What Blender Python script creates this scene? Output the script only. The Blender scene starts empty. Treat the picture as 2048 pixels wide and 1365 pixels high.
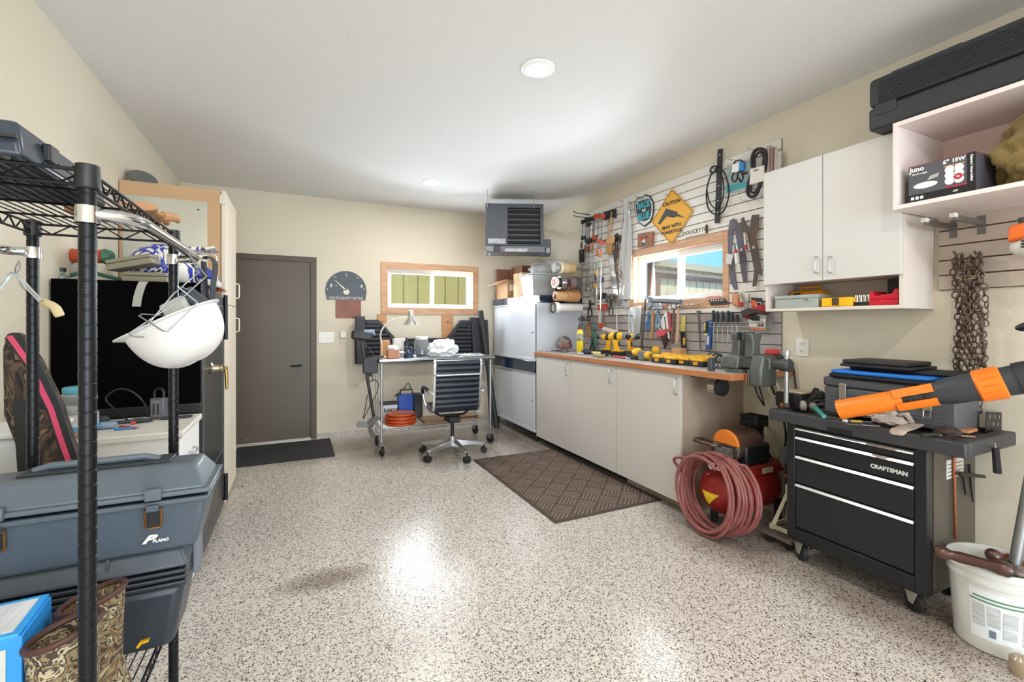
import bpy, bmesh, math, random
from mathutils import Vector, Matrix, Euler
random.seed(7)
D = bpy.data
SC = bpy.context.scene
COL = SC.collection
PI = math.pi
# ---------------------------------------------------------------- camera
F_PX, YAW, CAM_H, HOR, CXP = 910.0, math.radians(25.4), 1.33, 647.0, 1024.0
CA, SA = math.cos(YAW), math.sin(YAW)
cam = D.objects.new('camera', D.cameras.new('camera'))
COL.objects.link(cam)
cam.location = (0, 0, CAM_H)
cam.rotation_euler = (PI / 2, 0, -YAW)
cam.data.sensor_width = 36
cam.data.lens = F_PX / 2048 * 36
cam.data.shift_y = -(682.5 - HOR) / 2048
cam.data.clip_start = 0.05
SC.camera = cam
# ---------------------------------------------------------------- world, sun, lights, exposure
vs = SC.view_settings
vs.view_transform = 'Standard'
vs.look = 'None'
vs.gamma = 1
vs.use_curve_mapping = False
vs.exposure = 0.35
w = D.worlds.new('sky')
SC.world = w
w.use_nodes = True
nt = w.node_tree
nt.nodes.clear()
wo = nt.nodes.new('ShaderNodeOutputWorld')
bg = nt.nodes.new('ShaderNodeBackground')
tc = nt.nodes.new('ShaderNodeTexCoord')
noi = nt.nodes.new('ShaderNodeTexNoise')
noi.inputs['Scale'].default_value = 4.0
noi.inputs['Detail'].default_value = 5
rmp = nt.nodes.new('ShaderNodeValToRGB')
rmp.color_ramp.elements[0].position = .46
rmp.color_ramp.elements[0].color = (.16, .42, .90, 1)
rmp.color_ramp.elements[1].position = .68
rmp.color_ramp.elements[1].color = (.95, .97, 1, 1)
nt.links.new(tc.outputs['Generated'], noi.inputs['Vector'])
nt.links.new(noi.outputs['Fac'], rmp.inputs['Fac'])
nt.links.new(rmp.outputs['Color'], bg.inputs['Color'])
bg.inputs['Strength'].default_value = 1.6
nt.links.new(bg.outputs[0], wo.inputs[0])


def light(name, kind, loc, rot, power, color=(1, 1, 1), **kw):
    l = D.lights.new(name, kind)
    l.energy = power
    l.color = color
    for k, v in kw.items():
        setattr(l, k, v)
    o = D.objects.new(name, l)
    COL.objects.link(o)
    o.location = loc
    o.rotation_euler = rot
    return o


light('sun', 'SUN', (0, 0, 8), Vector((.30, .50, -.81)).to_track_quat('-Z', 'Y').to_euler(), 5.0, (1, .95, .88), angle=.01)
# daylight through the open garage door behind the camera and through the two windows
light('garage_door_daylight', 'AREA', (.9, -3.9, 1.25), (PI / 2, 0, 0), 150, (.88, .95, 1.0), shape='RECTANGLE', size=3.4, size_y=2.1)
light('back_window_daylight', 'AREA', (1.57, 5.80, 1.74), (-PI / 2, 0, 0), 38, (.82, .92, 1.0), shape='RECTANGLE', size=1.0, size_y=.42)
light('side_window_daylight', 'AREA', (3.11, 3.03, 1.76), (0, PI / 2, 0), 45, (.82, .92, 1.0), shape='RECTANGLE', size=.46, size_y=1.0)

# ---------------------------------------------------------------- pixel helpers (2048 x 1365 photograph -> room metres)


def _ray(u, v):
    l = (u - CXP) / F_PX
    return Vector((l * CA + SA, -l * SA + CA, -(v - HOR) / F_PX))


def _hit(u, v, ax, val):
    r = _ray(u, v)
    o = Vector((0, 0, CAM_H))
    return o + r * ((val - o[ax]) / r[ax])


def PX(u, v, x): return _hit(u, v, 0, x)
def PY(u, v, y): return _hit(u, v, 1, y)
def PZ(u, v, z=0.0): return _hit(u, v, 2, z)


# ---------------------------------------------------------------- materials
def lin(c):
    if isinstance(c, str):
        c = tuple(int(c[i:i + 2], 16) / 255 for i in (0, 2, 4))
    return tuple(x / 12.92 if x <= .04045 else ((x + .055) / 1.055) ** 2.4 for x in c) + (1,)


_M = {}


def M(col, rough=.5, metal=0.0, var=.0, vs=8.0, bump=0.0, bs=60.0, emit=0.0, trans=0.0, alpha=1.0, coat=0.0, col2=None, stretch=None, spec=None, thr=None):
    """procedural material: colour with optional noise variation towards col2 and noise bump"""
    key = (col, rough, metal, var, vs, bump, bs, emit, trans, alpha, coat, col2, stretch, thr, spec)
    if key in _M:
        return _M[key]
    m = D.materials.new('mat_%d' % len(_M))
    m.use_nodes = True
    n = m.node_tree
    p = n.nodes['Principled BSDF']
    c = lin(col)
    p.inputs['Base Color'].default_value = c
    p.inputs['Roughness'].default_value = rough
    p.inputs['Metallic'].default_value = metal
    p.inputs['Coat Weight'].default_value = coat
    p.inputs['Coat Roughness'].default_value = .08
    p.inputs['Transmission Weight'].default_value = trans
    p.inputs['Alpha'].default_value = alpha
    if spec is not None:
        p.inputs['Specular IOR Level'].default_value = spec
    if emit:
        p.inputs['Emission Color'].default_value = c
        p.inputs['Emission Strength'].default_value = emit
    if var or bump:
        t = n.nodes.new('ShaderNodeTexCoord')
        src = t.outputs['Object']
        if stretch:
            mp = n.nodes.new('ShaderNodeMapping')
            mp.inputs['Scale'].default_value = stretch
            n.links.new(src, mp.inputs['Vector'])
            src = mp.outputs[0]
    if var:
        nz = n.nodes.new('ShaderNodeTexNoise')
        nz.inputs['Scale'].default_value = vs
        nz.inputs['Detail'].default_value = 5
        n.links.new(src, nz.inputs['Vector'])
        r = n.nodes.new('ShaderNodeValToRGB')
        a, b = thr or (.3, .7)
        r.color_ramp.elements[0].position = a
        r.color_ramp.elements[1].position = b
        r.color_ramp.elements[0].color = c
        c2 = lin(col2) if col2 else tuple(x * .55 for x in c[:3]) + (1,)
        r.color_ramp.elements[1].color = tuple(c[i] + (c2[i] - c[i]) * var for i in range(3)) + (1,)
        n.links.new(nz.outputs['Fac'], r.inputs['Fac'])
        n.links.new(r.outputs['Color'], p.inputs['Base Color'])
    if bump:
        nb = n.nodes.new('ShaderNodeTexNoise')
        nb.inputs['Scale'].default_value = bs
        nb.inputs['Detail'].default_value = 3
        n.links.new(src, nb.inputs['Vector'])
        bp = n.nodes.new('ShaderNodeBump')
        bp.inputs['Strength'].default_value = bump
        bp.inputs['Distance'].default_value = .01
        n.links.new(nb.outputs['Fac'], bp.inputs['Height'])
        n.links.new(bp.outputs[0], p.inputs['Normal'])
    _M[key] = m
    return m


# ---------------------------------------------------------------- mesh builder
class B:
    def __init__(s):
        s.v, s.f = [], []

    def add(s, vs, fs):
        o = len(s.v)
        s.v += [Vector(p) for p in vs]
        s.f += [tuple(i + o for i in f) for f in fs]
        return s

    def box(s, a, b):
        (x0, y0, z0), (x1, y1, z1) = a, b
        x0, x1 = min(x0, x1), max(x0, x1)
        y0, y1 = min(y0, y1), max(y0, y1)
        z0, z1 = min(z0, z1), max(z0, z1)
        return s.add([(x0, y0, z0), (x1, y0, z0), (x1, y1, z0), (x0, y1, z0), (x0, y0, z1), (x1, y0, z1), (x1, y1, z1), (x0, y1, z1)],
                     [(0, 3, 2, 1), (4, 5, 6, 7), (0, 1, 5, 4), (1, 2, 6, 5), (2, 3, 7, 6), (3, 0, 4, 7)])

    def cbox(s, c, d):
        return s.box([c[i] - d[i] / 2 for i in range(3)], [c[i] + d[i] / 2 for i in range(3)])

    def taper(s, a, b, inset, top=True):
        """box a..b whose top (or bottom) is inset by (ix, iy)"""
        (x0, y0, z0), (x1, y1, z1) = a, b
        ix, iy = inset
        t = (ix, iy) if top else (0, 0)
        u = (0, 0) if top else (ix, iy)
        return s.add([(x0 + u[0], y0 + u[1], z0), (x1 - u[0], y0 + u[1], z0), (x1 - u[0], y1 - u[1], z0), (x0 + u[0], y1 - u[1], z0),
                      (x0 + t[0], y0 + t[1], z1), (x1 - t[0], y0 + t[1], z1), (x1 - t[0], y1 - t[1], z1), (x0 + t[0], y1 - t[1], z1)],
                     [(0, 3, 2, 1), (4, 5, 6, 7), (0, 1, 5, 4), (1, 2, 6, 5), (2, 3, 7, 6), (3, 0, 4, 7)])

    def rings(s, rings, close=False, caps=True):
        n = len(rings[0])
        vs = [p for r in rings for p in r]
        fs = []
        m = len(rings)
        for i in range(m if close else m - 1):
            a, b = i * n, ((i + 1) % m) * n
            for j in range(n):
                k = (j + 1) % n
                fs.append((a + j, a + k, b + k, b + j))
        if caps and not close:
            fs.append(tuple(reversed(range(n))))
            fs.append(tuple(range((m - 1) * n, m * n)))
        return s.add(vs, fs)

    def cyl(s, p0, p1, r0, r1=None, n=16, caps=True):
        p0, p1 = Vector(p0), Vector(p1)
        r1 = r0 if r1 is None else r1
        d = (p1 - p0).normalized()
        a = d.orthogonal().normalized()
        b = d.cross(a)
        return s.rings([[p + (a * math.cos(2 * PI * k / n) + b * math.sin(2 * PI * k / n)) * r for k in range(n)] for p, r in ((p0, r0), (p1, r1))], caps=caps)

    def pipe(s, p0, p1, ro, ri, n=24):
        """hollow tube"""
        p0, p1 = Vector(p0), Vector(p1)
        d = (p1 - p0).normalized()
        a = d.orthogonal().normalized()
        b = d.cross(a)
        def R(p, r): return [p + (a * math.cos(2 * PI * k / n) + b * math.sin(2 * PI * k / n)) * r for k in range(n)]
        return s.rings([R(p0, ro), R(p1, ro), R(p1, ri), R(p0, ri)], close=True)

    def tube(s, pts, r, n=8, closed=False, caps=True):
        """round tube along a polyline; r a number or one per point"""
        pts = [Vector(p) for p in pts]
        m = len(pts)
        rs = r if isinstance(r, (list, tuple)) else [r] * m
        tang = []
        for i in range(m):
            q = pts[(i + 1) % m] if closed or i < m - 1 else pts[i]
            p = pts[(i - 1) % m] if closed or i > 0 else pts[i]
            t = (q - p)
            tang.append(t.normalized() if t.length > 1e-9 else Vector((0, 0, 1)))
        a = tang[0].orthogonal().normalized()
        rings = []
        for i in range(m):
            if i:
                a = a - tang[i] * a.dot(tang[i])
                a = a.normalized() if a.length > 1e-6 else tang[i].orthogonal().normalized()
            b = tang[i].cross(a)
            rings.append([pts[i] + (a * math.cos(2 * PI * k / n) + b * math.sin(2 * PI * k / n)) * rs[i] for k in range(n)])
        return s.rings(rings, close=closed, caps=caps)

    def lathe(s, prof, c=(0, 0, 0), n=24, axis=(0, 0, 1), caps=True):
        """profile [(radius, height)] spun round axis through c"""
        c, d = Vector(c), Vector(axis).normalized()
        a = d.orthogonal().normalized()
        b = d.cross(a)
        return s.rings([[c + d * h + (a * math.cos(2 * PI * k / n) + b * math.sin(2 * PI * k / n)) * max(r, 1e-5) for k in range(n)] for r, h in prof], caps=caps)

    def prism(s, poly, ax, lo, hi):
        """2-D polygon extruded along axis ax (0: poly is (y,z); 1: (x,z); 2: (x,y))"""
        def pt(q, h):
            return {0: (h, q[0], q[1]), 1: (q[0], h, q[1]), 2: (q[0], q[1], h)}[ax]
        n = len(poly)
        vs = [pt(q, lo) for q in poly] + [pt(q, hi) for q in poly]
        fs = [tuple(range(n)), tuple(range(2 * n - 1, n - 1, -1))]
        fs += [(j, j + n, (j + 1) % n + n, (j + 1) % n) for j in range(n)]
        return s.add(vs, fs)

    def sph(s, c, r, n=14, m=9, sc=(1, 1, 1)):
        c = Vector(c)
        rings = []
        for i in range(1, m):
            t = PI * i / m
            rings.append([c + Vector((r * sc[0] * math.sin(t) * math.cos(2 * PI * k / n), r * sc[1] * math.sin(t) * math.sin(2 * PI * k / n), -r * sc[2] * math.cos(t))) for k in range(n)])
        return s.rings(rings)

    def xf(s, mat, start=0):
        for i in range(start, len(s.v)):
            s.v[i] = mat @ s.v[i]
        return s

    def jitter(s, amt, seed=1):
        r = random.Random(seed)
        for i in range(len(s.v)):
            s.v[i] = s.v[i] + Vector((r.uniform(-amt, amt), r.uniform(-amt, amt), r.uniform(-amt, amt)))
        return s

    def mesh(s, name, mat, smooth=35):
        me = D.meshes.new(name)
        me.from_pydata([tuple(v) for v in s.v], [], s.f)
        bm = bmesh.new()
        bm.from_mesh(me)
        bmesh.ops.recalc_face_normals(bm, faces=bm.faces)
        bm.to_mesh(me)
        bm.free()
        for m in (mat if isinstance(mat, (list, tuple)) else [mat]):
            me.materials.append(m)
        if smooth:
            me.shade_smooth()
            me.set_sharp_from_angle(angle=math.radians(smooth))
        return me

    def ob(s, name, mat, parent=None, bevel=0.0, smooth=35, sub=0, seg=2, label=None):
        o = D.objects.new(name, s.mesh(name, mat, smooth))
        COL.objects.link(o)
        if parent is not None:
            o.parent = parent
        if bevel:
            b = o.modifiers.new('bevel', 'BEVEL')
            b.width = bevel
            b.segments = seg
            b.limit_method = 'ANGLE'
            b.angle_limit = math.radians(40)
        if sub:
            b = o.modifiers.new('sub', 'SUBSURF')
            b.levels = b.render_levels = sub
        if label:
            o['label'] = label
        return o


def bx(a, b): return B().box(a, b)


def tag(o, label, cat, group=None):
    o['label'] = label
    o['category'] = cat
    if group:
        o['group'] = group
    return o


def thing(name, label, cat, group=None, loc=(0, 0, 0), rot=(0, 0, 0)):
    o = D.objects.new(name, None)
    COL.objects.link(o)
    o.empty_display_size = .05
    o.location = loc
    o.rotation_euler = rot
    return tag(o, label, cat, group)


def struct(o):
    o['kind'] = 'structure'
    return o


def dup(root, loc, rot=None, label=None, group=None):
    r = root.copy()
    COL.objects.link(r)
    r.location = loc
    if rot is not None:
        r.rotation_euler = rot
    if label:
        r['label'] = label
    if group:
        r['group'] = group
    for ch in list(root.children):
        c = ch.copy()
        COL.objects.link(c)
        c.parent = r
        for g in ch.children:
            d = g.copy()
            COL.objects.link(d)
            d.parent = c
    return r


# faces: text plane matrices
def face_x(p): return Matrix(((0, 0, -1, p[0]), (-1, 0, 0, p[1]), (0, 1, 0, p[2]), (0, 0, 0, 1)))    # facing -X
def face_y(p): return Matrix(((1, 0, 0, p[0]), (0, 0, -1, p[1]), (0, 1, 0, p[2]), (0, 0, 0, 1)))     # facing -Y


def text(name, s, size, mtx, mat, parent, depth=.0008, bold=0.0, align='CENTER', sx=1.0, space=1.0):
    c = D.curves.new(name, 'FONT')
    c.body = s
    c.size = size
    c.extrude = depth
    c.offset = bold
    c.align_x = align
    c.align_y = 'CENTER'
    c.resolution_u = 2
    c.space_character = space
    t = D.objects.new(name, c)
    COL.objects.link(t)
    dg = bpy.context.evaluated_depsgraph_get()
    me = D.meshes.new_from_object(t.evaluated_get(dg))
    D.objects.remove(t)
    me.transform(mtx @ Matrix.Diagonal((sx, 1, 1, 1)))
    me.materials.clear()
    me.materials.append(mat)
    o = D.objects.new(name, me)
    COL.objects.link(o)
    o.parent = parent
    return o


def WX(pts, x): return [(p.y, p.z) for p in (PX(u, v, x) for u, v in pts)]       # outline traced on a plane x = const
def WY(pts, y): return [(p.x, p.z) for p in (PY(u, v, y) for u, v in pts)]


def bez(p0, p1, p2, p3, n=12):
    p0, p1, p2, p3 = map(Vector, (p0, p1, p2, p3))
    return [p0 * (1 - t) ** 3 + p1 * 3 * t * (1 - t) ** 2 + p2 * 3 * t * t * (1 - t) + p3 * t ** 3 for t in (i / n for i in range(n + 1))]


def smoothline(pts, n=6):
    """Catmull-Rom through points"""
    pts = [Vector(p) for p in pts]
    q = [pts[0]] + pts + [pts[-1]]
    out = []
    for i in range(1, len(q) - 2):
        a, b, c, d = q[i - 1], q[i], q[i + 1], q[i + 2]
        for k in range(n):
            t = k / n
            out.append(.5 * ((2 * b) + (c - a) * t + (2 * a - 5 * b + 4 * c - d) * t * t + (3 * b - a - 3 * c + d) * t ** 3))
    out.append(pts[-1])
    return out


def rrect(x0, z0, x1, z1, r, n=4):
    out = []
    for cx, cz, a in ((x1 - r, z1 - r, 0), (x0 + r, z1 - r, PI / 2), (x0 + r, z0 + r, PI), (x1 - r, z0 + r, 3 * PI / 2)):
        out += [(cx + r * math.cos(a + PI / 2 * k / n), cz + r * math.sin(a + PI / 2 * k / n)) for k in range(n + 1)]
    return out


def rot(axis, deg, at=(0, 0, 0)):
    t = Matrix.Translation(Vector(at))
    return t @ Matrix.Rotation(math.radians(deg), 4, axis) @ t.inverted()


def blob(c, r, sc=(1, 1, 1), amt=.25, seed=0, n=20, m=12, freq=3.0):
    """crumpled closed lump (bags, rags)"""
    from mathutils import noise
    b = B().sph((0, 0, 0), 1, n, m)
    for i, p in enumerate(b.v):
        d = noise.noise(p * freq + Vector((seed * 7.3, seed * 3.1, 0))) * amt + abs(noise.noise(p * freq * 2.3 + Vector((seed, 5, seed)))) * amt * .7
        q = p * (1 + d)
        b.v[i] = Vector((c[0] + q.x * r * sc[0], c[1] + q.y * r * sc[1], c[2] + max(q.z, -.8) * r * sc[2]))
    return b


def handle_x(x, y, z0, z1, out=.03, r=.0045):
    """upright wire pull on a face looking towards -X"""
    return B().tube([(x, y, z0), (x - out * .8, y, z0), (x - out, y, z0 + .008), (x - out, y, z1 - .008), (x - out * .8, y, z1), (x, y, z1)], r, 8)
# ================================================================ the room
XL, XR, YB, YF, ZC = -1.07, 3.03, 5.72, -4.0, 2.79


def speckle_floor():
    m = D.materials.new('flake_floor')
    m.use_nodes = True
    n = m.node_tree
    L = n.links.new
    p = n.nodes['Principled BSDF']
    t = n.nodes.new('ShaderNodeTexCoord')
    def vor(scale):
        v = n.nodes.new('ShaderNodeTexVoronoi')
        v.inputs['Scale'].default_value = scale
        L(t.outputs['Object'], v.inputs['Vector'])
        s = n.nodes.new('ShaderNodeSeparateColor')
        L(v.outputs['Color'], s.inputs[0])
        return s
    def ramp(stops, interp='CONSTANT'):
        r = n.nodes.new('ShaderNodeValToRGB')
        r.color_ramp.interpolation = interp
        e = r.color_ramp.elements
        while len(e) < len(stops):
            e.new(.5)
        for k, (a, c) in enumerate(stops):
            e[k].position = a
            e[k].color = lin(c)
        return r
    s1 = vor(215)
    r1 = ramp([(0, 'c9c2b9'), (.42, 'd4cec6'), (.66, 'bbb0a5'), (.77, '9f9184'), (.83, '80746b'), (.89, '655c56'), (.95, '4a443f')])
    L(s1.outputs[0], r1.inputs[0])
    s2 = vor(140)
    r2 = ramp([(0, '000000'), (.90, 'ffffff')])
    L(s2.outputs[1], r2.inputs[0])
    r3 = ramp([(0, 'ddd5c9'), (.5, '4b4541'), (.75, '8f7f70')])
    L(s2.outputs[2], r3.inputs[0])
    mx = n.nodes.new('ShaderNodeMix')
    mx.data_type = 'RGBA'
    L(r2.outputs[0], mx.inputs[0])
    L(r1.outputs[0], mx.inputs[6])
    L(r3.outputs[0], mx.inputs[7])
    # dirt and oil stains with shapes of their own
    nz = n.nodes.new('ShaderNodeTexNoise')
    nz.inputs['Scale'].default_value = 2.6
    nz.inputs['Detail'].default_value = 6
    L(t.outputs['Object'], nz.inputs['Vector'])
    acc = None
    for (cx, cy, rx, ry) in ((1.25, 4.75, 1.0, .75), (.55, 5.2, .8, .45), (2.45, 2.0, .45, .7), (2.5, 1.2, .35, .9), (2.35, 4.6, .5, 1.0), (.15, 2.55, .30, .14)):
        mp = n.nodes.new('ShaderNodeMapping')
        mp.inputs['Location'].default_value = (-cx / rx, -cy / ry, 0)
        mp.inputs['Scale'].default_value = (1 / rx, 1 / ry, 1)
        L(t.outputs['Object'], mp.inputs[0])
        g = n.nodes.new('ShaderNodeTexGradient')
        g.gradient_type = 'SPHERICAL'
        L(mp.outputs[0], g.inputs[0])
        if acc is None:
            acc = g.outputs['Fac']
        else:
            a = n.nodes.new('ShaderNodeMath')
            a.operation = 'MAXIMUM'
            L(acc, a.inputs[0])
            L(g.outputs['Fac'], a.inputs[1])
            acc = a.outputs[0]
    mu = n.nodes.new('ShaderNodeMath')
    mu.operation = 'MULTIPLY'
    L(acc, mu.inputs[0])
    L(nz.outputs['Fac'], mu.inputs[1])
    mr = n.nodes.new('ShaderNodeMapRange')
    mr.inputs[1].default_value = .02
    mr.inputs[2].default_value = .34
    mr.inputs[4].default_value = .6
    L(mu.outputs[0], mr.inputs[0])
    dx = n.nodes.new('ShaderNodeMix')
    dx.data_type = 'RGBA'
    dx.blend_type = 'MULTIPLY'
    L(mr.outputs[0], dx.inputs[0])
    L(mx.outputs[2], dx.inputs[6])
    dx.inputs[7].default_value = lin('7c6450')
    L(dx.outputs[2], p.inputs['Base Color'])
    p.inputs['Roughness'].default_value = .24
    p.inputs['Specular IOR Level'].default_value = .5
    nb = n.nodes.new('ShaderNodeTexNoise')
    nb.inputs['Scale'].default_value = 55
    nb.inputs['Detail'].default_value = 2
    L(t.outputs['Object'], nb.inputs['Vector'])
    bp = n.nodes.new('ShaderNodeBump')
    bp.inputs['Strength'].default_value = .22
    bp.inputs['Distance'].default_value = .006
    L(nb.outputs['Fac'], bp.inputs['Height'])
    L(bp.outputs[0], p.inputs['Normal'])
    return m


FLOORM = speckle_floor()
WALLM = M('dbd2be', .75, bump=.12, bs=160)
CEILM = M('e4e3e1', .85, bump=.35, bs=120)
DOORM = M('5b5244', .42, var=.35, vs=2.5, col2='675d4e')
DOORF = M('554b3d', .45)
WHITEV = M('ecebe6', .35)
CEDAR = M('d6ab88', .55, var=.8, vs=5, col2='bc8a66', stretch=(1, 1, 6))
CEDARH = M('d6ad8c', .55, var=.8, vs=5, col2='bc8a66', stretch=(1.2, 1.2, 9))

struct(bx((XL - .15, YF - .15, -.1), (XR + .15, YB + .15, 0)).ob('floor', FLOORM))
struct(bx((XL - .15, YF - .15, ZC), (XR + .15, YB + .15, ZC + .15)).ob('ceiling', CEILM))
struct(bx((XL - .12, YF - .12, 0), (XL, YB + .12, ZC)).ob('wall_left', WALLM))


def wall_with_holes(name, ax, lo, hi, u0, u1, holes):
    """wall slab normal to axis ax, running u0..u1, with (ua, ub, za, zb) openings"""
    b = B()
    def bb(ua, ub, za, zb):
        if ub - ua < 1e-6 or zb - za < 1e-6:
            return
        b.box(*(((lo, ua, za), (hi, ub, zb)) if ax == 0 else ((ua, lo, za), (ub, hi, zb))))
    cur = u0
    for ua, ub, za, zb in sorted(holes):
        bb(cur, ua, 0, ZC)
        bb(ua, ub, 0, za)
        bb(ua, ub, zb, ZC)
        cur = ub
    bb(cur, u1, 0, ZC)
    return struct(b.ob(name, WALLM))


DX0, DX1, DZ1 = -.78, .165, 2.045            # door opening
BW = (1.01, 2.135, 1.515, 2.015)             # back window opening x0 x1 z0 z1
SW = (2.50, 3.545, 1.525, 1.985)             # side window opening y0 y1 z0 z1
wall_with_holes('wall_back', 1, YB, YB + .12, XL, XR, [(DX0, DX1, 0, DZ1), BW])
wall_with_holes('wall_right', 0, XR, XR + .12, YF - .12, YB + .12, [SW])
wall_with_holes('wall_front', 1, YF - .12, YF, XL, XR, [(XL + .3, 2.65, 0, 2.25)])

# concrete curb along the back wall, coated like the floor
struct(bx((.215, YB - .012, 0), (2.3, YB, .055)).ob('baseboard_back', FLOORM))

# ---- door
dr = D.objects.new('door_1', None)
COL.objects.link(dr)
struct(dr)
dr['label'] = 'dark brown flush steel door with black lever handle'
bx((DX0 + .01, YB + .005, .022), (DX1 - .012, YB + .045, DZ1 - .012)).ob('door_leaf', DOORM, dr, bevel=.002)
f = B()
for x0, x1 in ((DX0 - .05, DX0 + .012), (DX1 - .012, DX1 + .05)):
    f.box((x0, YB - .014, 0), (x1, YB + .012, DZ1 + .045))
f.box((DX0 - .05, YB - .016, DZ1 - .014), (DX1 + .05, YB + .012, DZ1 + .045))
f.box((DX0, YB + .05, 0), (DX1, YB + .12, DZ1))
f.ob('door_frame', DOORF, dr, bevel=.002)
bx((DX0, YB - .004, 0), (DX1, YB + .06, .02)).ob('threshold', M('b9b7ad', .35, .6), dr)
hx, hz = PY(602, 731, YB).x, PY(602, 731, YB).z
hd = B().cyl((hx, YB + .004, hz), (hx, YB - .012, hz), .033, n=24).ob('handle_rose', M('111111', .3), dr)
B().tube([(hx, YB - .005, hz), (hx, YB - .05, hz), (hx - .012, YB - .055, hz), (hx - .075, YB - .052, hz - .003), (hx - .11, YB - .046, hz - .004)], [.011, .01, .0095, .009, .008], 10).ob('lever', M('111111', .3), hd)
for (u, v) in ((566, 803), (507, 864), (512, 848), (495, 880)):
    q = PY(u, v, YB + .004)
    B().sph(tuple(q), .005, 8, 5).ob('paint_chip', M('d8d4c8', .6), dr)


# ---- windows
def window(name, label, ax, pl, o, sign, mull, trim, boards):
    """two-lite vinyl slider; ax: wall axis, pl: inner wall plane, o=(u0,u1,z0,z1)"""
    u0, u1, z0, z1 = o
    root = D.objects.new(name, None)
    COL.objects.link(root)
    struct(root)
    root['label'] = label
    def bb(b, ua, ub, za, zb, d0, d1):
        return b.box((pl + d0, ua, za), (pl + d1, ub, zb)) if ax == 0 else b.box((ua, pl + d0, za), (ub, pl + d1, zb))
    fr = B()
    t = .035
    for a in ((u0, u0 + t, z0, z1), (u1 - t, u1, z0, z1), (u0 + t, u1 - t, z0, z0 + t), (u0 + t, u1 - t, z1 - t, z1)):
        bb(fr, *a, .035, .115)
    fr.ob('window_frame', WHITEV, root, bevel=.003)
    mid = mull
    for k, (a, b_) in enumerate(((u0 + t, mid + .02), (mid - .02, u1 - t))):
        s = B()
        d = (.05, .075) if k == 0 else (.08, .105)
        if sign < 0:
            d = (.08, .105) if k == 0 else (.05, .075)
        w_ = .028
        for q in ((a, a + w_, z0 + t, z1 - t), (b_ - w_, b_, z0 + t, z1 - t), (a + w_, b_ - w_, z0 + t, z0 + t + w_), (a + w_, b_ - w_, z1 - t - w_, z1 - t)):
            bb(s, *q, *d)
        so = s.ob('sash', WHITEV, root, bevel=.002)
        g = B()
        c = (d[0] + d[1]) / 2
        bb(g, a + w_ * .8, b_ - w_ * .8, z0 + t + w_ * .8, z1 - t - w_ * .8, c - .002, c + .002)
        g.ob('pane', GLASS, so)
    for (ua, ub, za, zb, horiz) in boards:
        b = B()
        bb(b, ua, ub, za, zb, -.02, 0.004)
        b.ob('trim_board', CEDARH if horiz else CEDAR, root, bevel=.003)
    j = B()
    for a in ((u0, u0 + .007, z0, z1), (u1 - .007, u1, z0, z1), (u0 + .007, u1 - .007, z0, z0 + .007), (u0 + .007, u1 - .007, z1 - .007, z1)):
        bb(j, *a, -.018, .036)
    j.ob('jamb', CEDAR, root)
    return root


def glass():
    m = D.materials.new('window_glass')
    m.use_nodes = True
    n = m.node_tree
    n.nodes.clear()
    o = n.nodes.new('ShaderNodeOutputMaterial')
    mixs = n.nodes.new('ShaderNodeMixShader')
    tr = n.nodes.new('ShaderNodeBsdfTransparent')
    gl = n.nodes.new('ShaderNodeBsdfGlossy')
    gl.inputs['Roughness'].default_value = .02
    fz = n.nodes.new('ShaderNodeFresnel')
    fz.inputs['IOR'].default_value = 1.35
    n.links.new(fz.outputs[0], mixs.inputs[0])
    n.links.new(tr.outputs[0], mixs.inputs[1])
    n.links.new(gl.outputs[0], mixs.inputs[2])
    n.links.new(mixs.outputs[0], o.inputs[0])
    return m


GLASS = glass()
u0, u1, z0, z1 = BW
window('window_1', 'wide low sliding window in raw wood trim above the wheeled bench', 1, YB, BW, 1, 1.60, .06,
       [(.94, 1.01, 1.445, 2.085, 0), (2.135, 2.205, 1.445, 2.085, 0), (1.01, 2.135, 2.015, 2.085, 1), (1.01, 2.135, 1.445, 1.515, 1)])
u0, u1, z0, z1 = SW
window('window_2', 'sliding window framed by slatwall above the workbench', 0, XR, SW, 1, 3.02, .05,
       [(2.45, 2.50, 1.455, 2.05, 0), (3.545, 3.605, 1.455, 2.05, 0), (2.50, 3.545, 1.985, 2.05, 1), (2.50, 3.545, 1.455, 1.525, 1)])

# ---- two raw boards below the back window
BOARD = M('d2a074', .55, var=.8, vs=5, col2='b27a4c', stretch=(1, 1, 7))
for (ua, ub, va, wh) in ((755, 773, 628, 'beside the copper plate'), (884, 906, 628, 'behind the white bag on the bench')):
    a, b_ = PY(ua, va, YB - .02).x, PY(ub, va, YB - .02).x
    o = bx((a, YB - .028, .93), (b_, YB, 1.443)).ob('support_board', BOARD, bevel=.003)
    tag(o, 'raw pine board screwed upright under the window, ' + wh, 'board', 'boards under the window')
    q = ((a + b_) / 2, 1.35)
    B().cyl((q[0], YB - .0285, q[1]), (q[0], YB - .031, q[1]), .009, n=12).ob('screw_hole', M('1b1512', .6), o)

# ---- recessed ceiling lights
CAN = M('fdfdfb', .4)
LENS = M('fff6e6', .5, emit=8.0)


def can_light(x, y, label, grp, power=14):
    t = thing('ceiling_light', label, 'light', grp)
    B().lathe([(.062, -.001), (.070, -.012), (.096, -.006), (.098, 0)], (x, y, ZC), 32, caps=False).ob('trim_ring', CAN, t)
    B().lathe([(.0, .0), (.064, .0), (.064, -.003), (.0, -.003)], (x, y, ZC - .001), 32).ob('lens', LENS, t)
    light('ceiling_lamp', 'AREA', (x, y, ZC - .016), (0, 0, 0), power, (1.0, .97, .93), shape='DISK', size=.13)
    return t


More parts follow.
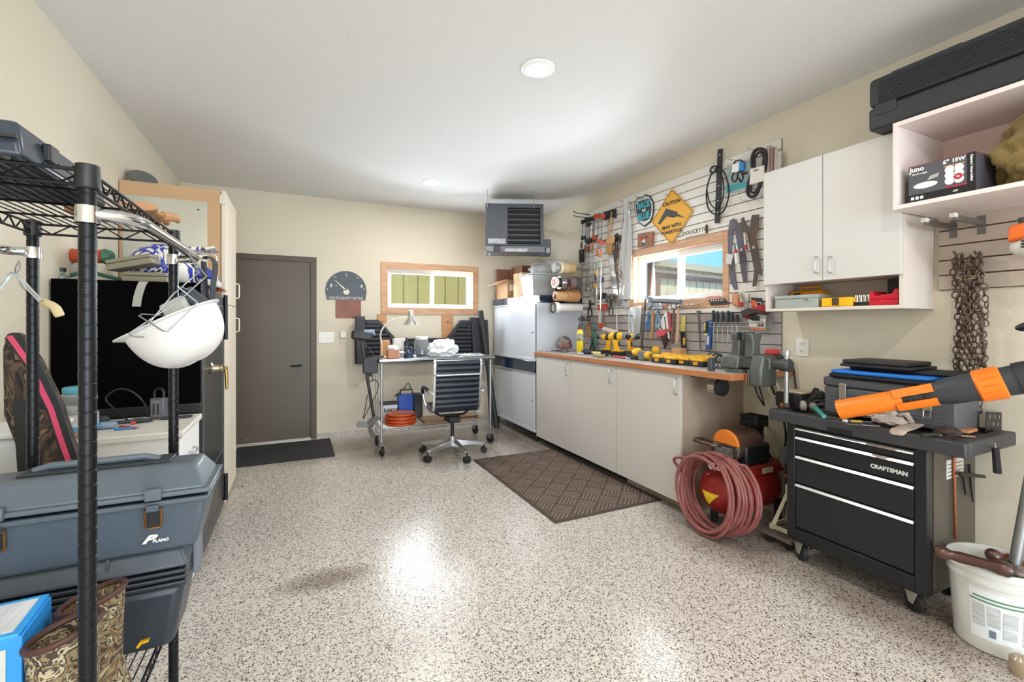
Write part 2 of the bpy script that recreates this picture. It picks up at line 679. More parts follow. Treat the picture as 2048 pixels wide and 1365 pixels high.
can_light(1.25, 2.29, 'round recessed ceiling light over the open floor', 'recessed ceiling lights')
can_light(1.27, 4.61, 'round recessed ceiling light over the wheeled bench and chair', 'recessed ceiling lights')
for (x, y, wh) in ((1.26, -.02, 'level with the blower and bucket'), (1.26, -2.33, 'over the garage door'), (-.3, -1.2, 'near the cream side wall')):
    can_light(x, y, 'round recessed ceiling light ' + wh, 'recessed ceiling lights')

# ---- outside
SIDING = M('cfc6a0', .6)
SIDING2 = M('9f985f', .6)
BROWN = M('7d5c48', .6)
o = bx((-8, YB + .2, -.2), (20, 26, -.12)).ob('ground_outside', M('8c8778', .9))
struct(o)
o2 = bx((3.2, -12, -.2), (24, YB + .19, -.12)).ob('ground_outside', M('8c8778', .9))
struct(o2)
o3 = bx((-8, -16, -.2), (3.19, YF - .16, -.12)).ob('ground_outside', M('a8a49a', .9))
struct(o3)
# ribbed metal wall seen through the back window
t = thing('ribbed_metal_wall', 'yellow-green ribbed metal building wall close outside the back window', 'building')
y0 = YB + 1.6
for k in range(26):
    x = -1.2 + k * .23
    b = bx((x + .012, y0, -.1), (x + .218, y0 + .03, 3.4))
    b.ob('panel', SIDING2, t, bevel=.006)
b = B()
for k in range(27):
    b.box((-1.2 + k * .23 - .012, y0 + .012, -.1), (-1.2 + k * .23 + .012, y0 + .05, 3.4))
b.ob('panel_joint', M('7c7748', .6), t)
# neighbouring metal building seen through the side window, its long side running away to the right
t = thing('metal_building', 'beige ribbed metal building with brown trim and shallow roof outside the side window', 'building')
NB_ = Matrix(((.982, -.187, 0, 6.95), (.187, .982, 0, 6.66), (0, 0, 1, 0), (0, 0, 0, 1)))
ze = 2.47
def nb(a, b): return B().box(a, b).xf(NB_)
for k in range(44):
    x = -3.2 + k * .24
    nb((x + .012, 0, -.1), (x + .228, .03, ze)).ob('panel', SIDING, t, bevel=.006)
nb((-3.2, .012, -.1), (7.4, .08, ze)).ob('panel_joint', M('a59c7c', .6), t)
nb((-3.2, -.05, 2.19), (7.4, -.002, 2.27)).ob('door_rail', BROWN, t)
nb((-3.2, -.04, 2.275), (2.2, -.002, 2.33)).ob('rail_cap', M('d8cfae', .55), t)
nb((-2.6, -.03, -.1), (-1.02, -.002, 2.19)).ob('bay_opening', M('5c6052', .6), t)
nb((-1.02, -.05, -.1), (-.86, -.002, 2.19)).ob('bay_post', BROWN, t)
ROOFM = M('cbbd97', .55)
B().prism([(-.13, ze + .0), (3.4, ze + .66), (7.2, ze - .03), (7.2, ze - .1), (3.4, ze + .58), (-.13, ze - .06)], 0, -3.6, 7.8).xf(NB_).ob('roof', ROOFM, t)
nb((-3.6, -.17, ze - .10), (7.8, -.132, ze + .02)).ob('eave_trim', M('a8a182', .5), t)
for k in range(48):
    x = -3.6 + k * .24
    nb((x, -.131, ze - .10), (x + .12, -.08, ze - .06)).ob('rib_end', ROOFM, t)
# ================================================================ slatwall on the right wall
SLATW = M('e6e3dc', .4, var=.25, vs=1.5, col2='d2cdc4')
SLATG = M('a9a3a0', .42, var=.6, vs=4, col2='8d8682')
SLAT_SHADE = M('c2b3a6', .45, var=.4, vs=3, col2='ab9b8f')  # whitish boards behind the chain, their shade put into the colour
GROOVE = M('5b4a40', .7)
METAL = M('b9bcc0', .3, .9)
DARKM = M('2a2b2d', .45, .4)
CHROME = M('d4d6d8', .12, 1.0)
BLACKP = M('17181a', .45)
PITCH = .0765


def slatwall(name, label, y0, y1, z0, z1, mat, holes=()):
    t = thing(name, label, 'wall panel')
    bx((XR - .008, y0, z0), (XR - .001, y1, z1)).ob('backing', GROOVE, t) if not holes else None
    n = int(round((z1 - z0) / PITCH))
    h = (z1 - z0) / n
    if holes:
        hy0, hy1, hz0, hz1 = holes[0]
        b = B()
        for a in ((y0, hy0, z0, z1), (hy1, y1, z0, z1), (hy0, hy1, z0, hz0), (hy0, hy1, hz1, z1)):
            if a[3] - a[2] > .005:
                b.box((XR - .008, a[0], a[2]), (XR - .001, a[1], a[3]))
        b.ob('backing', GROOVE, t)
    for k in range(n):
        za, zb = z0 + k * h + .003, z0 + (k + 1) * h - .003
        spans = [(y0, y1)]
        if holes:
            hy0, hy1, hz0, hz1 = holes[0]
            if zb > hz0 and za < hz1:
                if za < hz0 - .02:
                    bx((XR - .019, hy0, za), (XR - .004, hy1, hz0)).ob('slat', mat, t)
                if zb > hz1 + .02:
                    bx((XR - .019, hy0, hz1), (XR - .004, hy1, zb)).ob('slat', mat, t)
                spans = [(y0, hy0), (hy1, y1)]
        for a, b_ in spans:
            if b_ - a > .01:
                bx((XR - .019, a, za), (XR - .004, b_, zb)).ob('slat', mat, t, bevel=.0015, seg=1)
    return t


slatwall('slatted_backboard', 'white grooved slatwall around the side window above the workbench', 2.035, 4.44, 1.412, 2.605, SLATW, [(2.445, 3.61, 1.452, 2.053)])
slatwall('slatted_backboard', 'grey grooved slatwall strip directly above the worktop', 2.035, 4.44, 1.025, 1.409, SLATG)
slatwall('slatted_backboard', 'whitish grooved slatwall, shade put into its colour, behind the hanging tow chain', .25, 1.185, 1.50, 1.88, SLAT_SHADE)

# ================================================================ base cabinets + worktop
CABF = M('c8c3bc', .42, var=.12, vs=2, col2='c6bfb3')
CABS = M('b5a392', .55, var=.7, vs=3, col2='94816f', stretch=(1, 1, .5))
CABW = M('e2e0da', .4)
KICK = M('2a2522', .7)
FX = 2.40
ys = [4.43, 3.735, 3.035, 2.335]
names = ('beside the tall white cabinet', 'in the middle of the row under the worktop', 'at the open end beside the air compressor')
hpx = [(1133, 727, 752), (1220, 741, 767), (1350, 758, 790)]
for k in range(3):
    ya, yb = ys[k + 1], ys[k]
    t = thing('base_cabinet', 'pale grey one-door base cabinet ' + names[k], 'cabinet', 'base cabinets under the worktop')
    b = bx((FX + .02, ya + .001, .09), (XR - .002, yb - .001, .98))
    b.ob('body', CABS, t)
    bx((FX + .11, ya + .001, 0), (XR - .002, yb - .001, .09)).ob('toe_kick', CABS if k == 2 else KICK, t)
    dz = .085
    d = bx((FX, ya + .003, dz), (FX + .019, yb - .003, .978)).ob('door', CABF, t, bevel=.0015)
    hy = PX(hpx[k][0], 740, FX - .02).y
    za, zb = PX(hpx[k][0], hpx[k][2], FX - .02).z, PX(hpx[k][0], hpx[k][1], FX - .02).z
    handle_x(FX, max(hy, ya + .025), za, zb).ob('handle', METAL, d)
bb = PX(1383, 741, 2.55)
WTZ = 1.018
WOODE = M('b87a4e', .4, var=.6, vs=4, col2='9c5a2e', stretch=(3, .6, 3))
t = thing('worktop', 'long worktop with grey laminate surface and orange wood edge', 'worktop')
B().prism([(FX - .02 + .012, 1.925), (XR - .003, 1.955), (XR - .003, 4.44), (FX - .02 + .012, 4.44)], 2, WTZ - .036, WTZ).ob('top_board', M('aaa5a0', .45, var=.8, vs=6, col2='85807b'), t)
bx((FX - .022, 1.912, WTZ - .038), (FX - .008, 4.44, WTZ + .001)).ob('edge_strip', WOODE, t, bevel=.003)
B().prism([(FX - .022, 1.912), (XR - .003, 1.942), (XR - .003, 1.955), (FX - .008, 1.925)], 2, WTZ - .038, WTZ + .001).ob('edge_strip', WOODE, t, bevel=.003)

# ================================================================ tall white sliding-door cabinet (two stacked units)
NAVY = M('1d2e42', .12, coat=.6)
TCW = M('ccd0d7', .22, var=.1, vs=2)
X0 = 2.39
Y0, Y1 = 4.455, 5.63
TZ = 1.645


def steel_cab(label, z0, z1, band, legs):
    t = thing('steel_cabinet', label, 'cabinet', 'stacked steel cabinets')
    bx((X0 + .03, Y0, z0), (XR - .003, Y1, z1 - band)).ob('body', TCW, t, bevel=.004)
    bx((X0, Y0 - .001, z1 - band), (XR - .003, Y1, z1)).ob('navy_band', NAVY, t, bevel=.004)
    bx((X0, Y0, z0), (X0 + .03, Y1, z0 + .035)).ob('bottom_rail', TCW, t, bevel=.003)
    bx((X0 - .002, Y0, z1 - band - .014), (X0 + .03, Y1, z1 - band)).ob('track', M('cfd2d6', .25, .6), t)
    ym = (Y0 + Y1) / 2
    for (a, b_, dx) in ((Y0 + .004, ym + .02, .006), (ym - .02, Y1 - .004, .018)):
        d = bx((X0 + dx, a, z0 + .036), (X0 + dx + .011, b_, z1 - band - .015)).ob('sliding_door', TCW, t, bevel=.002)
        yy = a + .05 if a == Y0 + .004 else b_ - .05
        B().cyl((X0 + dx + .001, yy, (z0 + z1) / 2 - .05), (X0 + dx - .003, yy, (z0 + z1) / 2 - .05), .009, n=12).ob('finger_pull', DARKM, d)
    if legs:
        for y in (Y0 + .06, Y1 - .06):
            for x in (X0 + .06, XR - .07):
                B().cyl((x, y, 0), (x, y, z0), .016, n=12).ob('leg', DARKM, t)


steel_cab('lower white steel cabinet on short legs with navy band', .115, .905, .13, True)
steel_cab('upper white steel cabinet carrying the cardboard boxes', .906, TZ, .085, False)

# ================================================================ upper cabinet on the right wall
UX = 2.70
ya, yb = 1.205, 1.938
UZ0, UZ1, UZM = 1.405, 2.287, 1.578
t = thing('wall_cabinet', 'white two-door wall cabinet with open shelf below its doors', 'cabinet')
CABU = M('d2d0cc', .42, var=.12, vs=1.5, col2='cfcbc4')
USIDE = M('d8cfc6', .45)
bx((UX + .02, ya, UZ0), (XR - .002, ya + .018, UZ1)).ob('side_panel', USIDE, t)
bx((UX + .02, yb - .018, UZ0), (XR - .002, yb, UZ1)).ob('side_panel', USIDE, t)
bx((UX + .02, ya + .018, UZ0), (XR - .002, yb - .018, UZ0 + .018)).ob('bottom_board', USIDE, t)
bx((UX + .02, ya + .018, UZM), (XR - .002, yb - .018, UZM + .018)).ob('shelf_board', USIDE, t)
bx((UX + .02, ya + .018, UZ1 - .018), (XR - .002, yb - .018, UZ1)).ob('top_board', USIDE, t)
bx((XR - .02, ya + .018, UZ0 + .075), (XR - .004, yb - .018, UZM)).ob('back_rail', USIDE, t)
bx((XR - .012, ya + .018, UZM + .018), (XR - .002, yb - .018, UZ1 - .018)).ob('back_panel', USIDE, t)
ym = 1.577
for (a, b_, hu) in ((ym + .002, yb - .001, 1631), (ya + .001, ym - .002, 1659)):
    d = bx((UX, a, UZM - .004), (UX + .019, b_, UZ1)).ob('door', CABU, t, bevel=.0015)
    hy = PX(hu, 530, UX - .02).y
    handle_x(UX, hy, PX(hu, 546, UX - .02).z, PX(hu, 514, UX - .02).z, .028, .004).ob('handle', METAL, d)
# wall board peeking over the cabinet top
o = bx((XR - .06, 1.75, UZ1), (XR - .045, 2.0, UZ1 + .09)).ob('scrap_board', M('8b6e5c', .6), bevel=.002)
tag(o, 'small brown scrap board standing on top of the white wall cabinet', 'board')

# ---- things in the open shelf of the wall cabinet
SZ = UZ0 + .018


def q(u, v, x=2.74): return PX(u, v, x)


ORANGEY = M('e8961c', .42)
t = thing('orange_case', 'orange-yellow rounded tool case behind the grey metal box', 'case')
bx((2.905, 1.70, SZ), (3.0, 1.91, SZ + .115)).ob('body', ORANGEY, t, bevel=.02, seg=3)
bx((2.90, 1.83, SZ + .06), (2.905, 1.875, SZ + .10)).ob('latch', BLACKP, t, bevel=.002)
B().tube([(2.95, 1.74, SZ + .115), (2.95, 1.745, SZ + .135), (2.95, 1.85, SZ + .135), (2.95, 1.855, SZ + .105)], .009, 8).ob('carry_handle', ORANGEY, t)
t = thing('cash_box', 'grey-green metal box with lid in the cabinet shelf', 'box')
GG = M('a9b0ab', .4, .2)
bx((2.735, 1.625, SZ), (2.90, 1.885, SZ + .055)).ob('body', GG, t, bevel=.003)
bx((2.732, 1.622, SZ + .056), (2.903, 1.888, SZ + .078)).ob('lid', GG, t, bevel=.004)
B().cyl((2.733, 1.69, SZ + .05), (2.729, 1.69, SZ + .05), .011, n=12).ob('lock', METAL, t)
t = thing('yellow_case', 'flat yellow plastic case with dark centre latch', 'case')
bx((2.735, 1.445, SZ), (2.84, 1.605, SZ + .052)).ob('body', M('f2b70f', .4), t, bevel=.006)
bx((2.731, 1.51, SZ + .008), (2.735, 1.545, SZ + .05)).ob('latch', M('4b3c22', .5), t, bevel=.001)
t = thing('socket_rail', 'black rail holding chrome sockets beside the red case', 'tool holder')
bx((2.75, 1.37, SZ), (2.80, 1.45, SZ + .022)).ob('rail', BLACKP, t, bevel=.002)
for k in range(4):
    B().cyl((2.775, 1.38 + k * .02, SZ + .022), (2.775, 1.38 + k * .02, SZ + .06), .009, n=12).ob('socket', CHROME, t)
t = thing('red_case', 'red plastic tool case with carry grip', 'case')
RED = M('c0142c', .38)
bx((2.735, 1.235, SZ), (2.90, 1.365, SZ + .028)).ob('body', RED, t, bevel=.004)
B().prism([(1.235, SZ + .028), (1.235, SZ + .078), (1.25, SZ + .085), (1.262, SZ + .06), (1.34, SZ + .05), (1.352, SZ + .078), (1.365, SZ + .074), (1.365, SZ + .028)], 0, 2.74, 2.88).ob('grip', RED, t, bevel=.004)
o = bx((2.905, 1.24, SZ), (3.0, 1.36, SZ + .145)).ob('black_box', M('2a2a2e', .5, var=.4, vs=20), bevel=.004)
tag(o, 'black rectangular box standing behind the red tool case', 'box')

# ================================================================ open wall shelf unit with pink bounce painted inside
HX = 2.585
SY0, SY1 = .2, 1.188
WH = M('eae0dc', .45)
t = thing('wall_shelf', 'white open-front wall shelf box beside the wall cabinet', 'shelf')
PINK_BOUNCE = M('ecd2cb', .5)  # pink reflected light put into the back panel colour
bx((HX, SY0, 1.872), (XR - .002, SY1, 1.892)).ob('bottom_board', WH, t, bevel=.001)
bx((HX, SY0, 2.268), (XR - .002, SY1, 2.288)).ob('top_board', WH, t, bevel=.001)
bx((HX, SY1 - .019, 1.892), (XR - .002, SY1, 2.268)).ob('side_panel', WH, t, bevel=.001)
bx((XR - .012, SY0, 1.892), (XR - .002, SY1 - .019, 2.268)).ob('back_panel', PINK_BOUNCE, t)
bx((HX, SY0, 1.892), (XR - .002, SY0 + .019, 2.268)).ob('side_panel', WH, t)

# light box on that shelf: cardboard carton of ceiling lights
cz = 1.8925
CART = M('54535c', .45)
t = thing('light_carton', 'grey and black carton printed Juno with white lights', 'box')
cx0, cy0, cy1, cz1 = 2.605, .895, 1.125, 2.062
cy1 = PX(1817, 350, cx0).y
cy0 = PX(1952, 340, cx0).y
bx((cx0, cy0, cz), (2.80, cy1, cz1)).ob('carton', CART, t, bevel=.002)
wid = cy1 - cy0
bx((cx0 - .0006, cy0, cz + .001), (cx0, cy1, cz + .036)).ob('black_band', M('111113', .45), t)
bx((cx0 - .0006, cy0, cz + .036), (cx0, cy0 + wid * .12, cz1 - .001)).ob('black_band', M('111113', .45), t)
bx((cx0 - .001, cy0 + wid * .12, cz + .037), (cx0, cy0 + wid * .42, cz + .042)).ob('red_stripe', M('c8102e', .5), t)
bx((cx0 - .0002, cy0, cz1 - .001), (2.80, cy1, cz1 + .0006)).ob('red_lid', M('b3283a', .5), t)
WHT = M('f2f0ee', .5)
text('print', 'Juno', .030, face_x((cx0 - .001, cy1 - .032, cz1 - .018)), WHT, t, bold=.0009)
text('print', 'Slim Downlight', .0095, face_x((cx0 - .001, cy1 - .042, cz1 - .040)), WHT, t, bold=.0002)
text('print', '6"', .024, face_x((cx0 - .001, cy0 + wid * .42, cz1 - .017)), WHT, t, bold=.0009)
text('print', '15W', .022, face_x((cx0 - .001, cy0 + wid * .24, cz1 - .017)), WHT, t, bold=.0009)
bx((cx0 - .0009, cy0 + wid * .15, cz1 - .038), (cx0, cy0 + wid * .45, cz1 - .034)).ob('gold_stripe', M('d9a13c', .5), t)
text('print', 'LED', .010, face_x((cx0 - .001, cy0 + wid * .28, cz + .018)), WHT, t, bold=.0003)
text('print', 'Caissons / Aucun boitier', .0115, Matrix.Translation((cx0 - .001, cy0 + wid * .055, (cz + .036 + cz1) / 2)) @ face_x((0, 0, 0)) @ Matrix.Rotation(-PI / 2, 4, 'Z'), WHT, t, bold=.0004)
for k in range(3):
    bx((cx0 - .001, cy1 - .022 - k * .017, cz + .012), (cx0, cy1 - .010 - k * .017, cz + .026)).ob('icon', WHT, t, bevel=.001)
def disc(y, z, r, h=.7, n=20):
    return [(y + r * math.cos(2 * PI * k / n), z + r * h * math.sin(2 * PI * k / n)) for k in range(n)]
B().prism(disc(cy1 - wid * .27, cz + .072, wid * .19, .32), 0, cx0 - .001, cx0).ob('printed_lamp', WHT, t)
B().prism([(cy1 - wid * .30, cz + .09), (cy1 - wid * .46, cz + .098), (cy1 - wid * .48, cz + .115), (cy1 - wid * .34, cz + .108)], 0, cx0 - .001, cx0).ob('printed_box', M('b9b6b4', .5), t)
for (a, c) in ((-.055, .02), (.055, .02), (-.055, -.02), (.055, -.02), (-.055, 0), (.055, 0)):
    B().prism(disc(cy0 + wid * .30 + a * wid * 1.2, cz + .092 + c * 1.25, wid * .072, 1.0), 0, cx0 - .0012 - (.0006 if c == 0 else 0), cx0).ob('printed_lamp', WHT, t)
B().prism(disc(cy0 + wid * .24, cz + .079, wid * .06, .95), 0, cx0 - .002, cx0).ob('red_badge', M('c0283c', .5), t)
text('print', '6x', .011, face_x((cx0 - .0025, cy0 + wid * .24, cz + .079)), WHT, t, bold=.0004)
o = bx((2.64, cy1 + .008, cz), (2.84, cy1 + .022, cz + .115)).ob('dark_board', M('4c403c', .6))
tag(o, 'thin dark board standing between carton and shelf side', 'board')

# olive duffel bag on the shelf
OLIVE = M('8a7444', .55, var=.4, vs=6, col2='6d5a31', bump=.9, bs=22)
t = thing('duffel_bag', 'crumpled olive tan fabric bag stuffed on the wall shelf', 'bag')
b = blob((2.79, .70, cz + .14), .165, (.95, 1.12, .98), .40, 3, 64, 40, 2.6)
for i, p in enumerate(b.v):
    b.v[i] = Vector((min(max(p.x, 2.60), 3.0), min(max(p.y, .5), cy0 - .006), max(p.z, cz)))
b.ob('bag_body', OLIVE, t, sub=1)
b = blob((2.72, .66, cz + .225), .085, (.8, 1.0, .8), .45, 9, 24, 14, 2.2)
b.ob('bag_fold', OLIVE, t, sub=1)
B().tube(smoothline([(2.62, .80, cz + .24), (2.605, .76, cz + .26), (2.60, .70, cz + .27), (2.61, .62, cz + .30)]), .008, 6).ob('strap', M('6d5a31', .7), t)

# shelf bracket pegs below the shelf
for (u, v, wh) in ((1848, 442, 'next to the wall cabinet'), (1905, 432, 'above the chain')):
    a = PX(u, v, 2.72)
    t = thing('slatwall_bracket', 'pale-capped grey steel arm sticking out of the slatwall ' + wh, 'bracket', 'arms under the wall shelf')
    B().box((2.735, a.y - .009, a.z - .018), (XR - .02, a.y + .009, a.z + .008)).ob('arm', M('77736f', .4, .5), t, bevel=.002)
    bx((2.715, a.y - .012, a.z - .006), (2.745, a.y + .012, a.z + .014)).ob('end_cap', M('dcdad4', .5), t, bevel=.003)
    bx((XR - .022, a.y - .015, a.z - .06), (XR - .0185, a.y + .015, a.z + .03)).ob('back_plate', M('77736f', .4, .5), t)

# ================================================================ long black ribbed case on top
t = thing('long_case', 'long black ribbed hard plastic case lying on top of shelf and cabinet', 'case')
kz0, kz1, kx = 2.2895, 2.55, 2.60
ky0, ky1 = -.1, 1.30
CASE = M('2b2e31', .5, bump=.15, bs=90)
bx((kx, ky0, kz0 + .002), (kx + .33, ky1, kz0 + .115)).ob('lower_shell', CASE, t, bevel=.016, seg=3)
bx((kx, ky0, kz0 + .118), (kx + .33, ky1, kz1)).ob('upper_shell', CASE, t, bevel=.022, seg=3)
for k in range(9):
    z = kz0 + .135 + k * .0115
    bx((kx - .005, ky0 + .05, z), (kx + .006, ky1 - .045, z + .005)).ob('rib', CASE, t, bevel=.0015, seg=1)
for k in range(7):
    for m_ in range(3):
        if (k + m_) % 2 == 0 or m_ == 1:
            y = ky1 - .12 - k * .13
            bx((kx - .009, y - .008, kz0 + .145 + m_ * .03), (kx, y + .008, kz0 + .152 + m_ * .03)).ob('rib_tab', CASE, t, bevel=.002, seg=1)
for (a, b_, zz) in ((ky1 - .03, ky1 - .12, .10), (ky1 - .78, ky1 - .98, .10)):
    bx((kx - .004, b_, kz0 + zz - .03), (kx + .004, a, kz0 + zz + .022)).ob('latch', CASE, t, bevel=.002)
for (a, b_) in ((ky1 - .10, ky1 - .36), (ky1 - .58, ky1 - .95)):
    bx((kx - .003, b_, kz1 - .022), (kx + .02, a, kz1 - .004)).ob('edge_rib', CASE, t, bevel=.003)
# ================================================================ gas heater hung from the ceiling
ha = math.radians(22)
HR = Matrix(((math.cos(ha), math.sin(ha), 0, 1.872), (-math.sin(ha), math.cos(ha), 0, 4.622), (0, 0, 1, 0), (0, 0, 0, 1)))  # local: x along face, y into the room corner
HG = M('494c52', .42, .3)
HG2 = M('5d6066', .4, .4)
t = thing('unit_heater', 'dark grey gas unit heater with louvers hung on ceiling rods', 'heater')
HW, HZ0, HZ1, HD = .640, 2.185, 2.646, .46


def hb(name, a, b, mat, par=None, bev=.003):
    return B().box(a, b).xf(HR).ob(name, mat, par or t, bevel=bev)


lx0, lx1, lz0, lz1 = .245, .605, 2.20, 2.60     # louver opening
hb('housing', (0, .05, HZ0), (HW, HD, HZ1), HG)
hb('front_panel', (0, 0, HZ0), (lx0, .05, HZ1), HG)
hb('front_rail', (lx0, 0, lz1), (HW, .05, HZ1), HG)
hb('front_rail', (lx0, 0, HZ0), (HW, .05, lz0), HG)
hb('front_rail', (lx1, 0, lz0), (HW, .05, lz1), HG)
for k in range(7):
    z = lz0 + .02 + k * .057
    o = B().box((lx0, -.012, z), (lx1, .05, z + .003)).xf(Matrix.Translation((0, .02, z)) @ Matrix.Rotation(math.radians(-28), 4, 'X') @ Matrix.Translation((0, -.02, -z))).xf(HR)
    o.ob('louver', M('8a8c8e', .3, .8), t)
for k in range(5):
    B().cyl((lx0 + .01, .09, lz0 + .05 + k * .075), (lx1 - .02, .09, lz0 + .05 + k * .075), .024, n=14).xf(HR).ob('heat_tube', M('9a9c9c', .3, .8), t)
hb('lower_housing', (.0, .0, 2.112), (HW + .02, .30, HZ0 - .004), HG2)
hb('control_plate', (.005, -.004, 2.116), (.085, 0, 2.178), M('7c7d7f', .4, .3))
hb('control_plate', (.095, -.006, 2.116), (.165, 0, 2.178), M('35373b', .4, .3))
hb('rating_label', (.03, -.002, 2.205), (.22, 0, 2.258), M('8a8c90', .5, var=.8, vs=40, col2='c9cbce'), bev=0)
B().prism([(.21, 2.118), (.45, 2.118), (.475, 2.152), (.215, 2.152)], 1, -.002, 0).xf(HR).ob('warning_label', M('c9c9c6', .5, var=.7, vs=55, col2='7c7c7c'), t)
hb('side_bracket', (HW, .12, 2.10), (HW + .10, .26, 2.28), HG)
hb('gas_valve', (HW + .03, .02, 2.11), (HW + .075, .12, 2.17), M('77797b', .35, .7))
B().cyl((.045, .05, 2.112), (.045, .05, 2.06), .010, n=12).xf(HR).ob('gas_pipe', METAL, t)
for x in (.022, .53):
    B().cyl((x, .012 - .02, HZ1 - .045), (x, .012 - .02, ZC), .0045, n=8).xf(HR).ob('hanger_rod', METAL, t)
    B().cyl((x, -.008, HZ1 - .008), (x, -.008, HZ1 + .012), .012, n=8).xf(HR).ob('nut', CHROME, t)
B().tube(smoothline([HR @ Vector((HW + .06, .2, 2.2)), (2.66, 4.75, 2.22), (2.80, 4.95, 2.28), (2.92, 5.2, 2.45), (3.0, 5.5, 2.62)]), .012, 8).ob('vent_pipe', M('c9c4b4', .5), t)

# ================================================================ cardboard boxes on the tall cabinet
KRAFT = M('b58a62', .75, var=.25, vs=5)
KRAFT2 = M('d8b98c', .75, var=.2, vs=5)
KDARK = M('8a5f48', .8, var=.25, vs=5)
BZ = TZ + .0005
t = thing('cardboard_box', 'open cardboard box with raised flaps at the cabinet corner', 'box')
b = B()
x0, x1, y0, y1, hh = 2.43, 2.64, 5.25, 5.6, .24
bx((x0, y0, BZ), (x1, y1, BZ + hh)).ob('carton', KRAFT, t, bevel=.002)
B().add([(x0, y0, BZ + hh), (x0, y1, BZ + hh), (x0 - .13, y1, BZ + hh - .06), (x0 - .13, y0, BZ + hh - .06), (x0, y0, BZ + hh + .004), (x0, y1, BZ + hh + .004), (x0 - .13, y1, BZ + hh - .056), (x0 - .13, y0, BZ + hh - .056)],
        [(0, 1, 2, 3), (7, 6, 5, 4), (0, 4, 5, 1), (1, 5, 6, 2), (2, 6, 7, 3), (3, 7, 4, 0)]).ob('flap', M('c49a76', .75), t)
bx((x0, y1 - .005, BZ + hh), (x1, y1, BZ + hh + .17)).ob('flap', KDARK, t)
bx((x0 + .03, y0 - .001, BZ + .10), (x0 + .09, y0, BZ + .18)).ob('shipping_label', M('d8d4cc', .6), t)
t = thing('cardboard_box', 'tall dark brown cardboard box with printed hand hole label', 'box')
bx((2.66, 5.30, BZ), (3.0, 5.62, BZ + .44)).ob('carton', KDARK, t, bevel=.002)
bx((2.77, 5.2985, BZ + .33), (2.90, 5.30, BZ + .37)).ob('printed_label', M('3d2f2b', .6), t)
bx((2.80, 5.2980, BZ + .335), (2.83, 5.2985, BZ + .365)).ob('icon', M('8a6a58', .6), t)
o = bx((2.48, 4.93, BZ), (2.66, 5.18, BZ + .305)).ob('cardboard_box', KRAFT2, bevel=.002)
tag(o, 'pale tan closed cardboard carton between open box and plastic bin', 'box')
bx((2.478, 5.05, BZ), (2.4795, 5.06, BZ + .305)).ob('tape_seam', M('c2a270', .5), o)
t = thing('plastic_bin', 'translucent plastic bin holding a white bag on the tall cabinet', 'bin')
PLAS = M('dfe6e8', .25, trans=.75, alpha=1)
bn = B().taper((2.46, 4.60, BZ), (2.74, 4.88, BZ + .25), (-.025, -.02))
bn.ob('bin_shell', M('dadfdf', .3, trans=.45), t, bevel=.01)
bx((2.425, 4.57, BZ + .25), (2.775, 4.91, BZ + .262)).ob('rim', M('e6eaea', .35), t, bevel=.004)
bx((2.50, 4.605, BZ + .004), (2.70, 4.86, BZ + .15)).ob('contents', M('cdbf6a', .6, var=.6, vs=9, col2='4a4d50'), t)
o = blob((2.64, 4.74, BZ + .32), .12, (1.15, 1.0, .62), .5, 4, 26, 16, 2.3).ob('plastic_bag', M('e8ebec', .3, trans=.3, bump=.3, bs=20), sub=1)
tag(o, 'crumpled white plastic bag heaped over the translucent bin', 'bag')
b = B().add([(2.56, 4.70, BZ + .27), (2.60, 4.62, BZ + .26), (2.92, 4.58, BZ + .43), (2.80, 4.75, BZ + .45), (2.70, 4.78, BZ + .42)], [(0, 1, 2, 3, 4)])
c = [p + Vector((0, .004, .004)) for p in b.v]
b.add(c, [(4, 3, 2, 1, 0)])
b.f += [(i, (i + 1) % 5, (i + 1) % 5 + 5, i + 5) for i in range(5)]
b.ob('bag_sheet', M('dfe3e4', .3, trans=.35, bump=.3, bs=20), o)
t = thing('cardboard_box', 'small cardboard box with open top flaps beside the tape rolls', 'box')
bx((2.81, 4.47, BZ), (3.0, 4.78, BZ + .17)).ob('carton', KRAFT, t, bevel=.002)
for s, dx in ((-1, 2.81), (1, 3.0)):
    a = .09
    B().add([(dx, 4.47, BZ + .17), (dx, 4.78, BZ + .17), (dx + (-.03 if s < 0 else -.05), 4.78, BZ + .17 + (.04 if s < 0 else .06)), (dx + (-.03 if s < 0 else -.05), 4.47, BZ + .17 + (.04 if s < 0 else .06)),
             (dx, 4.47, BZ + .174), (dx, 4.78, BZ + .174), (dx + (-.03 if s < 0 else -.05), 4.78, BZ + .174 + (.04 if s < 0 else .06)), (dx + (-.03 if s < 0 else -.05), 4.47, BZ + .174 + (.04 if s < 0 else .06))],
            [(0, 1, 2, 3), (7, 6, 5, 4), (0, 4, 5, 1), (1, 5, 6, 2), (2, 6, 7, 3), (3, 7, 4, 0)]).ob('flap', KRAFT2, t)
bx((2.79, 4.81, BZ), (3.01, 4.90, BZ + .245)).ob('cardboard_box', KDARK, bevel=.002)
tag(D.objects[-1] if False else [o for o in COL.objects if o.name.startswith('cardboard_box')][-1], 'narrow dark cardboard box standing behind the small open box', 'box')

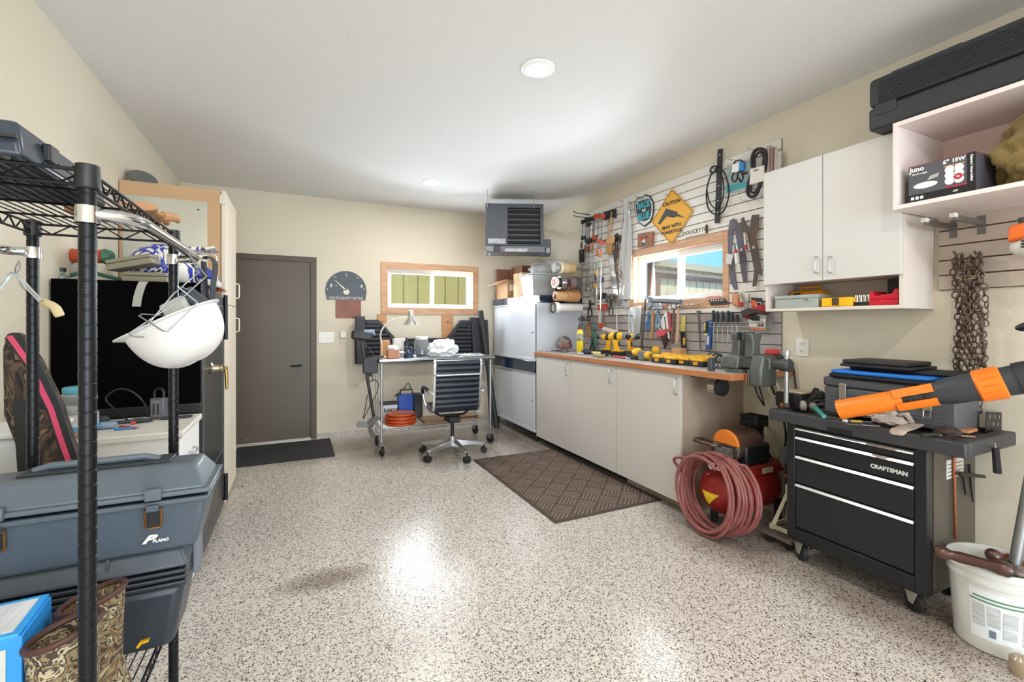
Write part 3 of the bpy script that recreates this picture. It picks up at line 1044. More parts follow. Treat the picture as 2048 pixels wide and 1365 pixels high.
# ================================================================ wall fittings on the back wall
t = thing('fuel_gauge_sign', 'dark metal fuel gauge sign with E and F letters', 'sign')
GY = YB - .006
gp = [PY(u, v, GY) for u, v in ((653, 596), (731, 600), (692, 540))]
cx = (gp[0].x + gp[1].x) / 2
gr = (gp[1].x - gp[0].x) / 2 + .012
gz0 = 1.625
gc = 1.715
pts = [(cx + gr * math.cos(a), gc + gr * 1.02 * math.sin(a)) for a in [math.radians(-22 + k * 224 / 28) for k in range(29)]]
pts = [(p[0], max(p[1], gz0)) for p in pts] + [(cx - gr * .93, gz0 + .02), (cx - gr * .93, gz0 - .02), (cx + gr * .93, gz0 - .02), (cx + gr * .93, gz0 + .02)]
B().prism(pts, 1, GY, GY + .004).ob('plate', M('474d52', .45, .5, var=.4, vs=5, col2='5a6168'), t)
IV = M('e6e0cc', .6)
text('letter', 'E', .05, face_y((cx - gr * .72, GY - .0012, gc + .055)), IV, t, bold=.002)
text('letter', 'F', .05, face_y((cx + gr * .76, GY - .0012, gc + .055)), IV, t, bold=.002)
text('lettering', 'GIVEASHITMETER', .048, face_y((cx, GY - .0012, gz0)), M('b9bab2', .5), t, bold=.001, sx=1.02)
B().cyl((cx, GY - .002, gc - .012), (cx, GY, gc - .012), .034, n=24).ob('needle_hub', IV, t)
B().prism([(cx - .012, gc), (cx + .004, gc + .014), (cx - gr * .55, gc + .125), (cx - gr * .555, gc + .122)], 1, GY - .002, GY).ob('needle', IV, t)
bx((cx - gr * .52, GY - .002, gc + .058), (cx - gr * .46, GY, gc + .066)).ob('tick', IV, t)
bx((cx - .003, GY - .002, gc + gr * .72), (cx + .003, GY, gc + gr * .86)).ob('tick', IV, t)
for a in (128, 52, 176, 8, 90):
    r = gr * .9
    B().cyl((cx + r * math.cos(math.radians(a)), GY - .002, gc + r * math.sin(math.radians(a)) * (.98)), (cx + r * math.cos(math.radians(a)), GY, gc + r * math.sin(math.radians(a)) * .98), .008, n=10).ob('rivet', M('b9b8ae', .5), t)
p0, p1 = PY(671, 600, YB - .004), PY(722, 637, YB - .004)
o = bx((p0.x, YB - .004, p1.z), (p1.x, YB - .0005, p0.z + .0)).ob('copper_plate', M('7d5244', .42, .5, var=.7, vs=6, col2='5c3a30'), bevel=.001)
tag(o, 'square brown copper plate hanging below the gauge sign', 'plate')
for x in (p0.x + .02, p1.x - .02):
    B().cyl((x, YB - .006, p0.z - .012), (x, YB - .004, p0.z - .012), .006, n=8).ob('screw', DARKM, o)
t = thing('light_switch', 'white three-gang light switch plate beside the brown door', 'switch')
p0, p1 = PY(637, 665, YB), PY(668, 686, YB)
bx((p0.x, YB - .006, p1.z), (p1.x, YB, p0.z)).ob('plate', M('efede6', .35), t, bevel=.003)
for k in range(3):
    x = p0.x + (k + .5) * (p1.x - p0.x) / 3
    bx((x - .004, YB - .016, (p0.z + p1.z) / 2 - .008), (x + .004, YB - .006, (p0.z + p1.z) / 2 + .010)).ob('toggle', M('dedbd2', .35), t, bevel=.001)
t = thing('wall_sensor', 'small white box over a blank wall plate near the switches', 'sensor')
p0, p1 = PY(680, 663, YB), PY(693, 686, YB)
bx((p0.x, YB - .006, p1.z), (p1.x, YB, p1.z + .07)).ob('plate', M('dcd5c2', .4), t, bevel=.003)
bx((p0.x + .002, YB - .03, p1.z + .06), (p1.x - .004, YB - .001, p0.z)).ob('box', M('ece9e0', .35), t, bevel=.004)

# ---- mats
o = bx((-.56, 4.86, 0), (.355, 5.625, .009)).ob('door_mat', M('2f3034', .8, var=.5, vs=14, col2='24262a', bump=.6, bs=200), bevel=.003)
tag(o, 'black rubber door mat in front of the brown door', 'mat')
MATM = M('53463d', .75, var=.4, vs=3, col2='44352c')
MATR = M('796960', .65, var=.5, vs=3, col2='63503f')
mo = thing('floor_mat', 'brown ribbed parquet pattern mat in front of the base cabinets', 'mat')
mx0, mx1, my0, my1 = 1.55, 2.485, 2.60, 4.15
bx((mx0, my0, 0), (mx1, my1, .006)).ob('mat_base', MATM, mo, bevel=.003)
e_ = B()
for a in ((mx0 + .01, my0 + .01, mx1 - .01, my0 + .022), (mx0 + .01, my1 - .022, mx1 - .01, my1 - .01), (mx0 + .01, my0 + .022, mx0 + .022, my1 - .022), (mx1 - .022, my0 + .022, mx1 - .01, my1 - .022)):
    e_.box((a[0], a[1], .006), (a[2], a[3], .009))
e_.ob('border_rib', MATM, mo, bevel=.001, seg=1)
def clip_rect(poly, x0, y0, x1, y1):
    """polygon cut to a rectangle"""
    for ax, lim, sg in ((0, x0, 1), (0, x1, -1), (1, y0, 1), (1, y1, -1)):
        out = []
        for k in range(len(poly)):
            p, q_ = poly[k - 1], poly[k]
            a, b_ = (p[ax] - lim) * sg, (q_[ax] - lim) * sg
            if (a < 0) != (b_ < 0):
                f_ = a / (a - b_)
                out.append((p[0] + (q_[0] - p[0]) * f_, p[1] + (q_[1] - p[1]) * f_))
            if b_ >= 0:
                out.append(q_)
        poly = out
        if len(poly) < 3:
            return []
    return poly


cw = .142                                # parquet blocks laid on the diagonal
ca45 = math.sqrt(.5)
for i in range(-9, 10):
    for j in range(-9, 10):
        b = B()
        for k in range(5):
            a0, a1 = .006 + k * (cw - .012) / 5, .006 + (k + .6) * (cw - .012) / 5
            rc = [(a0, .006), (a1, .006), (a1, cw - .006), (a0, cw - .006)] if (i + j) % 2 else [(.006, a0), (cw - .006, a0), (cw - .006, a1), (.006, a1)]
            pl = [((mx0 + mx1) / 2 + (i * cw + p - j * cw - q_) * ca45, (my0 + my1) / 2 + (i * cw + p + j * cw + q_) * ca45) for p, q_ in rc]
            pl = clip_rect(pl, mx0 + .028, my0 + .028, mx1 - .028, my1 - .028)
            if pl:
                b.prism(pl, 2, .0058, .0092)
        if b.v:
            b.ob('rib_block', MATR, mo)

# ================================================================ wheeled steel bench
STEEL = M('b4b7ba', .28, .85)
STEELT = M('a9adb2', .22, .9)
RUBBER = M('1b1b1c', .6)
DX, DXE, DY, DYE, DZ = .745, 1.985, 4.625, 5.20, .972
t = thing('steel_bench', 'wheeled stainless steel bench with wire lower shelf', 'workbench')
bx((DX, DY + .015, DZ - .03), (DXE, DYE, DZ)).ob('top', STEELT, t, bevel=.004)
B().cyl((DX, DY + .015, DZ - .02), (DXE, DY + .015, DZ - .02), .021, n=16).ob('rolled_edge', STEELT, t)
legs = [(.775, DY + .045), (DXE - .035, DY + .045), (.80, DYE - .06), (DXE - .035, DYE - .06)]
def caster(par, x, y, z, r=.05, wdt=.026, yaw=0.0, stem=.04):
    c = B().cyl((x, y - 0, z + r * 2), (x, y, z + r * 2 + stem), .008, n=10)
    c.box((x - wdt * .75, y - r * .45, z + r * 1.15), (x - wdt * .6, y + r * .45, z + r * 2.05))
    c.box((x + wdt * .6, y - r * .45, z + r * 1.15), (x + wdt * .75, y + r * .45, z + r * 2.05))
    c.box((x - wdt * .75, y - r * .5, z + r * 2.0), (x + wdt * .75, y + r * .5, z + r * 2.1))
    m = rot('Z', yaw, (x, y, 0))
    co = c.xf(m).ob('caster', STEEL, par)
    B().lathe([(r * .55, -wdt / 2), (r * .9, -wdt / 2), (r, -wdt * .3), (r, wdt * .3), (r * .9, wdt / 2), (r * .55, wdt / 2)], (x, y, z + r), 20, (1, 0, 0)).xf(m).ob('wheel', RUBBER, co)
for (x, y), yw in zip(legs, (10, 25, -20, 15)):
    B().cyl((x, y, .14), (x, y, DZ - .03), .0127, n=14).ob('leg', STEEL, t)
    caster(t, x, y, 0, .052, .028, yw)
sz = .265
sh = B()
for y in (DY + .045, DYE - .06):
    for dz in (0, -.03):
        sh.cyl((.79, y, sz + dz), (DXE - .035, y, sz + dz), .004, n=6)
    n = 26
    sh.tube([(.79 + (DXE - .825) * k / n, y, sz - (.03 if k % 2 else 0)) for k in range(n + 1)], .0025, 5)
for x in (.79, DXE - .035):
    for dz in (0, -.03):
        sh.cyl((x, DY + .045, sz + dz), (x, DYE - .06, sz + dz), .004, n=6)
so = sh.ob('shelf_frame', STEEL, t)
w_ = B()
for k in range(15):
    y = DY + .06 + k * (DYE - DY - .13) / 14
    w_.cyl((.79, y, sz + .004), (DXE - .035, y, sz + .004), .002, n=5, caps=False)
w_.ob('shelf_wires', STEEL, so)

# ---- things on the bench
z = DZ + .0005
t = thing('desk_lamp', 'cream gooseneck desk lamp with silver cone shade', 'lamp')
lp = [PY(u, v, 4.82) for u, v in ((763, 706), (763, 690), (761, 670), (767, 655), (780, 643), (798, 637), (818, 635))]
lp[0].z = z + .01
B().lathe([(.055, 0), (.055, .012), (.02, .022), (.012, .03)], (lp[0].x, lp[0].y, z), 20).ob('base', M('d9d4c4', .35), t)
B().tube(smoothline([tuple(p) for p in lp]), .008, 8).ob('gooseneck', M('d9d4c4', .35), t)
h = lp[-1] + Vector((.02, 0, 0))
SH = M('c9c8c2', .28, .7)
B().lathe([(.010, .075), (.028, .07), (.028, -.005), (.075, -.075), (.078, -.08), (.072, -.076), (.026, -.008)], (h.x, h.y, h.z), 24, caps=False).ob('shade', SH, t)
B().cyl((h.x, h.y, h.z + .07), (h.x, h.y, h.z + .095), .008, n=10).ob('switch_knob', SH, t)


def dx(u, y): return PY(u, 700, y).x


o = bx((dx(763, 4.95), 4.95, z), (dx(780, 4.95), 5.05, z + .175)).ob('wooden_block', M('c98f5c', .6, var=.4, vs=6), bevel=.003)
tag(o, 'upright tan wooden block behind the lamp on the steel bench', 'block')
o = bx((dx(787, 5.02), 5.02, z), (dx(812, 5.02), 5.10, z + .19)).ob('white_box', M('e4e2de', .6), bevel=.004)
tag(o, 'upright white cardboard box beside the wooden block', 'box')
t = thing('tissue_box', 'small brown box with white tissue poking out', 'box')
x0, x1 = dx(776, 4.70), dx(798, 4.70)
bx((x0, 4.69, z), (x1, 4.77, z + .085)).ob('carton', M('bd8468', .65), t, bevel=.003)
blob(((x0 + x1) / 2, 4.73, z + .105), .05, (1.1, .7, .55), .5, 6, 16, 10, 2.5).ob('tissue', M('efeeee', .8), t, sub=1)
t = thing('spray_bottle', 'slim black bottle with white tip on the steel bench', 'bottle')
x0 = dx(813, 4.92)
B().lathe([(.025, 0), (.027, .01), (.027, .15), (.012, .175), (.009, .18), (.009, .205)], (x0, 4.92, z), 18).ob('bottle', M('1f242c', .35), t)
B().lathe([(.007, .205), (.007, .225), (.004, .23)], (x0, 4.92, z), 12).ob('tip', M('eeeeee', .4), t)
# blue bench vise
t = thing('bench_vise', 'small blue and black vise clamped on the steel bench', 'vise')
VB = M('2b4560', .4, .3)
vx = dx(818, 4.72)
B().cyl((vx, 4.72, z), (vx, 4.72, z + .03), .05, n=18).ob('base', VB, t)
bx((vx - .03, 4.67, z + .03), (vx + .03, 4.78, z + .075)).ob('body', VB, t, bevel=.01)
bx((vx + .005, 4.66, z + .075), (vx + .022, 4.75, z + .115)).ob('jaw', VB, t, bevel=.004)
bx((vx - .045, 4.66, z + .03), (vx - .028, 4.75, z + .115)).ob('jaw', M('20242a', .4), t, bevel=.004)
B().cyl((vx - .10, 4.705, z + .055), (vx - .03, 4.705, z + .055), .010, n=10).ob('screw', METAL, t)
B().cyl((vx - .09, 4.705, z + .02), (vx - .09, 4.705, z + .10), .005, n=8).ob('bar', METAL, t)
t = thing('glass_jar', 'clear plastic jar of dark hardware with white lid', 'jar')
x0 = dx(843, 5.0)
JAR = M('e8eef0', .08, trans=.85)
B().lathe([(.07, 0), (.085, .012), (.085, .15), (.07, .175), (.066, .18), (.064, .178), (.066, .17), (.080, .148), (.080, .014), (.06, .008)], (x0, 5.0, z), 24, caps=True).ob('jar_wall', JAR, t)
B().lathe([(.069, .178), (.069, .205), (.06, .21)], (x0, 5.0, z), 24).ob('lid', M('e8e6e2', .4), t)
cb = B()
rr = random.Random(3)
for k in range(70):
    a, r = rr.uniform(0, 2 * PI), .07 * math.sqrt(rr.random())
    p = Vector((x0 + r * math.cos(a), 5.0 + r * math.sin(a), z + .015 + rr.random() * .11))
    d_ = Vector((rr.uniform(-1, 1), rr.uniform(-1, 1), rr.uniform(-1, 1))).normalized() * .016
    if (Vector((p.x - x0, p.y - 5.0, 0)).length + .016) < .079:
        cb.cyl(p - d_, p + d_, .006, n=6)
co = cb.ob('hardware', M('5a5c5e', .4, .6), t)
co['kind'] = 'stuff'
o = blob((dx(886, 4.76), 4.76, z + .075), .125, (1.25, .85, .78), .34, 11, 60, 38, 3.0)
for i, p in enumerate(o.v):
    p.z = max(p.z, z)
o = o.ob('plastic_bag', M('eceeef', .45, bump=.5, bs=16), sub=1)
tag(o, 'puffy white plastic bag lying on the steel bench', 'bag')
o = bx((dx(925, 4.75), 4.74, z), (dx(968, 4.75), 5.0, z + .004)).ob('paper_sheet', M('d9dde0', .6), None)
tag(o, 'crumpled pale paper sheet lying by the bench end', 'paper')
t = thing('utility_knife', 'silver box cutter lying on the paper on the steel bench', 'knife')
B().box((dx(938, 4.82), 4.80, z + .0045), (dx(962, 4.82), 4.83, z + .02)).ob('handle', METAL, t, bevel=.006)
B().prism([(dx(962, 4.82), 4.805), (dx(967, 4.82), 4.815), (dx(962, 4.82), 4.825)], 2, z + .008, z + .010).ob('blade', CHROME, t)
for k, (u, y) in enumerate(((829, 4.70), (918, 4.70), (930, 4.69))):
    o = blob((dx(u, y), y, z + .014), .02, (1.2, .9, .8), .4, 20 + k, 10, 7).ob('small_part', M(('c8ccd0', 'b9bdc1', 'dfe1e3')[k], .4), None, sub=1)
    tag(o, ('pale grey plastic part beside the hardware jar', 'silvery small part at the tip of the white bag', 'whitish small part beside the paper sheet')[k], 'part')

# ---- louvered black panel behind the bench
PAN = M('2e3035', .5)
t = thing('louvered_panel', 'black plastic louvered panel with two raised wings behind the steel bench', 'panel')
PY0 = 5.615
L = WY([(710, 634), (729, 633), (731, 640), (757, 640), (792, 678), (893, 678), (921, 641), (938, 641), (940, 635), (957, 636), (964, 660), (968, 735), (716, 733)], PY0)
zb = 1.33 - 90 / 910 * 5.3
outer = [(x, max(zz, .85)) for x, zz in L]
inn = [(outer[2][0] + .03, outer[3][1] - .04), (outer[3][0] - .02, outer[3][1] - .04), (outer[4][0] - .03, outer[4][1] - .035)]
bx((outer[0][0], PY0 + .02, .85), (outer[11][0], PY0 + .03, outer[4][1])).ob('back_sheet', M('1b1c20', .6), t)
B().prism([outer[0], outer[1], (outer[1][0] + .02, .85), (outer[0][0] + .02, .85)], 1, PY0 - .05, PY0 + .03).ob('end_post', PAN, t, bevel=.006)
B().prism([outer[8], outer[9], outer[10], (outer[11][0], .85), (outer[8][0] + .03, .85)], 1, PY0 - .05, PY0 + .03).ob('end_post', PAN, t, bevel=.006)
B().prism([outer[2], outer[3], outer[4], (outer[4][0], outer[4][1] - .06), (outer[3][0] - .012, outer[3][1] - .05), (outer[2][0], outer[2][1] - .05)], 1, PY0 - .02, PY0 + .02).ob('wing_rim', PAN, t, bevel=.004)
B().prism([outer[5], outer[6], outer[7], (outer[7][0], outer[7][1] - .05), (outer[6][0] + .012, outer[6][1] - .05), (outer[5][0], outer[5][1] - .06)], 1, PY0 - .02, PY0 + .02).ob('wing_rim', PAN, t, bevel=.004)
B().prism([outer[3], outer[4], (outer[4][0], .85), (outer[2][0], .85), outer[2]], 1, PY0 + .015, PY0 + .025).ob('back_sheet', M('1b1c20', .6), t)
B().prism([outer[6], outer[7], (outer[7][0], .85), (outer[5][0], .85), outer[5]], 1, PY0 + .015, PY0 + .025).ob('back_sheet', M('1b1c20', .6), t)
n = 9
for k in range(n):
    zz = .87 + k * .052
    def xr(zq, a, b_):   # wing edge
        f_ = min(1, max(0, (zq - outer[b_][1]) / (outer[a][1] - outer[b_][1] + 1e-6)))
        return outer[b_][0] + (outer[a][0] - outer[b_][0]) * f_
    if zz < outer[3][1] - .05:
        for (xa, xb) in ((outer[1][0], xr(zz + .03, 3, 4) - .02), (xr(zz + .03, 6, 5) + .02, outer[8][0] + .01)):
            B().prism([(PY0 - .02, zz), (PY0 + .012, zz + .012), (PY0 + .012, zz + .042), (PY0 - .02, zz + .026)], 0, xa, xb).ob('louver', PAN, t, bevel=.002, seg=1)
for zz in (.87, .93, 1.0, 1.06):
    if zz + .04 < outer[4][1]:
        bx((outer[4][0], PY0 - .006, zz), (outer[5][0], PY0 + .02, zz + .04)).ob('louver', PAN, t, bevel=.004, seg=1)
for x in (outer[0][0] + .04, outer[11][0] - .08):
    bx((x, PY0 + .02, .95), (x + .03, YB - .002, .98)).ob('wall_hook', DARKM, t)

# ---- two black rolls leaning in the corner
for (ut, vt, ub, vb, r, lab) in ((961, 622, 990, 855, .034, 'long black rolled mat leaning against the wall, the thicker of two'), (972, 640, 980, 850, .024, 'slimmer black roll leaning behind the thicker rolled mat')):
    pb = PZ(ub, vb, 0)
    pb.y = min(pb.y, 5.3) if r > .03 else 5.42
    if r < .03:
        pb = Vector((PY(982, 840, 5.42).x, 5.42, 0))
    pt = PY(ut, vt, 5.525)
    d_ = (pt - pb).normalized()
    o = B().pipe(pb + Vector((0, 0, .012)), pt, r, r * .6, 20).ob('rolled_mat', M('26292d', .5))
    tag(o, lab, 'roll', 'rolled mats')

# ---- electric trolling motor hung on the bench end
t = thing('trolling_motor', 'black electric trolling motor clamped to the bench end, propeller down', 'trolling motor')
ty = 4.70
def T(u, v, y=ty): return PY(u, v, y)
TB = M('232427', .45)
hd = [T(708, 660), T(729, 655), T(745, 678)]
b = B().cbox((0, 0, 0), (.20, .12, .085)).xf(Matrix.Translation(T(724, 672)) @ Matrix.Rotation(math.radians(8), 4, 'Y'))
b.ob('motor_head', TB, t, bevel=.02, seg=3)
b = B().cyl((0, 0, 0), (.10, 0, .0), .038, .03, 14).xf(Matrix.Translation(T(728, 667)) @ Matrix.Rotation(math.radians(-5), 4, 'Y'))
b.ob('tiller_housing', M('7e96b4', .4), t, bevel=.003)
B().cyl(T(740, 668) + Vector((0, 0, 0)), T(750, 669), .012, n=10).ob('tiller_grip', M('e4e6e8', .4), t)
B().cyl(T(722, 680), T(748, 838), .015, n=14).ob('shaft', M('2a2c33', .35), t)
bx((.60, ty - .02, .83), (.74, ty + .05, .985)).ob('mount_bracket', TB, t, bevel=.008)
bx((.735, ty - .02, .985), (.80, ty + .05, 1.005)).ob('clamp_arm', TB, t, bevel=.004)
B().cyl((.66, ty + .01, .80), (.66, ty + .01, .87), .028, n=14).ob('collar', TB, t)
B().tube([T(733, 742), T(757, 741), T(762, 735)], .006, 8).ob('clamp_screw', METAL, t)
pc = T(742, 846)
GRY = M('6e7072', .45, .3)
B().lathe([(.008, -.12), (.03, -.09), (.038, -.04), (.038, .06), (.03, .12), (.012, .14)], tuple(pc), 18, (-.25, -.97, 0)).ob('lower_motor', GRY, t)
for a in (20, 140, 260):
    b = B()
    for k in range(2):
        pass
    b.prism([(0, -.012), (.05, -.035), (.115, -.03), (.125, 0), (.11, .028), (.05, .022), (0, .012)], 2, -.003, .003)
    b.xf(Matrix.Translation(pc + Vector((-.035, -.14, 0))) @ Matrix.Rotation(math.atan2(-.97, -.25), 4, 'Z') @ Matrix.Rotation(math.radians(a), 4, 'X') @ Matrix.Rotation(math.radians(90), 4, 'Y') @ Matrix.Rotation(math.radians(25), 4, 'X'))
    b.ob('propeller_blade', GRY, t, bevel=.002)
B().tube(smoothline([T(735, 790), T(729, 825), T(727, 838), T(740, 812), T(752, 790), T(757, 770), T(748, 760), T(738, 765)]), .004, 6).ob('power_cable', BLACKP, t)
B().tube(smoothline([T(728, 685), T(740, 700), T(748, 712), T(750, 724), T(749, 740), T(746, 752), T(745, 765)]), .004, 6).ob('power_cable', M('4a4a4c', .5), t)

# ---- things on the lower shelf of the bench
z = sz + .0065
def lx(u, y): return PY(u, 830, y).x
t = thing('white_battery', 'white battery with black top on the bench lower shelf', 'battery')
x0, x1 = .825, lx(795, 5.0)
bx((x0, 5.0, z), (x1, 5.10, z + .175)).ob('case', M('cfd3dc', .4), t, bevel=.005)
bx((x0 - .003, 4.997, z + .175), (x1 + .003, 5.103, z + .205)).ob('top_cover', M('27282b', .5), t, bevel=.006)
text('print', 'DAKSA', .05, face_y(((x0 + x1) / 2 + .02, 4.999, z + .12)), M('1a1a1e', .5), t, bold=.002)
t = thing('blue_machine', 'blue and black boxy machine with carry handle behind the orange reel', 'machine')
BLU = M('1f4fae', .4)
x0, x1 = lx(797, 5.03), lx(826, 5.03)
bx((x0, 5.02, z), (x1, 5.13, z + .27)).ob('body', BLU, t, bevel=.006)
bx((x1, 5.015, z), (x1 + .11, 5.135, z + .275)).ob('end_panel', M('24262b', .45), t, bevel=.02)
B().tube([(x0 + .03, 5.07, z + .27), (x0 + .03, 5.07, z + .32), (x1, 5.07, z + .32), (x1, 5.07, z + .27)], .009, 8).ob('carry_handle', BLACKP, t)
B().tube(smoothline([(x0 + .02, 5.07, z + .28), (x0 - .05, 4.98, z + .27), (x0 + .05, 5.0, z + .345), (x0 + .10, 5.0, z + .40), (x0 + .13, 5.0, z + .33)]), .005, 6).ob('cord', BLACKP, t)
t = thing('cord_reel', 'orange extension cord wound on a flat orange reel', 'cord reel')
ORC = M('c9501c', .5)
rx, ry = lx(800, 4.80) + .02, 4.83
rx = lx(801, 4.82) + .005
ry = 4.83
b = B()
B().lathe([(.03, .105), (.145, .105), (.148, .11), (.145, .116), (.03, .116)], (rx, ry + .0, z), 32).ob('top_flange', M('cf6a30', .45), t)
B().lathe([(.05, .0), (.05, .105)], (rx, ry, z), 20).ob('core', M('cf6a30', .45), t)
B().lathe([(.03, .0), (.148, .0), (.148, .008), (.03, .008)], (rx, ry, z), 32).ob('bottom_flange', M('cf6a30', .45), t)
c = B()
rr = random.Random(5)
pts = []
for k in range(15 * 20):
    a = 2 * PI * k / 20
    turn = k / 20
    pts.append((rx + (.135 + .025 * math.sin(turn * 2.1 + .6 * math.sin(a))) * math.cos(a), ry + (.135 + .025 * math.sin(turn * 2.1 + .6 * math.sin(a))) * math.sin(a), z + .018 + .080 * (turn / 15) + .006 * math.sin(a * 1 + turn)))
c.tube(pts, .0075, 7)
c.ob('cord', ORC, t)
o = bx((1.22, 4.70, z), (1.86, 4.98, z + .02)).ob('wood_panel', M('a97f55', .6, var=.4, vs=5, stretch=(.3, 4, 1)), bevel=.002)
tag(o, 'brown wooden panel lying on the bench lower shelf', 'board')

# ================================================================ office chair
t = thing('office_chair', 'black ribbed leather office chair with polished aluminium frame and five casters', 'chair')
LEA = M('1a222e', .32)
ALU = M('d6d8da', .28, .95)
cx, cy = 1.43, 4.42
for k, a in enumerate((-154, -83, -11, 63, 140)):
    a = math.radians(a)
    d_ = Vector((math.cos(a), math.sin(a), 0))
    n_ = Vector((-d_.y, d_.x, 0))
    b = B()
    secs = [(.02, .030, .09, .16), (.16, .024, .09, .138), (.325, .017, .080, .108)]
    b.rings([[Vector((cx, cy, 0)) + d_ * r + n_ * s * w + Vector((0, 0, zq)) for s, zq in ((-1, zl), (1, zl), (1, zh), (-1, zh))] for r, w, zl, zh in secs])
    lo = b.ob('base_arm', ALU, t, bevel=.004)
    wc = Vector((cx, cy, 0)) + d_ * .325
    cs = B().cyl((wc.x, wc.y, .05), (wc.x, wc.y, .10), .007, n=10)
    co = cs.ob('caster_stem', DARKM, t)
    for s in (-1, 1):
        c0 = wc + n_ * (s * .017) + Vector((0, 0, .031))
        B().lathe([(.004, -.013), (.029, -.013), (.031, -.008), (.031, .008), (.029, .013), (.004, .013)], tuple(c0), 18, tuple(n_)).ob('wheel', RUBBER, co)
B().cyl((cx, cy, .085), (cx, cy, .19), .028, n=18).ob('hub', ALU, t)
B().cyl((cx, cy, .19), (cx, cy, .34), .018, n=16).ob('gas_lift', BLACKP, t)
bx((cx - .06, cy - .09, .335), (cx + .06, cy + .10, .40)).ob('tilt_mechanism', BLACKP, t, bevel=.012)
B().cyl((cx + .05, cy - .02, .375), (cx + .24, cy - .06, .375), .006, n=8).ob('lever', DARKM, t)
B().cyl((cx + .22, cy - .055, .375), (cx + .25, cy - .062, .375), .014, n=10).ob('lever_knob', BLACKP, t)
# sling: side profile (y, z) from seat front to head
prof = [(.27, .475), (.22, .487), (.12, .482), (.0, .472), (-.09, .468), (-.15, .485), (-.18, .53), (-.195, .60), (-.21, .70), (-.225, .80), (-.24, .90), (-.246, .955), (-.235, .972)]
sp = smoothline([(0, y, zq) for y, zq in prof], 4)
hw = .215
yaw = rot('Z', -4, (cx, cy, 0))
def sidepath(x): return [Vector((cx + x, cy + p.y, p.z)) for p in sp]
# ribs: one padded roll per segment
L_ = [0]
for i in range(1, len(sp)):
    L_.append(L_[-1] + (sp[i] - sp[i - 1]).length)
tot = L_[-1]
def at_len(s):
    for i in range(1, len(sp)):
        if L_[i] >= s:
            f_ = (s - L_[i - 1]) / (L_[i] - L_[i - 1])
            return sp[i - 1].lerp(sp[i], f_), (sp[i] - sp[i - 1]).normalized()
    return sp[-1], (sp[-1] - sp[-2]).normalized()
nr = 17
for k in range(nr):
    s0, s1 = tot * k / nr, tot * (k + 1) / nr
    ring = []
    for q_ in range(7):
        s = s0 + (s1 - s0) * q_ / 6
        p, d_ = at_len(s)
        nn = Vector((0, -d_.z, d_.y))
        th = .006 + .012 * math.sin(PI * q_ / 6) ** .6
        ring.append((p, nn, th))
    sec = [p + nn * th for p, nn, th in ring] + [p - nn * th for p, nn, th in reversed(ring)]
    b = B().rings([[Vector((cx + x, cy + p.y, p.z)) for p in sec] for x in (-hw, hw)]).xf(yaw)
    b.ob('leather_rib', LEA, t)
for s in (-1, 1):
    x = s * (hw + .012)
    b = B()
    pth = sidepath(x)
    b.rings([[p + Vector((dx_, 0, 0)) + nn for dx_, nn in ((-.011, Vector((0, -.004, -.014))), (.011, Vector((0, -.004, -.014))), (.011, Vector((0, .004, .014))), (-.011, Vector((0, .004, .014))))] for p in pth]).xf(yaw)
    b.ob('side_frame', ALU, t, bevel=.003)
    # arm loop
    ax = s * (hw + .05)
    arm = smoothline([(cx + s * (hw + .02), cy - .205, .655), (cx + ax, cy - .19, .665), (cx + ax + s * .01, cy - .12, .685), (cx + ax + s * .015, cy + .05, .688), (cx + ax + s * .012, cy + .13, .66), (cx + ax, cy + .145, .58), (cx + s * (hw + .03), cy + .14, .50), (cx + s * (hw + .012), cy + .13, .478)], 5)
    B().tube([Vector(p) for p in arm], .0125, 8).xf(yaw).ob('armrest', ALU, t)
    B().tube([Vector(p) for p in arm[8:24]], .0165, 8).xf(yaw).ob('arm_pad', LEA, t)
B().cyl((cx - hw, cy - .255, .835), (cx + hw, cy - .255, .835), .011, n=12).xf(yaw).ob('back_stretcher', ALU, t)
for s in (-1, 1):
    B().cyl((cx + s * (hw - .005), cy - .26, .835), (cx + s * (hw + .012), cy - .228, .835), .010, n=10).xf(yaw).ob('stretcher_end', ALU, t)
    B().tube([(cx + s * .05, cy + .02, .395), (cx + s * .12, cy + .02, .40), (cx + s * (hw + .0), cy + .03, .462)], .012, 8).xf(yaw).ob('seat_support', BLACKP, t)
# ================================================================ camouflage material
def camo(cols, scale=9.0, rough=.75, stretch=(1, 1, 1), seed=0.0):
    m = D.materials.new('camo')
    m.use_nodes = True
    n = m.node_tree
    p = n.nodes['Principled BSDF']
    t = n.nodes.new('ShaderNodeTexCoord')
    mp = n.nodes.new('ShaderNodeMapping')
    mp.inputs['Scale'].default_value = stretch
    mp.inputs['Location'].default_value = (seed, seed * 2, 0)
    nz = n.nodes.new('ShaderNodeTexNoise')
    nz.inputs['Scale'].default_value = scale
    nz.inputs['Detail'].default_value = 6
    nz.inputs['Distortion'].default_value = 1.6
    r = n.nodes.new('ShaderNodeValToRGB')
    r.color_ramp.interpolation = 'CONSTANT'
    e = r.color_ramp.elements
    while len(e) < len(cols):
        e.new(.5)
    for k, c in enumerate(cols):
        e[k].position = .30 + .42 * k / len(cols) if k else 0
        e[k].color = lin(c)
    n.links.new(t.outputs['Object'], mp.inputs[0])
    n.links.new(mp.outputs[0], nz.inputs['Vector'])
    n.links.new(nz.outputs['Fac'], r.inputs[0])
    n.links.new(r.outputs[0], p.inputs['Base Color'])
    p.inputs['Roughness'].default_value = rough
    return m


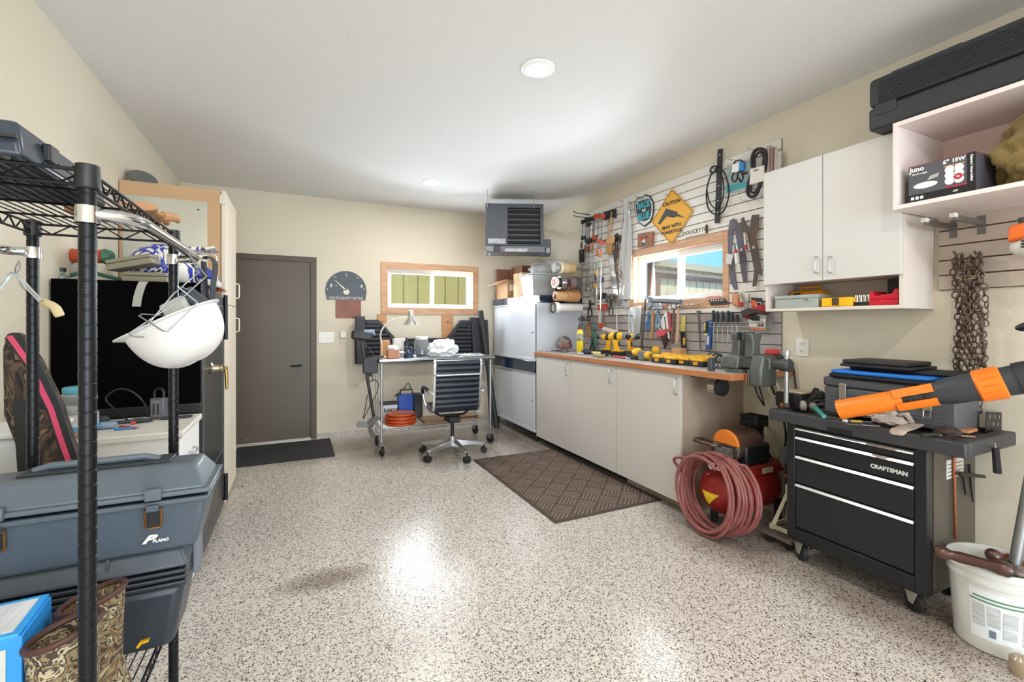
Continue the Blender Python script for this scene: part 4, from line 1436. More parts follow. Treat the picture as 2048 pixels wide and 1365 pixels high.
# ================================================================ tall tan cabinet by the door
TAN = M('c9a47c', .6, var=.2, vs=4, col2='bb946a')
CREAM = M('e3d7c4', .5)
CBX, CBY0, CBY1, CBZ = -.462, 3.865, 4.52, 2.29
t = thing('tall_cabinet', 'tall tan cabinet with cream doors standing beside the brown door', 'cabinet')
bx((XL + .004, CBY0, 0), (CBX - .03, CBY1, CBZ)).ob('body', TAN, t, bevel=.002)
zs = PX(466, 613, CBX).z
hzs = []
for (z0, z1, va, vb) in ((zs + .002, CBZ, 596, 567), (.03, zs - .002, 664, 637)):
    d = bx((CBX - .026, CBY0 + .004, z0), (CBX, CBY1 - .002, z1)).ob('door', CREAM, t, bevel=.003)
    hy = CBY1 - .05
    za, zb = PX(474, va, CBX + .02).z, PX(474, vb, CBX + .02).z
    B().tube([(CBX, hy, za), (CBX + .022, hy, za), (CBX + .028, hy, za + .008), (CBX + .028, hy, zb - .008), (CBX + .022, hy, zb), (CBX, hy, zb)], .005, 8).ob('handle', M('e9e4d8', .3), d)
hz = PY(454, 400, CBY0).z
bx((CBX - .036, CBY0 - .006, hz - .035), (CBX + .002, CBY0 + .002, hz + .035)).ob('hinge', M('d7d2c6', .35, .4), t, bevel=.003)
for (u, v) in ((340, 389),):
    q_ = PY(u, v, CBY0)
    B().cyl((q_.x, CBY0 - .006, q_.z), (q_.x, CBY0, q_.z), .009, n=10).ob('screw', METAL, t)
# glossy white sheet / mirror on its side
a, b_ = PY(246, 400, CBY0), PY(415, 405, CBY0)
o = bx((a.x, CBY0 - .006, 1.60), (b_.x, CBY0 - .001, b_.z)).ob('wall_mirror', M('d9dcd8', .04, .92))
tag(o, 'frameless mirror fixed on the side of the tall tan cabinet', 'mirror')
q_ = PY(397, 420, CBY0)
B().cyl((q_.x, CBY0 - .012, q_.z), (q_.x, CBY0 - .006, q_.z), .006, n=10).ob('mirror_screw', DARKM, o)
# on top of the cabinet
p = PY(282, 350, 3.98)
t = thing('round_hubcap', 'grey round plastic disc leaning on top of the tall cabinet', 'disc')
b = B().lathe([(.0, -.012), (.075, -.012), (.088, 0), (.083, .012), (.02, .02), (.0, .02)], (0, 0, 0), 28, (0, 1, 0)).xf(Matrix.Translation((p.x, 4.02, CBZ + .068)) @ Matrix.Rotation(math.radians(-50), 4, 'X') @ Matrix.Rotation(math.radians(20), 4, 'Z'))
b.ob('disc', M('6b716e', .4), t)
q0 = Vector((p.x - .09, 3.98, CBZ + .1))
B().cyl(q0, q0 + Vector((-.03, -.03, .0)), .008, n=10).ob('knob', METAL, t)
p = PY(372, 365, 4.3)
o = bx((p.x - .02, 4.28, CBZ), (p.x + .02, 4.36, CBZ + .05)).ob('black_clip', BLACKP, bevel=.004)
tag(o, 'small black block on top of the tall cabinet', 'block')

# ================================================================ gun safe
SAFE = M('26282c', .38, .2, var=.2, vs=5)
SX, SY0_, SY1_, SZ_ = -.460, 2.94, 3.80, 1.54
t = thing('gun_safe', 'tall black steel gun safe with brass handle against the cream wall', 'safe')
bx((XL + .004, SY0_, .02), (SX - .025, SY1_, SZ_)).ob('body', SAFE, t, bevel=.006)
d = bx((SX - .022, SY0_ + .01, .05), (SX, SY1_ - .01, SZ_ - .03)).ob('door', M('2d2f33', .3, .3), t, bevel=.004)
bx((SX, SY0_ + .06, .45), (SX + .003, SY1_ - .06, .455)).ob('trim_line', M('8e8f92', .4, .6), d)
b = B()
for (y0, y1, z0, z1) in ((SY0_ + .05, SY0_ + .056, .12, 1.45), (SY1_ - .07, SY1_ - .064, .12, 1.45), (SY0_ + .05, SY1_ - .064, .12, .126), (SY0_ + .05, SY1_ - .064, 1.444, 1.45)):
    b.box((SX, y0, z0), (SX + .002, y1, z1))
b.ob('pinstripe', M('6e7074', .4, .5), d)
for v0, v1 in ((680, 590), (1004, 952)):
    za, zb = PX(449, v0, SX + .01).z, PX(449, v1, SX + .01).z
    B().cyl((SX + .012, SY1_ - .03, za), (SX + .012, SY1_ - .03, zb), .014, n=12).ob('hinge', M('1f2124', .35, .4), t)
BRASS = M('b99a5a', .22, .95)
hp = PX(427, 737, SX + .02)
B().lathe([(.034, 0), (.036, .012), (.022, .02), (.018, .05), (.026, .058), (.026, .068)], (SX, hp.y, hp.z), 20, (1, 0, 0)).ob('dial_lock', M('c9bfa4', .2, .95), d)
hq = PX(446, 737, SX + .03)
B().cyl((SX, hq.y, hq.z), (SX + .05, hq.y, hq.z), .012, n=12).ob('handle_shaft', BRASS, d)
B().tube([(SX + .045, hq.y, hq.z + .01), (SX + .05, hq.y + .005, hq.z - .06), (SX + .05, hq.y + .01, hq.z - .14)], [.011, .010, .008], 10).ob('lever', BRASS, d)
lq = PX(437, 600, SX)
bx((SX, lq.y - .05, 1.27), (SX + .0015, lq.y + .04, 1.45)).ob('label_plate', M('8d8f90', .5, var=.6, vs=30), d)
# flat black panel on the dresser in front of the safe
t2 = bx((XL + .008, SY0_ - .022, .905), (SX - .002, SY0_ - .004, SZ_ + .006)).ob('leaning_board', M('020203', 1.0, spec=.1), bevel=.002)
tag(t2, 'large square matte black panel leaning on the safe above the white dresser', 'panel')
bx((XL + .008, SY0_ - .026, .855), (SX - .002, SY0_ - .004, .904)).ob('lower_rail', M('1c1d20', .35), t2, bevel=.003)

# ================================================================ white dresser
WD = M('e3e2df', .42, var=.15, vs=2)
DSX, DSY0, DSY1, DSZ = -.452, 2.455, 2.905, .85
t = thing('dresser', 'white chest of drawers with thick top standing by the black safe', 'dresser')
bx((XL + .004, DSY0 + .02, .04), (DSX - .03, DSY1, DSZ - .03)).ob('body', WD, t, bevel=.003)
bx((XL + .004, DSY0, DSZ - .03), (DSX, DSY1, DSZ)).ob('top', M('dcd9cf', .45, var=.3, vs=5, col2='c9c3b2'), t, bevel=.006)
for k in range(3):
    z0 = .06 + k * .253
    d = bx((DSX - .03, DSY0 + .03, z0), (DSX - .012, DSY1 - .01, z0 + .245)).ob('drawer', M('f1f1f0', .35), t, bevel=.004)
    ym = (DSY0 + DSY1) / 2
    B().tube([(DSX - .012, ym - .05, z0 + .15), (DSX + .012, ym - .04, z0 + .14), (DSX + .012, ym + .04, z0 + .14), (DSX - .012, ym + .05, z0 + .15)], .005, 8).ob('handle', METAL, d)
# ---- on the dresser
z = DSZ + .0005
def dz(u, v): return PZ(u, v, DSZ)
t = thing('snack_jar', 'clear bear-shaped plastic jar with light blue lid', 'jar')
c = dz(152, 866)
c.x += .01
B().lathe([(.058, 0), (.064, .01), (.064, .085), (.058, .10), (.052, .125), (.062, .145), (.062, .165), (.050, .175)], (c.x, c.y, z), 24).ob('jar', M('dfe6ea', .1, trans=.7), t)
B().lathe([(.0655, .012), (.0655, .035)], (c.x, c.y, z), 24, caps=False).ob('blue_band', M('5aa9d6', .5), t)
B().lathe([(.0655, .035), (.0655, .085)], (c.x, c.y, z), 24, caps=False).ob('paper_label', M('e4e4ea', .5, var=.7, vs=40, col2='8f93a8'), t)
B().lathe([(.052, .175), (.054, .178), (.054, .198), (.048, .202)], (c.x, c.y, z), 24).ob('lid', M('62b7cf', .4), t)
for s in (-1, 1):
    B().sph((c.x + s * .062 * CA, c.y - s * .062 * SA, z + .15), .016, 10, 7).ob('jar_ear', M('dfe6ea', .15, trans=.6), t)
t = thing('key_lock_box', 'grey key lock box with black shackle on the white dresser', 'lock box')
c = dz(318, 838)
m = Matrix.Translation((c.x, c.y, z)) @ Matrix.Rotation(math.radians(-20), 4, 'Z')
B().box((-.032, -.02, 0), (.032, .02, .105)).xf(m).ob('body', M('6d7077', .4, .4), t, bevel=.005)
B().box((-.024, -.022, .012), (.024, -.02, .095)).xf(m).ob('face_plate', M('9a9da2', .35, .5), t)
for i in range(5):
    for s in (-1, 1):
        B().cyl((s * .010, -.022, .03 + i * .011), (s * .010, -.026, .03 + i * .011), .004, n=8).xf(m).ob('button', BLACKP, t)
B().tube([m @ Vector((-.022, 0, .105)), m @ Vector((-.022, 0, .13))] + [m @ Vector((-.022 * math.cos(a * PI / 8), 0, .13 + .022 * math.sin(a * PI / 8))) for a in range(1, 8)] + [m @ Vector((.022, 0, .13)), m @ Vector((.022, 0, .105))], .006, 8).ob('shackle', BLACKP, t)
o = B().tube(smoothline([dz(256, 845) + Vector((0, 0, .008)), PY(225, 815, 2.68), PY(212, 797, 2.68), PY(235, 779, 2.68), PY(262, 783, 2.68), PY(288, 806, 2.70), dz(297, 838) + Vector((0, 0, .01))]), .004, 7).ob('black_cable', BLACKP)
tag(o, 'stiff black cable looping up from the dresser top', 'cable')
rr = random.Random(11)
for k, (u0_, v0_, u1_, v1_, col, lab, nm) in enumerate((
        (228, 862, 275, 858, '3f8fd0', 'translucent blue pen lying on the dresser top', 'pen'),
        (240, 856, 272, 859, 'c8402c', 'red pen lying across the dresser top', 'pen'),
        (222, 851, 300, 843, '26344c', 'dark blue flat strap lying on the dresser', 'strap'),
        (268, 848, 302, 845, '20242c', 'short black marker on the dresser', 'pen'),
        (322, 841, 382, 836, '2a2b2e', 'long black pry tool lying on the dresser', 'tool'),
        (262, 850, 258, 850, 'd2553c', 'tiny red cap lying on the dresser', 'cap'))):
    p0, p1 = dz(u0_, v0_), dz(u1_, v1_)
    r = .0055 if 'pen' in lab or 'marker' in lab else .008
    p0.z = p1.z = z + r
    if (p1 - p0).length < .02:
        p1 = p0 + Vector((.02, 0, 0))
    t = thing(nm, lab, nm)
    B().cyl(p0, p1, r, r * .8, 10).ob('barrel', M(col, .35), t)
    e_ = (p1 - p0).normalized() * .012
    B().cyl(p1, p1 + e_, r * .7, .001, 8).ob('tip', METAL if 'pen' in lab else BLACKP, t)
o = blob(tuple(dz(203, 850) + Vector((0, 0, .02))), .03, (1.1, .9, .8), .3, 31, 12, 8).ob('round_widget', M('3b3f4a', .4), sub=1)
tag(o, 'dark grey round knob part beside the pens on the dresser', 'knob')
o = blob(tuple(dz(212, 858) + Vector((0, 0, .015))), .035, (1.2, .8, .5), .5, 33, 14, 9).ob('plastic_scrap', M('b7d4e8', .2, trans=.5), sub=1)
tag(o, 'crumpled clear blue plastic wrapper on the dresser', 'wrapper')
b = B()
for k in range(40):
    p = dz(rr.uniform(130, 170), rr.uniform(874, 878))
    d_ = Vector((rr.uniform(-1, 1), rr.uniform(-1, 1), rr.uniform(0, .4))) * .012
    b.cyl(Vector((p.x, p.y, z + .004)) - d_ * .5, Vector((p.x, p.y, z + .005 + rr.random() * .008)) + d_ * .5, .003, n=5)
o = b.ob('wood_shavings', M('c98a5a', .7))
tag(o, 'orange-brown shavings heaped by the jar', 'shavings')
o['kind'] = 'stuff'
for k, (u, v, s, lab) in enumerate(((290, 838, .05, 'white paper scrap flat on the dresser top'), (270, 838, .035, 'small white card lying on the dresser'))):
    p = dz(u, v)
    o = bx((p.x - s, p.y - s * .6, z), (p.x + s, p.y + s * .6, z + .002)).ob('paper_scrap', M('e8e6df', .7))
    tag(o, lab, 'paper')
o = blob(tuple(dz(330, 834) + Vector((0, 0, .025))), .035, (1.2, .8, .8), .35, 37, 12, 8).ob('grey_pouch', M('4a4e58', .6), sub=1)
tag(o, 'dark grey pouch beside the key lock box', 'pouch')

# ================================================================ things on the safe top
z = SZ_ + .0005
t = thing('motocross_helmet', 'white motocross helmet with blue and black graphics on the safe', 'helmet')
HWH = camo(['e9e7e0', 'e9e7e0', '2f3fa8', 'e9e7e0', '1d1d22', 'e4e2da'], 5.0, .3)
hc = Vector((-.70, 3.30, z + .13))
b = B().sph((0, 0, 0), 1, 26, 16)
for i, p in enumerate(b.v):
    q_ = Vector((p.x * .17, p.y * .135, p.z * .13))
    if p.x > .45 and p.z < .1:
        q_.x += .05 * (p.x - .45)
        q_.z -= .02
    b.v[i] = hc + q_
b.ob('shell', HWH, t, sub=1)
B().prism([(-.02, 0), (.17, .02), (.20, .035), (.20, .045), (.16, .035), (-.02, .03)], 1, -.10, .10).xf(Matrix.Translation(hc + Vector((.06, 0, .075)))).ob('visor', HWH, t, bevel=.004)
B().prism([(.10, -.06), (.24, -.07), (.25, -.03), (.22, -.01), (.11, 0)], 1, -.06, .06).xf(Matrix.Translation(hc)).ob('chin_bar', M('2f3fa8', .3), t, bevel=.01)
bx((-.60, 3.24, z + .08), (-.545, 3.36, z + .13)).ob('eye_port', M('1a1b1f', .5), t, bevel=.01)
t = thing('motocross_helmet', 'blue and white motocross helmet lying at the safe front edge', 'helmet')
HB2 = camo(['2f3fa8', 'e6e4dd', '2f3fa8', 'e6e4dd', '202126', 'dcdad2'], 7.0, .3, seed=3)
b = B().sph((0, 0, 0), 1, 22, 14)
hc = Vector((-.565, 3.62, z + .075))
for i, p in enumerate(b.v):
    b.v[i] = hc + Vector((p.x * .10, p.y * .13, p.z * .075))
b.ob('shell', HB2, t, sub=1)
bx((-.50, 3.56, z + .03), (-.462, 3.69, z + .075)).ob('chin_bar', M('dcdad4', .35), t, bevel=.01)
EB = M('8b8672', .5)
for k, (u, v, tilt, lab) in enumerate(((268, 540, -14, 'beige plastic electronics case tilted on the stack'), (300, 550, -8, 'flat beige plastic case lying lowest on the safe'))):
    t = thing('electronics_case', lab, 'case')
    p = PY(u, v, 3.08 + .0 * k)
    m = Matrix.Translation((p.x, 3.08, z + .035 + (1 - k) * .080)) @ Matrix.Rotation(math.radians(tilt if k == 0 else 0), 4, 'Y') @ Matrix.Rotation(math.radians(-6), 4, 'Z')
    B().box((-.10, -.07, -.028), (.10, .07, .004)).xf(m).ob('lower_shell', EB, t, bevel=.005)
    B().box((-.098, -.068, .006), (.098, .068, .026)).xf(m).ob('upper_shell', EB, t, bevel=.005)
t = thing('flat_strap', 'pale grey webbing strap hanging down over the black panel', 'strap')
s0 = PY(283, 560, SY0_ - .03)
b = B()
st = smoothline([(s0.x + .02, SY0_ + .05, z + .002), (s0.x + .01, SY0_ - .02, z + .003), (s0.x, SY0_ - .032, z - .02), (s0.x - .015, SY0_ - .032, z - .08), (s0.x - .02, SY0_ - .032, z - .125)], 4)
b.rings([[p + Vector((-.018, 0, 0)), p + Vector((.018, 0, 0)), p + Vector((.018, .001, .002)), p + Vector((-.018, .001, .002))] for p in st])
b.ob('webbing', M('a9aaa4', .7), t)
t = thing('lawn_sprinkler', 'orange and green oscillating sprinkler on curved legs', 'sprinkler')
GRN = M('3d6a52', .5)
pc = PY(178, 505, 3.15)
sp_ = Vector((pc.x, 3.15, z + .146))
B().cyl(sp_ + Vector((-.08, .02, 0)), sp_ + Vector((.07, -.02, 0)), .036, n=18).ob('body', M('b0492a', .5), t)
for s in (-1, 1):
    e0 = sp_ + Vector((s * .075, -s * .02, 0))
    B().cyl(e0, e0 + Vector((s * .028, -s * .007, 0)), .042, .030, 16).ob('end_cap', GRN, t)
B().tube(smoothline([sp_ + Vector((-.16, 0, -.13)), sp_ + Vector((-.08, 0, -.105)), sp_ + Vector((0, 0, -.085)), sp_ + Vector((.08, 0, -.105)), sp_ + Vector((.17, 0, -.13))]), .010, 8).ob('curved_leg', GRN, t)
B().tube([sp_ + Vector((-.01, 0, -.085)), sp_ + Vector((0, 0, -.04)), sp_ + Vector((.015, 0, -.02))], .014, 8).ob('stem', BLACKP, t)
t = thing('small_bottle', 'small clear bottle with black cap standing on the safe', 'bottle')
c = PY(123, 556, 3.05)
B().lathe([(.028, 0), (.03, .006), (.028, .03), (.012, .04), (.012, .05)], (c.x, 3.05, z), 16).ob('bottle', M('a9b9b0', .15, trans=.6), t)
B().lathe([(.018, .05), (.018, .068), (.012, .07)], (c.x, 3.05, z), 14).ob('cap', BLACKP, t)
b = B()
rr = random.Random(4)
lc = PX(447, 573, SX - .0)
for k in range(16):
    a = rr.uniform(-1.2, 1.2)
    p0 = Vector((SX - .04, 3.55, z + .006))
    p1 = p0 + Vector((rr.uniform(.0, .09), rr.uniform(-.25, .22), rr.uniform(0, .02)))
    b.cyl(p0.lerp(p1, .2), p1, .006, .002, 5)
o = b.ob('dry_twig', M('7c4326', .8))
tag(o, 'dry red-brown twig lying on the safe corner', 'twig')

# ================================================================ wire shelf rack close to the camera
RACK = M('15181d', .32, .5)
RX0, RX1, RY0, RY1 = -.64, -.33, 1.04, 1.66
t = thing('wire_shelf_rack', 'black wire shelving rack with chrome hanging rails', 'shelf rack')
TOPZ = 1.605
for (x, y) in ((RX1, RY0), (RX1, RY1), (RX0, RY1), (RX0, RY0)):
    prof = [(.0127, 0)]
    zz = .03
    while zz < TOPZ - .02:
        prof += [(.0127, zz), (.0119, zz + .001), (.0119, zz + .003), (.0127, zz + .004)]
        zz += .0254
    prof += [(.0127, TOPZ - .004), (.010, TOPZ)]
    p = B().lathe(prof, (x, y, 0), 14).ob('post', RACK, t)
    for sz_ in (1.565, .463, .12):
        B().lathe([(.0165, 0), (.0185, .004), (.0165, .04), (.0165, .042)], (x, y, sz_), 14).ob('collar', BLACKP, p)
    B().lathe([(.0175, 0), (.0175, .03)], (x, y, 1.505), 16).ob('chrome_collar', CHROME, p)


def wire_shelf(z):
    b = B()
    r = .0032
    for x in (RX0, RX1):
        for dz_ in (0, -.026):
            b.cyl((x, RY0, z + dz_), (x, RY1, z + dz_), r, n=6)
        n = 22
        b.tube([(x, RY0 + (RY1 - RY0) * k / n, z - (.026 if k % 2 else 0)) for k in range(n + 1)], .0022, 5)
    for y in (RY0, RY1):
        for dz_ in (0, -.026):
            b.cyl((RX0, y, z + dz_), (RX1, y, z + dz_), r, n=6)
        n = 8
        b.tube([(RX0 + (RX1 - RX0) * k / n, y, z - (.026 if k % 2 else 0)) for k in range(n + 1)], .0022, 5)
    so = b.ob('shelf_frame', RACK, t)
    n = 16
    for k in range(1, n):
        x = RX0 + (RX1 - RX0) * k / n
        B().cyl((x, RY0, z + .004), (x, RY1, z + .004), .0018, n=5, caps=False).ob('shelf_wire', RACK, so)
    for k in range(1, 4):
        y = RY0 + (RY1 - RY0) * k / 4
        B().cyl((RX0, y, z - .002), (RX1, y, z - .002), .0028, n=5, caps=False).ob('cross_wire', RACK, so)


wire_shelf(1.598)
wire_shelf(.480)
wire_shelf(.14)
RZ = 1.522
B().tube(smoothline([(RX1, RY0, RZ), (RX1 + .035, RY0 + .006, RZ), (RX1 + .062, RY0 + .04, RZ), (RX1 + .066, RY0 + .12, RZ), (RX1 + .066, RY1 - .12, RZ), (RX1 + .05, RY1 - .02, RZ), (RX1, RY1, RZ)], 6), .0115, 12).ob('hanging_rail', CHROME, t)
B().tube(smoothline([(RX0, RY1, RZ), (RX0 - .05, RY1 - .02, RZ), (RX0 - .06, RY1 - .12, RZ), (RX0 - .06, RY0 + .12, RZ), (RX0 - .05, RY0 + .02, RZ), (RX0, RY0, RZ)], 6), .0115, 12).ob('hanging_rail', CHROME, t)

# ---- flat dark case on the top shelf
t = thing('plastic_case', 'flat dark blue-grey plastic case lying on the top wire shelf', 'case')
NB = M('333b47', .28)
z = 1.6045
B().taper((RX0 + .03, RY0 - .02, z), (RX1 - .075, RY1 - .27, z + .062), (.012, .012)).ob('shell', NB, t, bevel=.008, seg=3)
for y in (RY0 + .06, RY1 - .36):
    bx((RX1 - .083, y, z + .018), (RX1 - .070, y + .035, z + .05)).ob('latch', BLACKP, t, bevel=.003)
bx((RX0 + .04, RY0 - .025, z + .028), (RX1 - .082, RY0 - .018, z + .034)).ob('seam', BLACKP, t)
# ---- leather gloves on the top shelf
LG = M('b98a60', .7, var=.3, vs=10, bump=.3, bs=40)
for k, (gx, gy, ga, lab) in enumerate(((-.475, 1.53, 85, 'tan leather work glove lying on the top wire shelf'), (-.368, 1.545, 96, 'second tan leather glove, lying at the front edge of the top shelf'))):
    sg = 1 - 2 * k
    t = thing('leather_glove', lab, 'glove', 'leather gloves')
    m = Matrix.Translation((gx, gy, z + .022)) @ Matrix.Rotation(math.radians(ga), 4, 'Z')
    b = B().sph((0, 0, 0), .05, 16, 10, (1.1, .85, .22)).xf(m)
    b.ob('palm', LG, t, sub=1)
    for i in range(4):
        B().tube([m @ Vector((.04, -.03 + i * .02, 0)), m @ Vector((.075, -.034 + i * .023, .006)), m @ Vector((.105 - abs(i - 1.5) * .008, -.036 + i * .024, -.004))], [.012, .0115, .008], 8).ob('finger', LG, t)
    B().tube([m @ Vector((.0, sg * .035, 0)), m @ Vector((.03, sg * .06, .004)), m @ Vector((.055, sg * .066, 0))], [.013, .012, .008], 8).ob('thumb', LG, t)
    B().cyl((-.04, 0, 0), (-.10, 0, .004), .030, .038, 14).xf(m @ Matrix.Diagonal((1, 1, .3, 1))).ob('cuff', LG, t)

# ---- hard hat with wire rack hanging on the rail
t = thing('hard_hat', 'white hard hat hanging upside down from the chrome rail', 'hard hat')
HHW = M('dedddb', .32)
hc = Vector((-.300, 1.50, 1.333))
ax = Matrix.Translation(hc) @ Matrix.Rotation(-YAW, 4, 'Z') @ Matrix.Rotation(math.radians(-26), 4, 'Y') @ Matrix.Rotation(math.radians(10), 4, 'X')
# local: x along brim, -z down into the dome
b = B()
rings = []
N = 40
for i in range(13):
    f_ = i / 12
    th = f_ * PI / 2
    ring = []
    for k in range(N):
        a = 2 * PI * k / N
        rx = .116 * math.cos(th) ** .75 if i < 12 else .001
        ry = .100 * math.cos(th) ** .75 if i < 12 else .001
        ridge = .004 * max(0, math.cos(2 * a)) * math.sin(2 * th) + .003 * max(0, 1 - abs(math.sin(a)) * 5) * math.sin(th)
        ring.append(Vector((rx * math.cos(a), ry * math.sin(a), -.118 * math.sin(th) - ridge)))
    rings.append(ring)
brim = []
for k in range(N):
    a = 2 * PI * k / N
    ext = .009 + .026 * max(0, -math.cos(a)) ** 3
    brim.append(Vector(((.116 + ext) * math.cos(a), (.100 + .010) * math.sin(a), .004 + .012 * max(0, -math.cos(a)) ** 2)))
inner = [[p * .955 + Vector((0, 0, .002)) for p in r] for r in rings]
b.rings([brim] + rings, caps=False)
n0 = len(b.v)
b.rings([[p + Vector((0, 0, .003)) for p in brim]] + inner, caps=False)
b.f += [(k, (k + 1) % N, n0 + (k + 1) % N, n0 + k) for k in range(N)]
b.xf(ax).ob('shell', HHW, t, smooth=50)
sus = B()
sus.tube([ax @ Vector((.10 * math.cos(2 * PI * k / 24), .08 * math.sin(2 * PI * k / 24), -.012)) for k in range(24)], .006, 6, closed=True)
sus.ob('headband', M('3d4046', .5), t)
B().box((.02, -.05, -.01), (.085, -.03, .045)).xf(ax).ob('sweat_pad', M('b9b8b0', .7), t, bevel=.006)
B().cyl(ax @ Vector((.10, -.01, .0)), ax @ Vector((.075, -.01, .05)), .02, .024, 12).ob('ratchet', M('3a3f48', .4), t)
t = thing('wire_holder', 'bent grey wire holder cradling the hard hat', 'wire holder')
WG = M('9a9c9e', .35, .7)
def HP(u, v, y=1.42): return PY(u, v, y)
y_ = 1.392
loops = [
    [(364, 492, 1.47), (413, 553, 1.44), (360, 600, 1.40), (257, 668, y_), (264, 673, y_), (288, 675, y_)],
    [(372, 500, 1.47), (398, 545, 1.44), (345, 590, 1.40), (290, 657, 1.395)],
    [(355, 573, 1.39), (395, 606, y_), (334, 664, y_ - .02), (325, 662, y_ - .02), (278, 632, y_), (283, 629, 1.42), (330, 631, 1.46), (338, 640, 1.48)],
    [(355, 573, 1.39), (385, 582, 1.46), (387, 590, 1.50)],
]
for lp_ in loops:
    B().tube([PY(u, v, y) for u, v, y in lp_], .0019, 7).ob('wire', WG, t)
t = thing('black_strap_loop', 'black webbing strap loop hanging beside the hard hat', 'strap')
b = B()
st = smoothline([PY(408, 518, 1.62), PY(414, 514, 1.62), PY(421, 516, 1.62), PY(430, 530, 1.61), PY(426, 570, 1.60), PY(424, 600, 1.58), PY(416, 618, 1.56), PY(411, 590, 1.58), PY(408, 550, 1.60), PY(407, 524, 1.62)], 5)
dq = Vector((-SA, -CA, 0)) * .012
b.rings([[p - dq, p + dq, p + dq * .9 + Vector((.002, 0, .001)), p - dq * .9 + Vector((.002, 0, .001))] for p in st])
b.ob('webbing', M('22262c', .6), t)
t = thing('wire_coat_hanger', 'bent wire coat hanger on the far end of the chrome rail', 'hanger')
B().tube(smoothline([PY(352, 520, 1.66), PY(372, 502, 1.66), PY(385, 505, 1.66), PY(410, 508, 1.66), PY(428, 510, 1.66), PY(434, 516, 1.66), PY(432, 524, 1.66)], 5), .002, 6).ob('wire', METAL, t)
B().tube(smoothline([PY(340, 515, 1.66), PY(370, 516, 1.66), PY(400, 518, 1.66), PY(428, 520, 1.66)], 4), .002, 6).ob('wire', METAL, t)
t = thing('clothes_hanger', 'clear plastic clothes hanger with metal hook on the rear rail', 'hanger')
CP = M('e6eef0', .1, trans=.8)
hy = 1.50
B().tube(smoothline([PY(37, 522, hy), PY(40, 535, hy), PY(34, 545, hy), PY(28, 548, hy)], 5), .002, 6).ob('hook', METAL, t)
B().tube(smoothline([PY(-20, 600, hy), PY(10, 565, hy), PY(28, 548, hy), PY(60, 580, hy), PY(82, 603, hy)], 5), .005, 8).ob('shoulder_bar', CP, t)
t = thing('wooden_hanger', 'pale wooden coat hanger arm poking past the rack post', 'hanger')
B().tube(smoothline([PY(62, 588, 1.72), PY(85, 604, 1.72), PY(108, 614, 1.72), PY(120, 633, 1.72)], 5), [.008] * 5 + [.011] * 6 + [.012] * 4 + [.010], 10).ob('arm', M('e3cf9e', .45), t)
B().tube(smoothline([PY(62, 588, 1.72), PY(45, 575, 1.70), PY(38, 560, 1.68), PY(30, 540, 1.66), PY(38, 522, 1.64)], 5), .002, 6).ob('hook', METAL, t)

# ---- two plastic tool boxes on the middle shelf
z = .4865
def TBX(name): pass
PB1, PB2 = M('4e5964', .38, var=.15, vs=3, bump=.08, bs=160), M('5c6771', .36, var=.2, vs=3)
t = thing('plastic_toolbox', 'long blue-grey plastic toolbox with domed lid and brass wire latches, on top of the other', 'toolbox')
y0, y1, x0, x1 = 1.40, 1.60, -1.05, -.207
ub0, ub1, ub2 = .752, .888, .962
B().taper((x0, y0, ub0), (x1, y1, ub1), (.028, .02), top=False).ob('body', PB1, t, bevel=.012, seg=3)
bx((x0 - .004, y0 - .006, ub1 - .014), (x1 + .004, y1 + .006, ub1)).ob('body_rim', PB1, t, bevel=.004)
lid_m = rot('Y', -1.2, (x0, 0, ub1))
bx((x0 - .008, y0 - .010, ub1 + .008), (x1 + .008, y1 + .010, ub1 + .020)).ob('lid_rim', PB2, t, bevel=.004)
B().taper((x0, y0 - .004, ub1 + .018), (x1, y1, ub2), (.03, .05)).ob('lid', PB2, t, bevel=.010, seg=3)
bx((-.60, y0 + .075, ub2), (-.30, y0 + .15, ub2 + .006)).ob('handle_recess', M('2b3036', .5), t, bevel=.003)
B().tube([(-.58, y0 + .11, ub2 + .004), (-.55, y0 + .11, ub2 + .014), (-.36, y0 + .11, ub2 + .014), (-.33, y0 + .11, ub2 + .004)], .009, 8).ob('carry_handle', PB2, t)
for (ua, ub) in ((283, 325), (-20, 10)):
    xa, xb = PY(ua, 1010, y0 - .012).x, PY(ub, 1010, y0 - .012).x
    bx((xa + .006, y0 - .018, ub1 + .006), (xb - .002, y0 - .004, ub1 + .034)).ob('latch_tab', PB2, t, bevel=.002)
    bx((xa + .008, y0 - .014, ub1 - .022), (xb - .008, y0 - .002, ub1 - .006)).ob('latch_tab', PB1, t, bevel=.002)
    zt, zb_ = ub1 - .016, ub1 - .066
    bx((xa + .006, y0 + .004, zb_ + .004), (xb - .006, y0 + .008, zt)).ob('latch_recess', M('15171a', .6), t)
    B().tube([(xa + .004, y0 - .006, zt), (xa + .005, y0 + .0, zb_ + .004), (xa + .008, y0 + .002, zb_), (xb - .008, y0 + .002, zb_), (xb - .005, y0 + .0, zb_ + .004), (xb - .004, y0 - .006, zt)], .0022, 6).ob('wire_latch', M('a8763e', .35, .9), t)
lp_ = PY(302, 1082, y0)
text('logo', 'P', .040, face_y((lp_.x - .004, y0 + .0115, lp_.z)) @ Matrix.Shear('XZ', 4, (.0, 0)) if False else face_y((lp_.x - .004, y0 + .0085, lp_.z)) @ Matrix(((1, .45, 0, 0), (0, .62, 0, 0), (0, 0, 1, 0), (0, 0, 0, 1))), M('e9e9e6', .5), t, depth=.002, bold=.0022)
text('logo', 'PLANO', .010, face_y((lp_.x + .018, y0 + .0085, lp_.z - .006)), M('e9e9e6', .5), t, depth=.002, bold=.0003)
t = thing('plastic_toolbox', 'dark plastic storage box with yellow badge under the blue-grey toolbox', 'toolbox')
y0, y1, x0, x1 = 1.43, 1.625, -.98, -.262
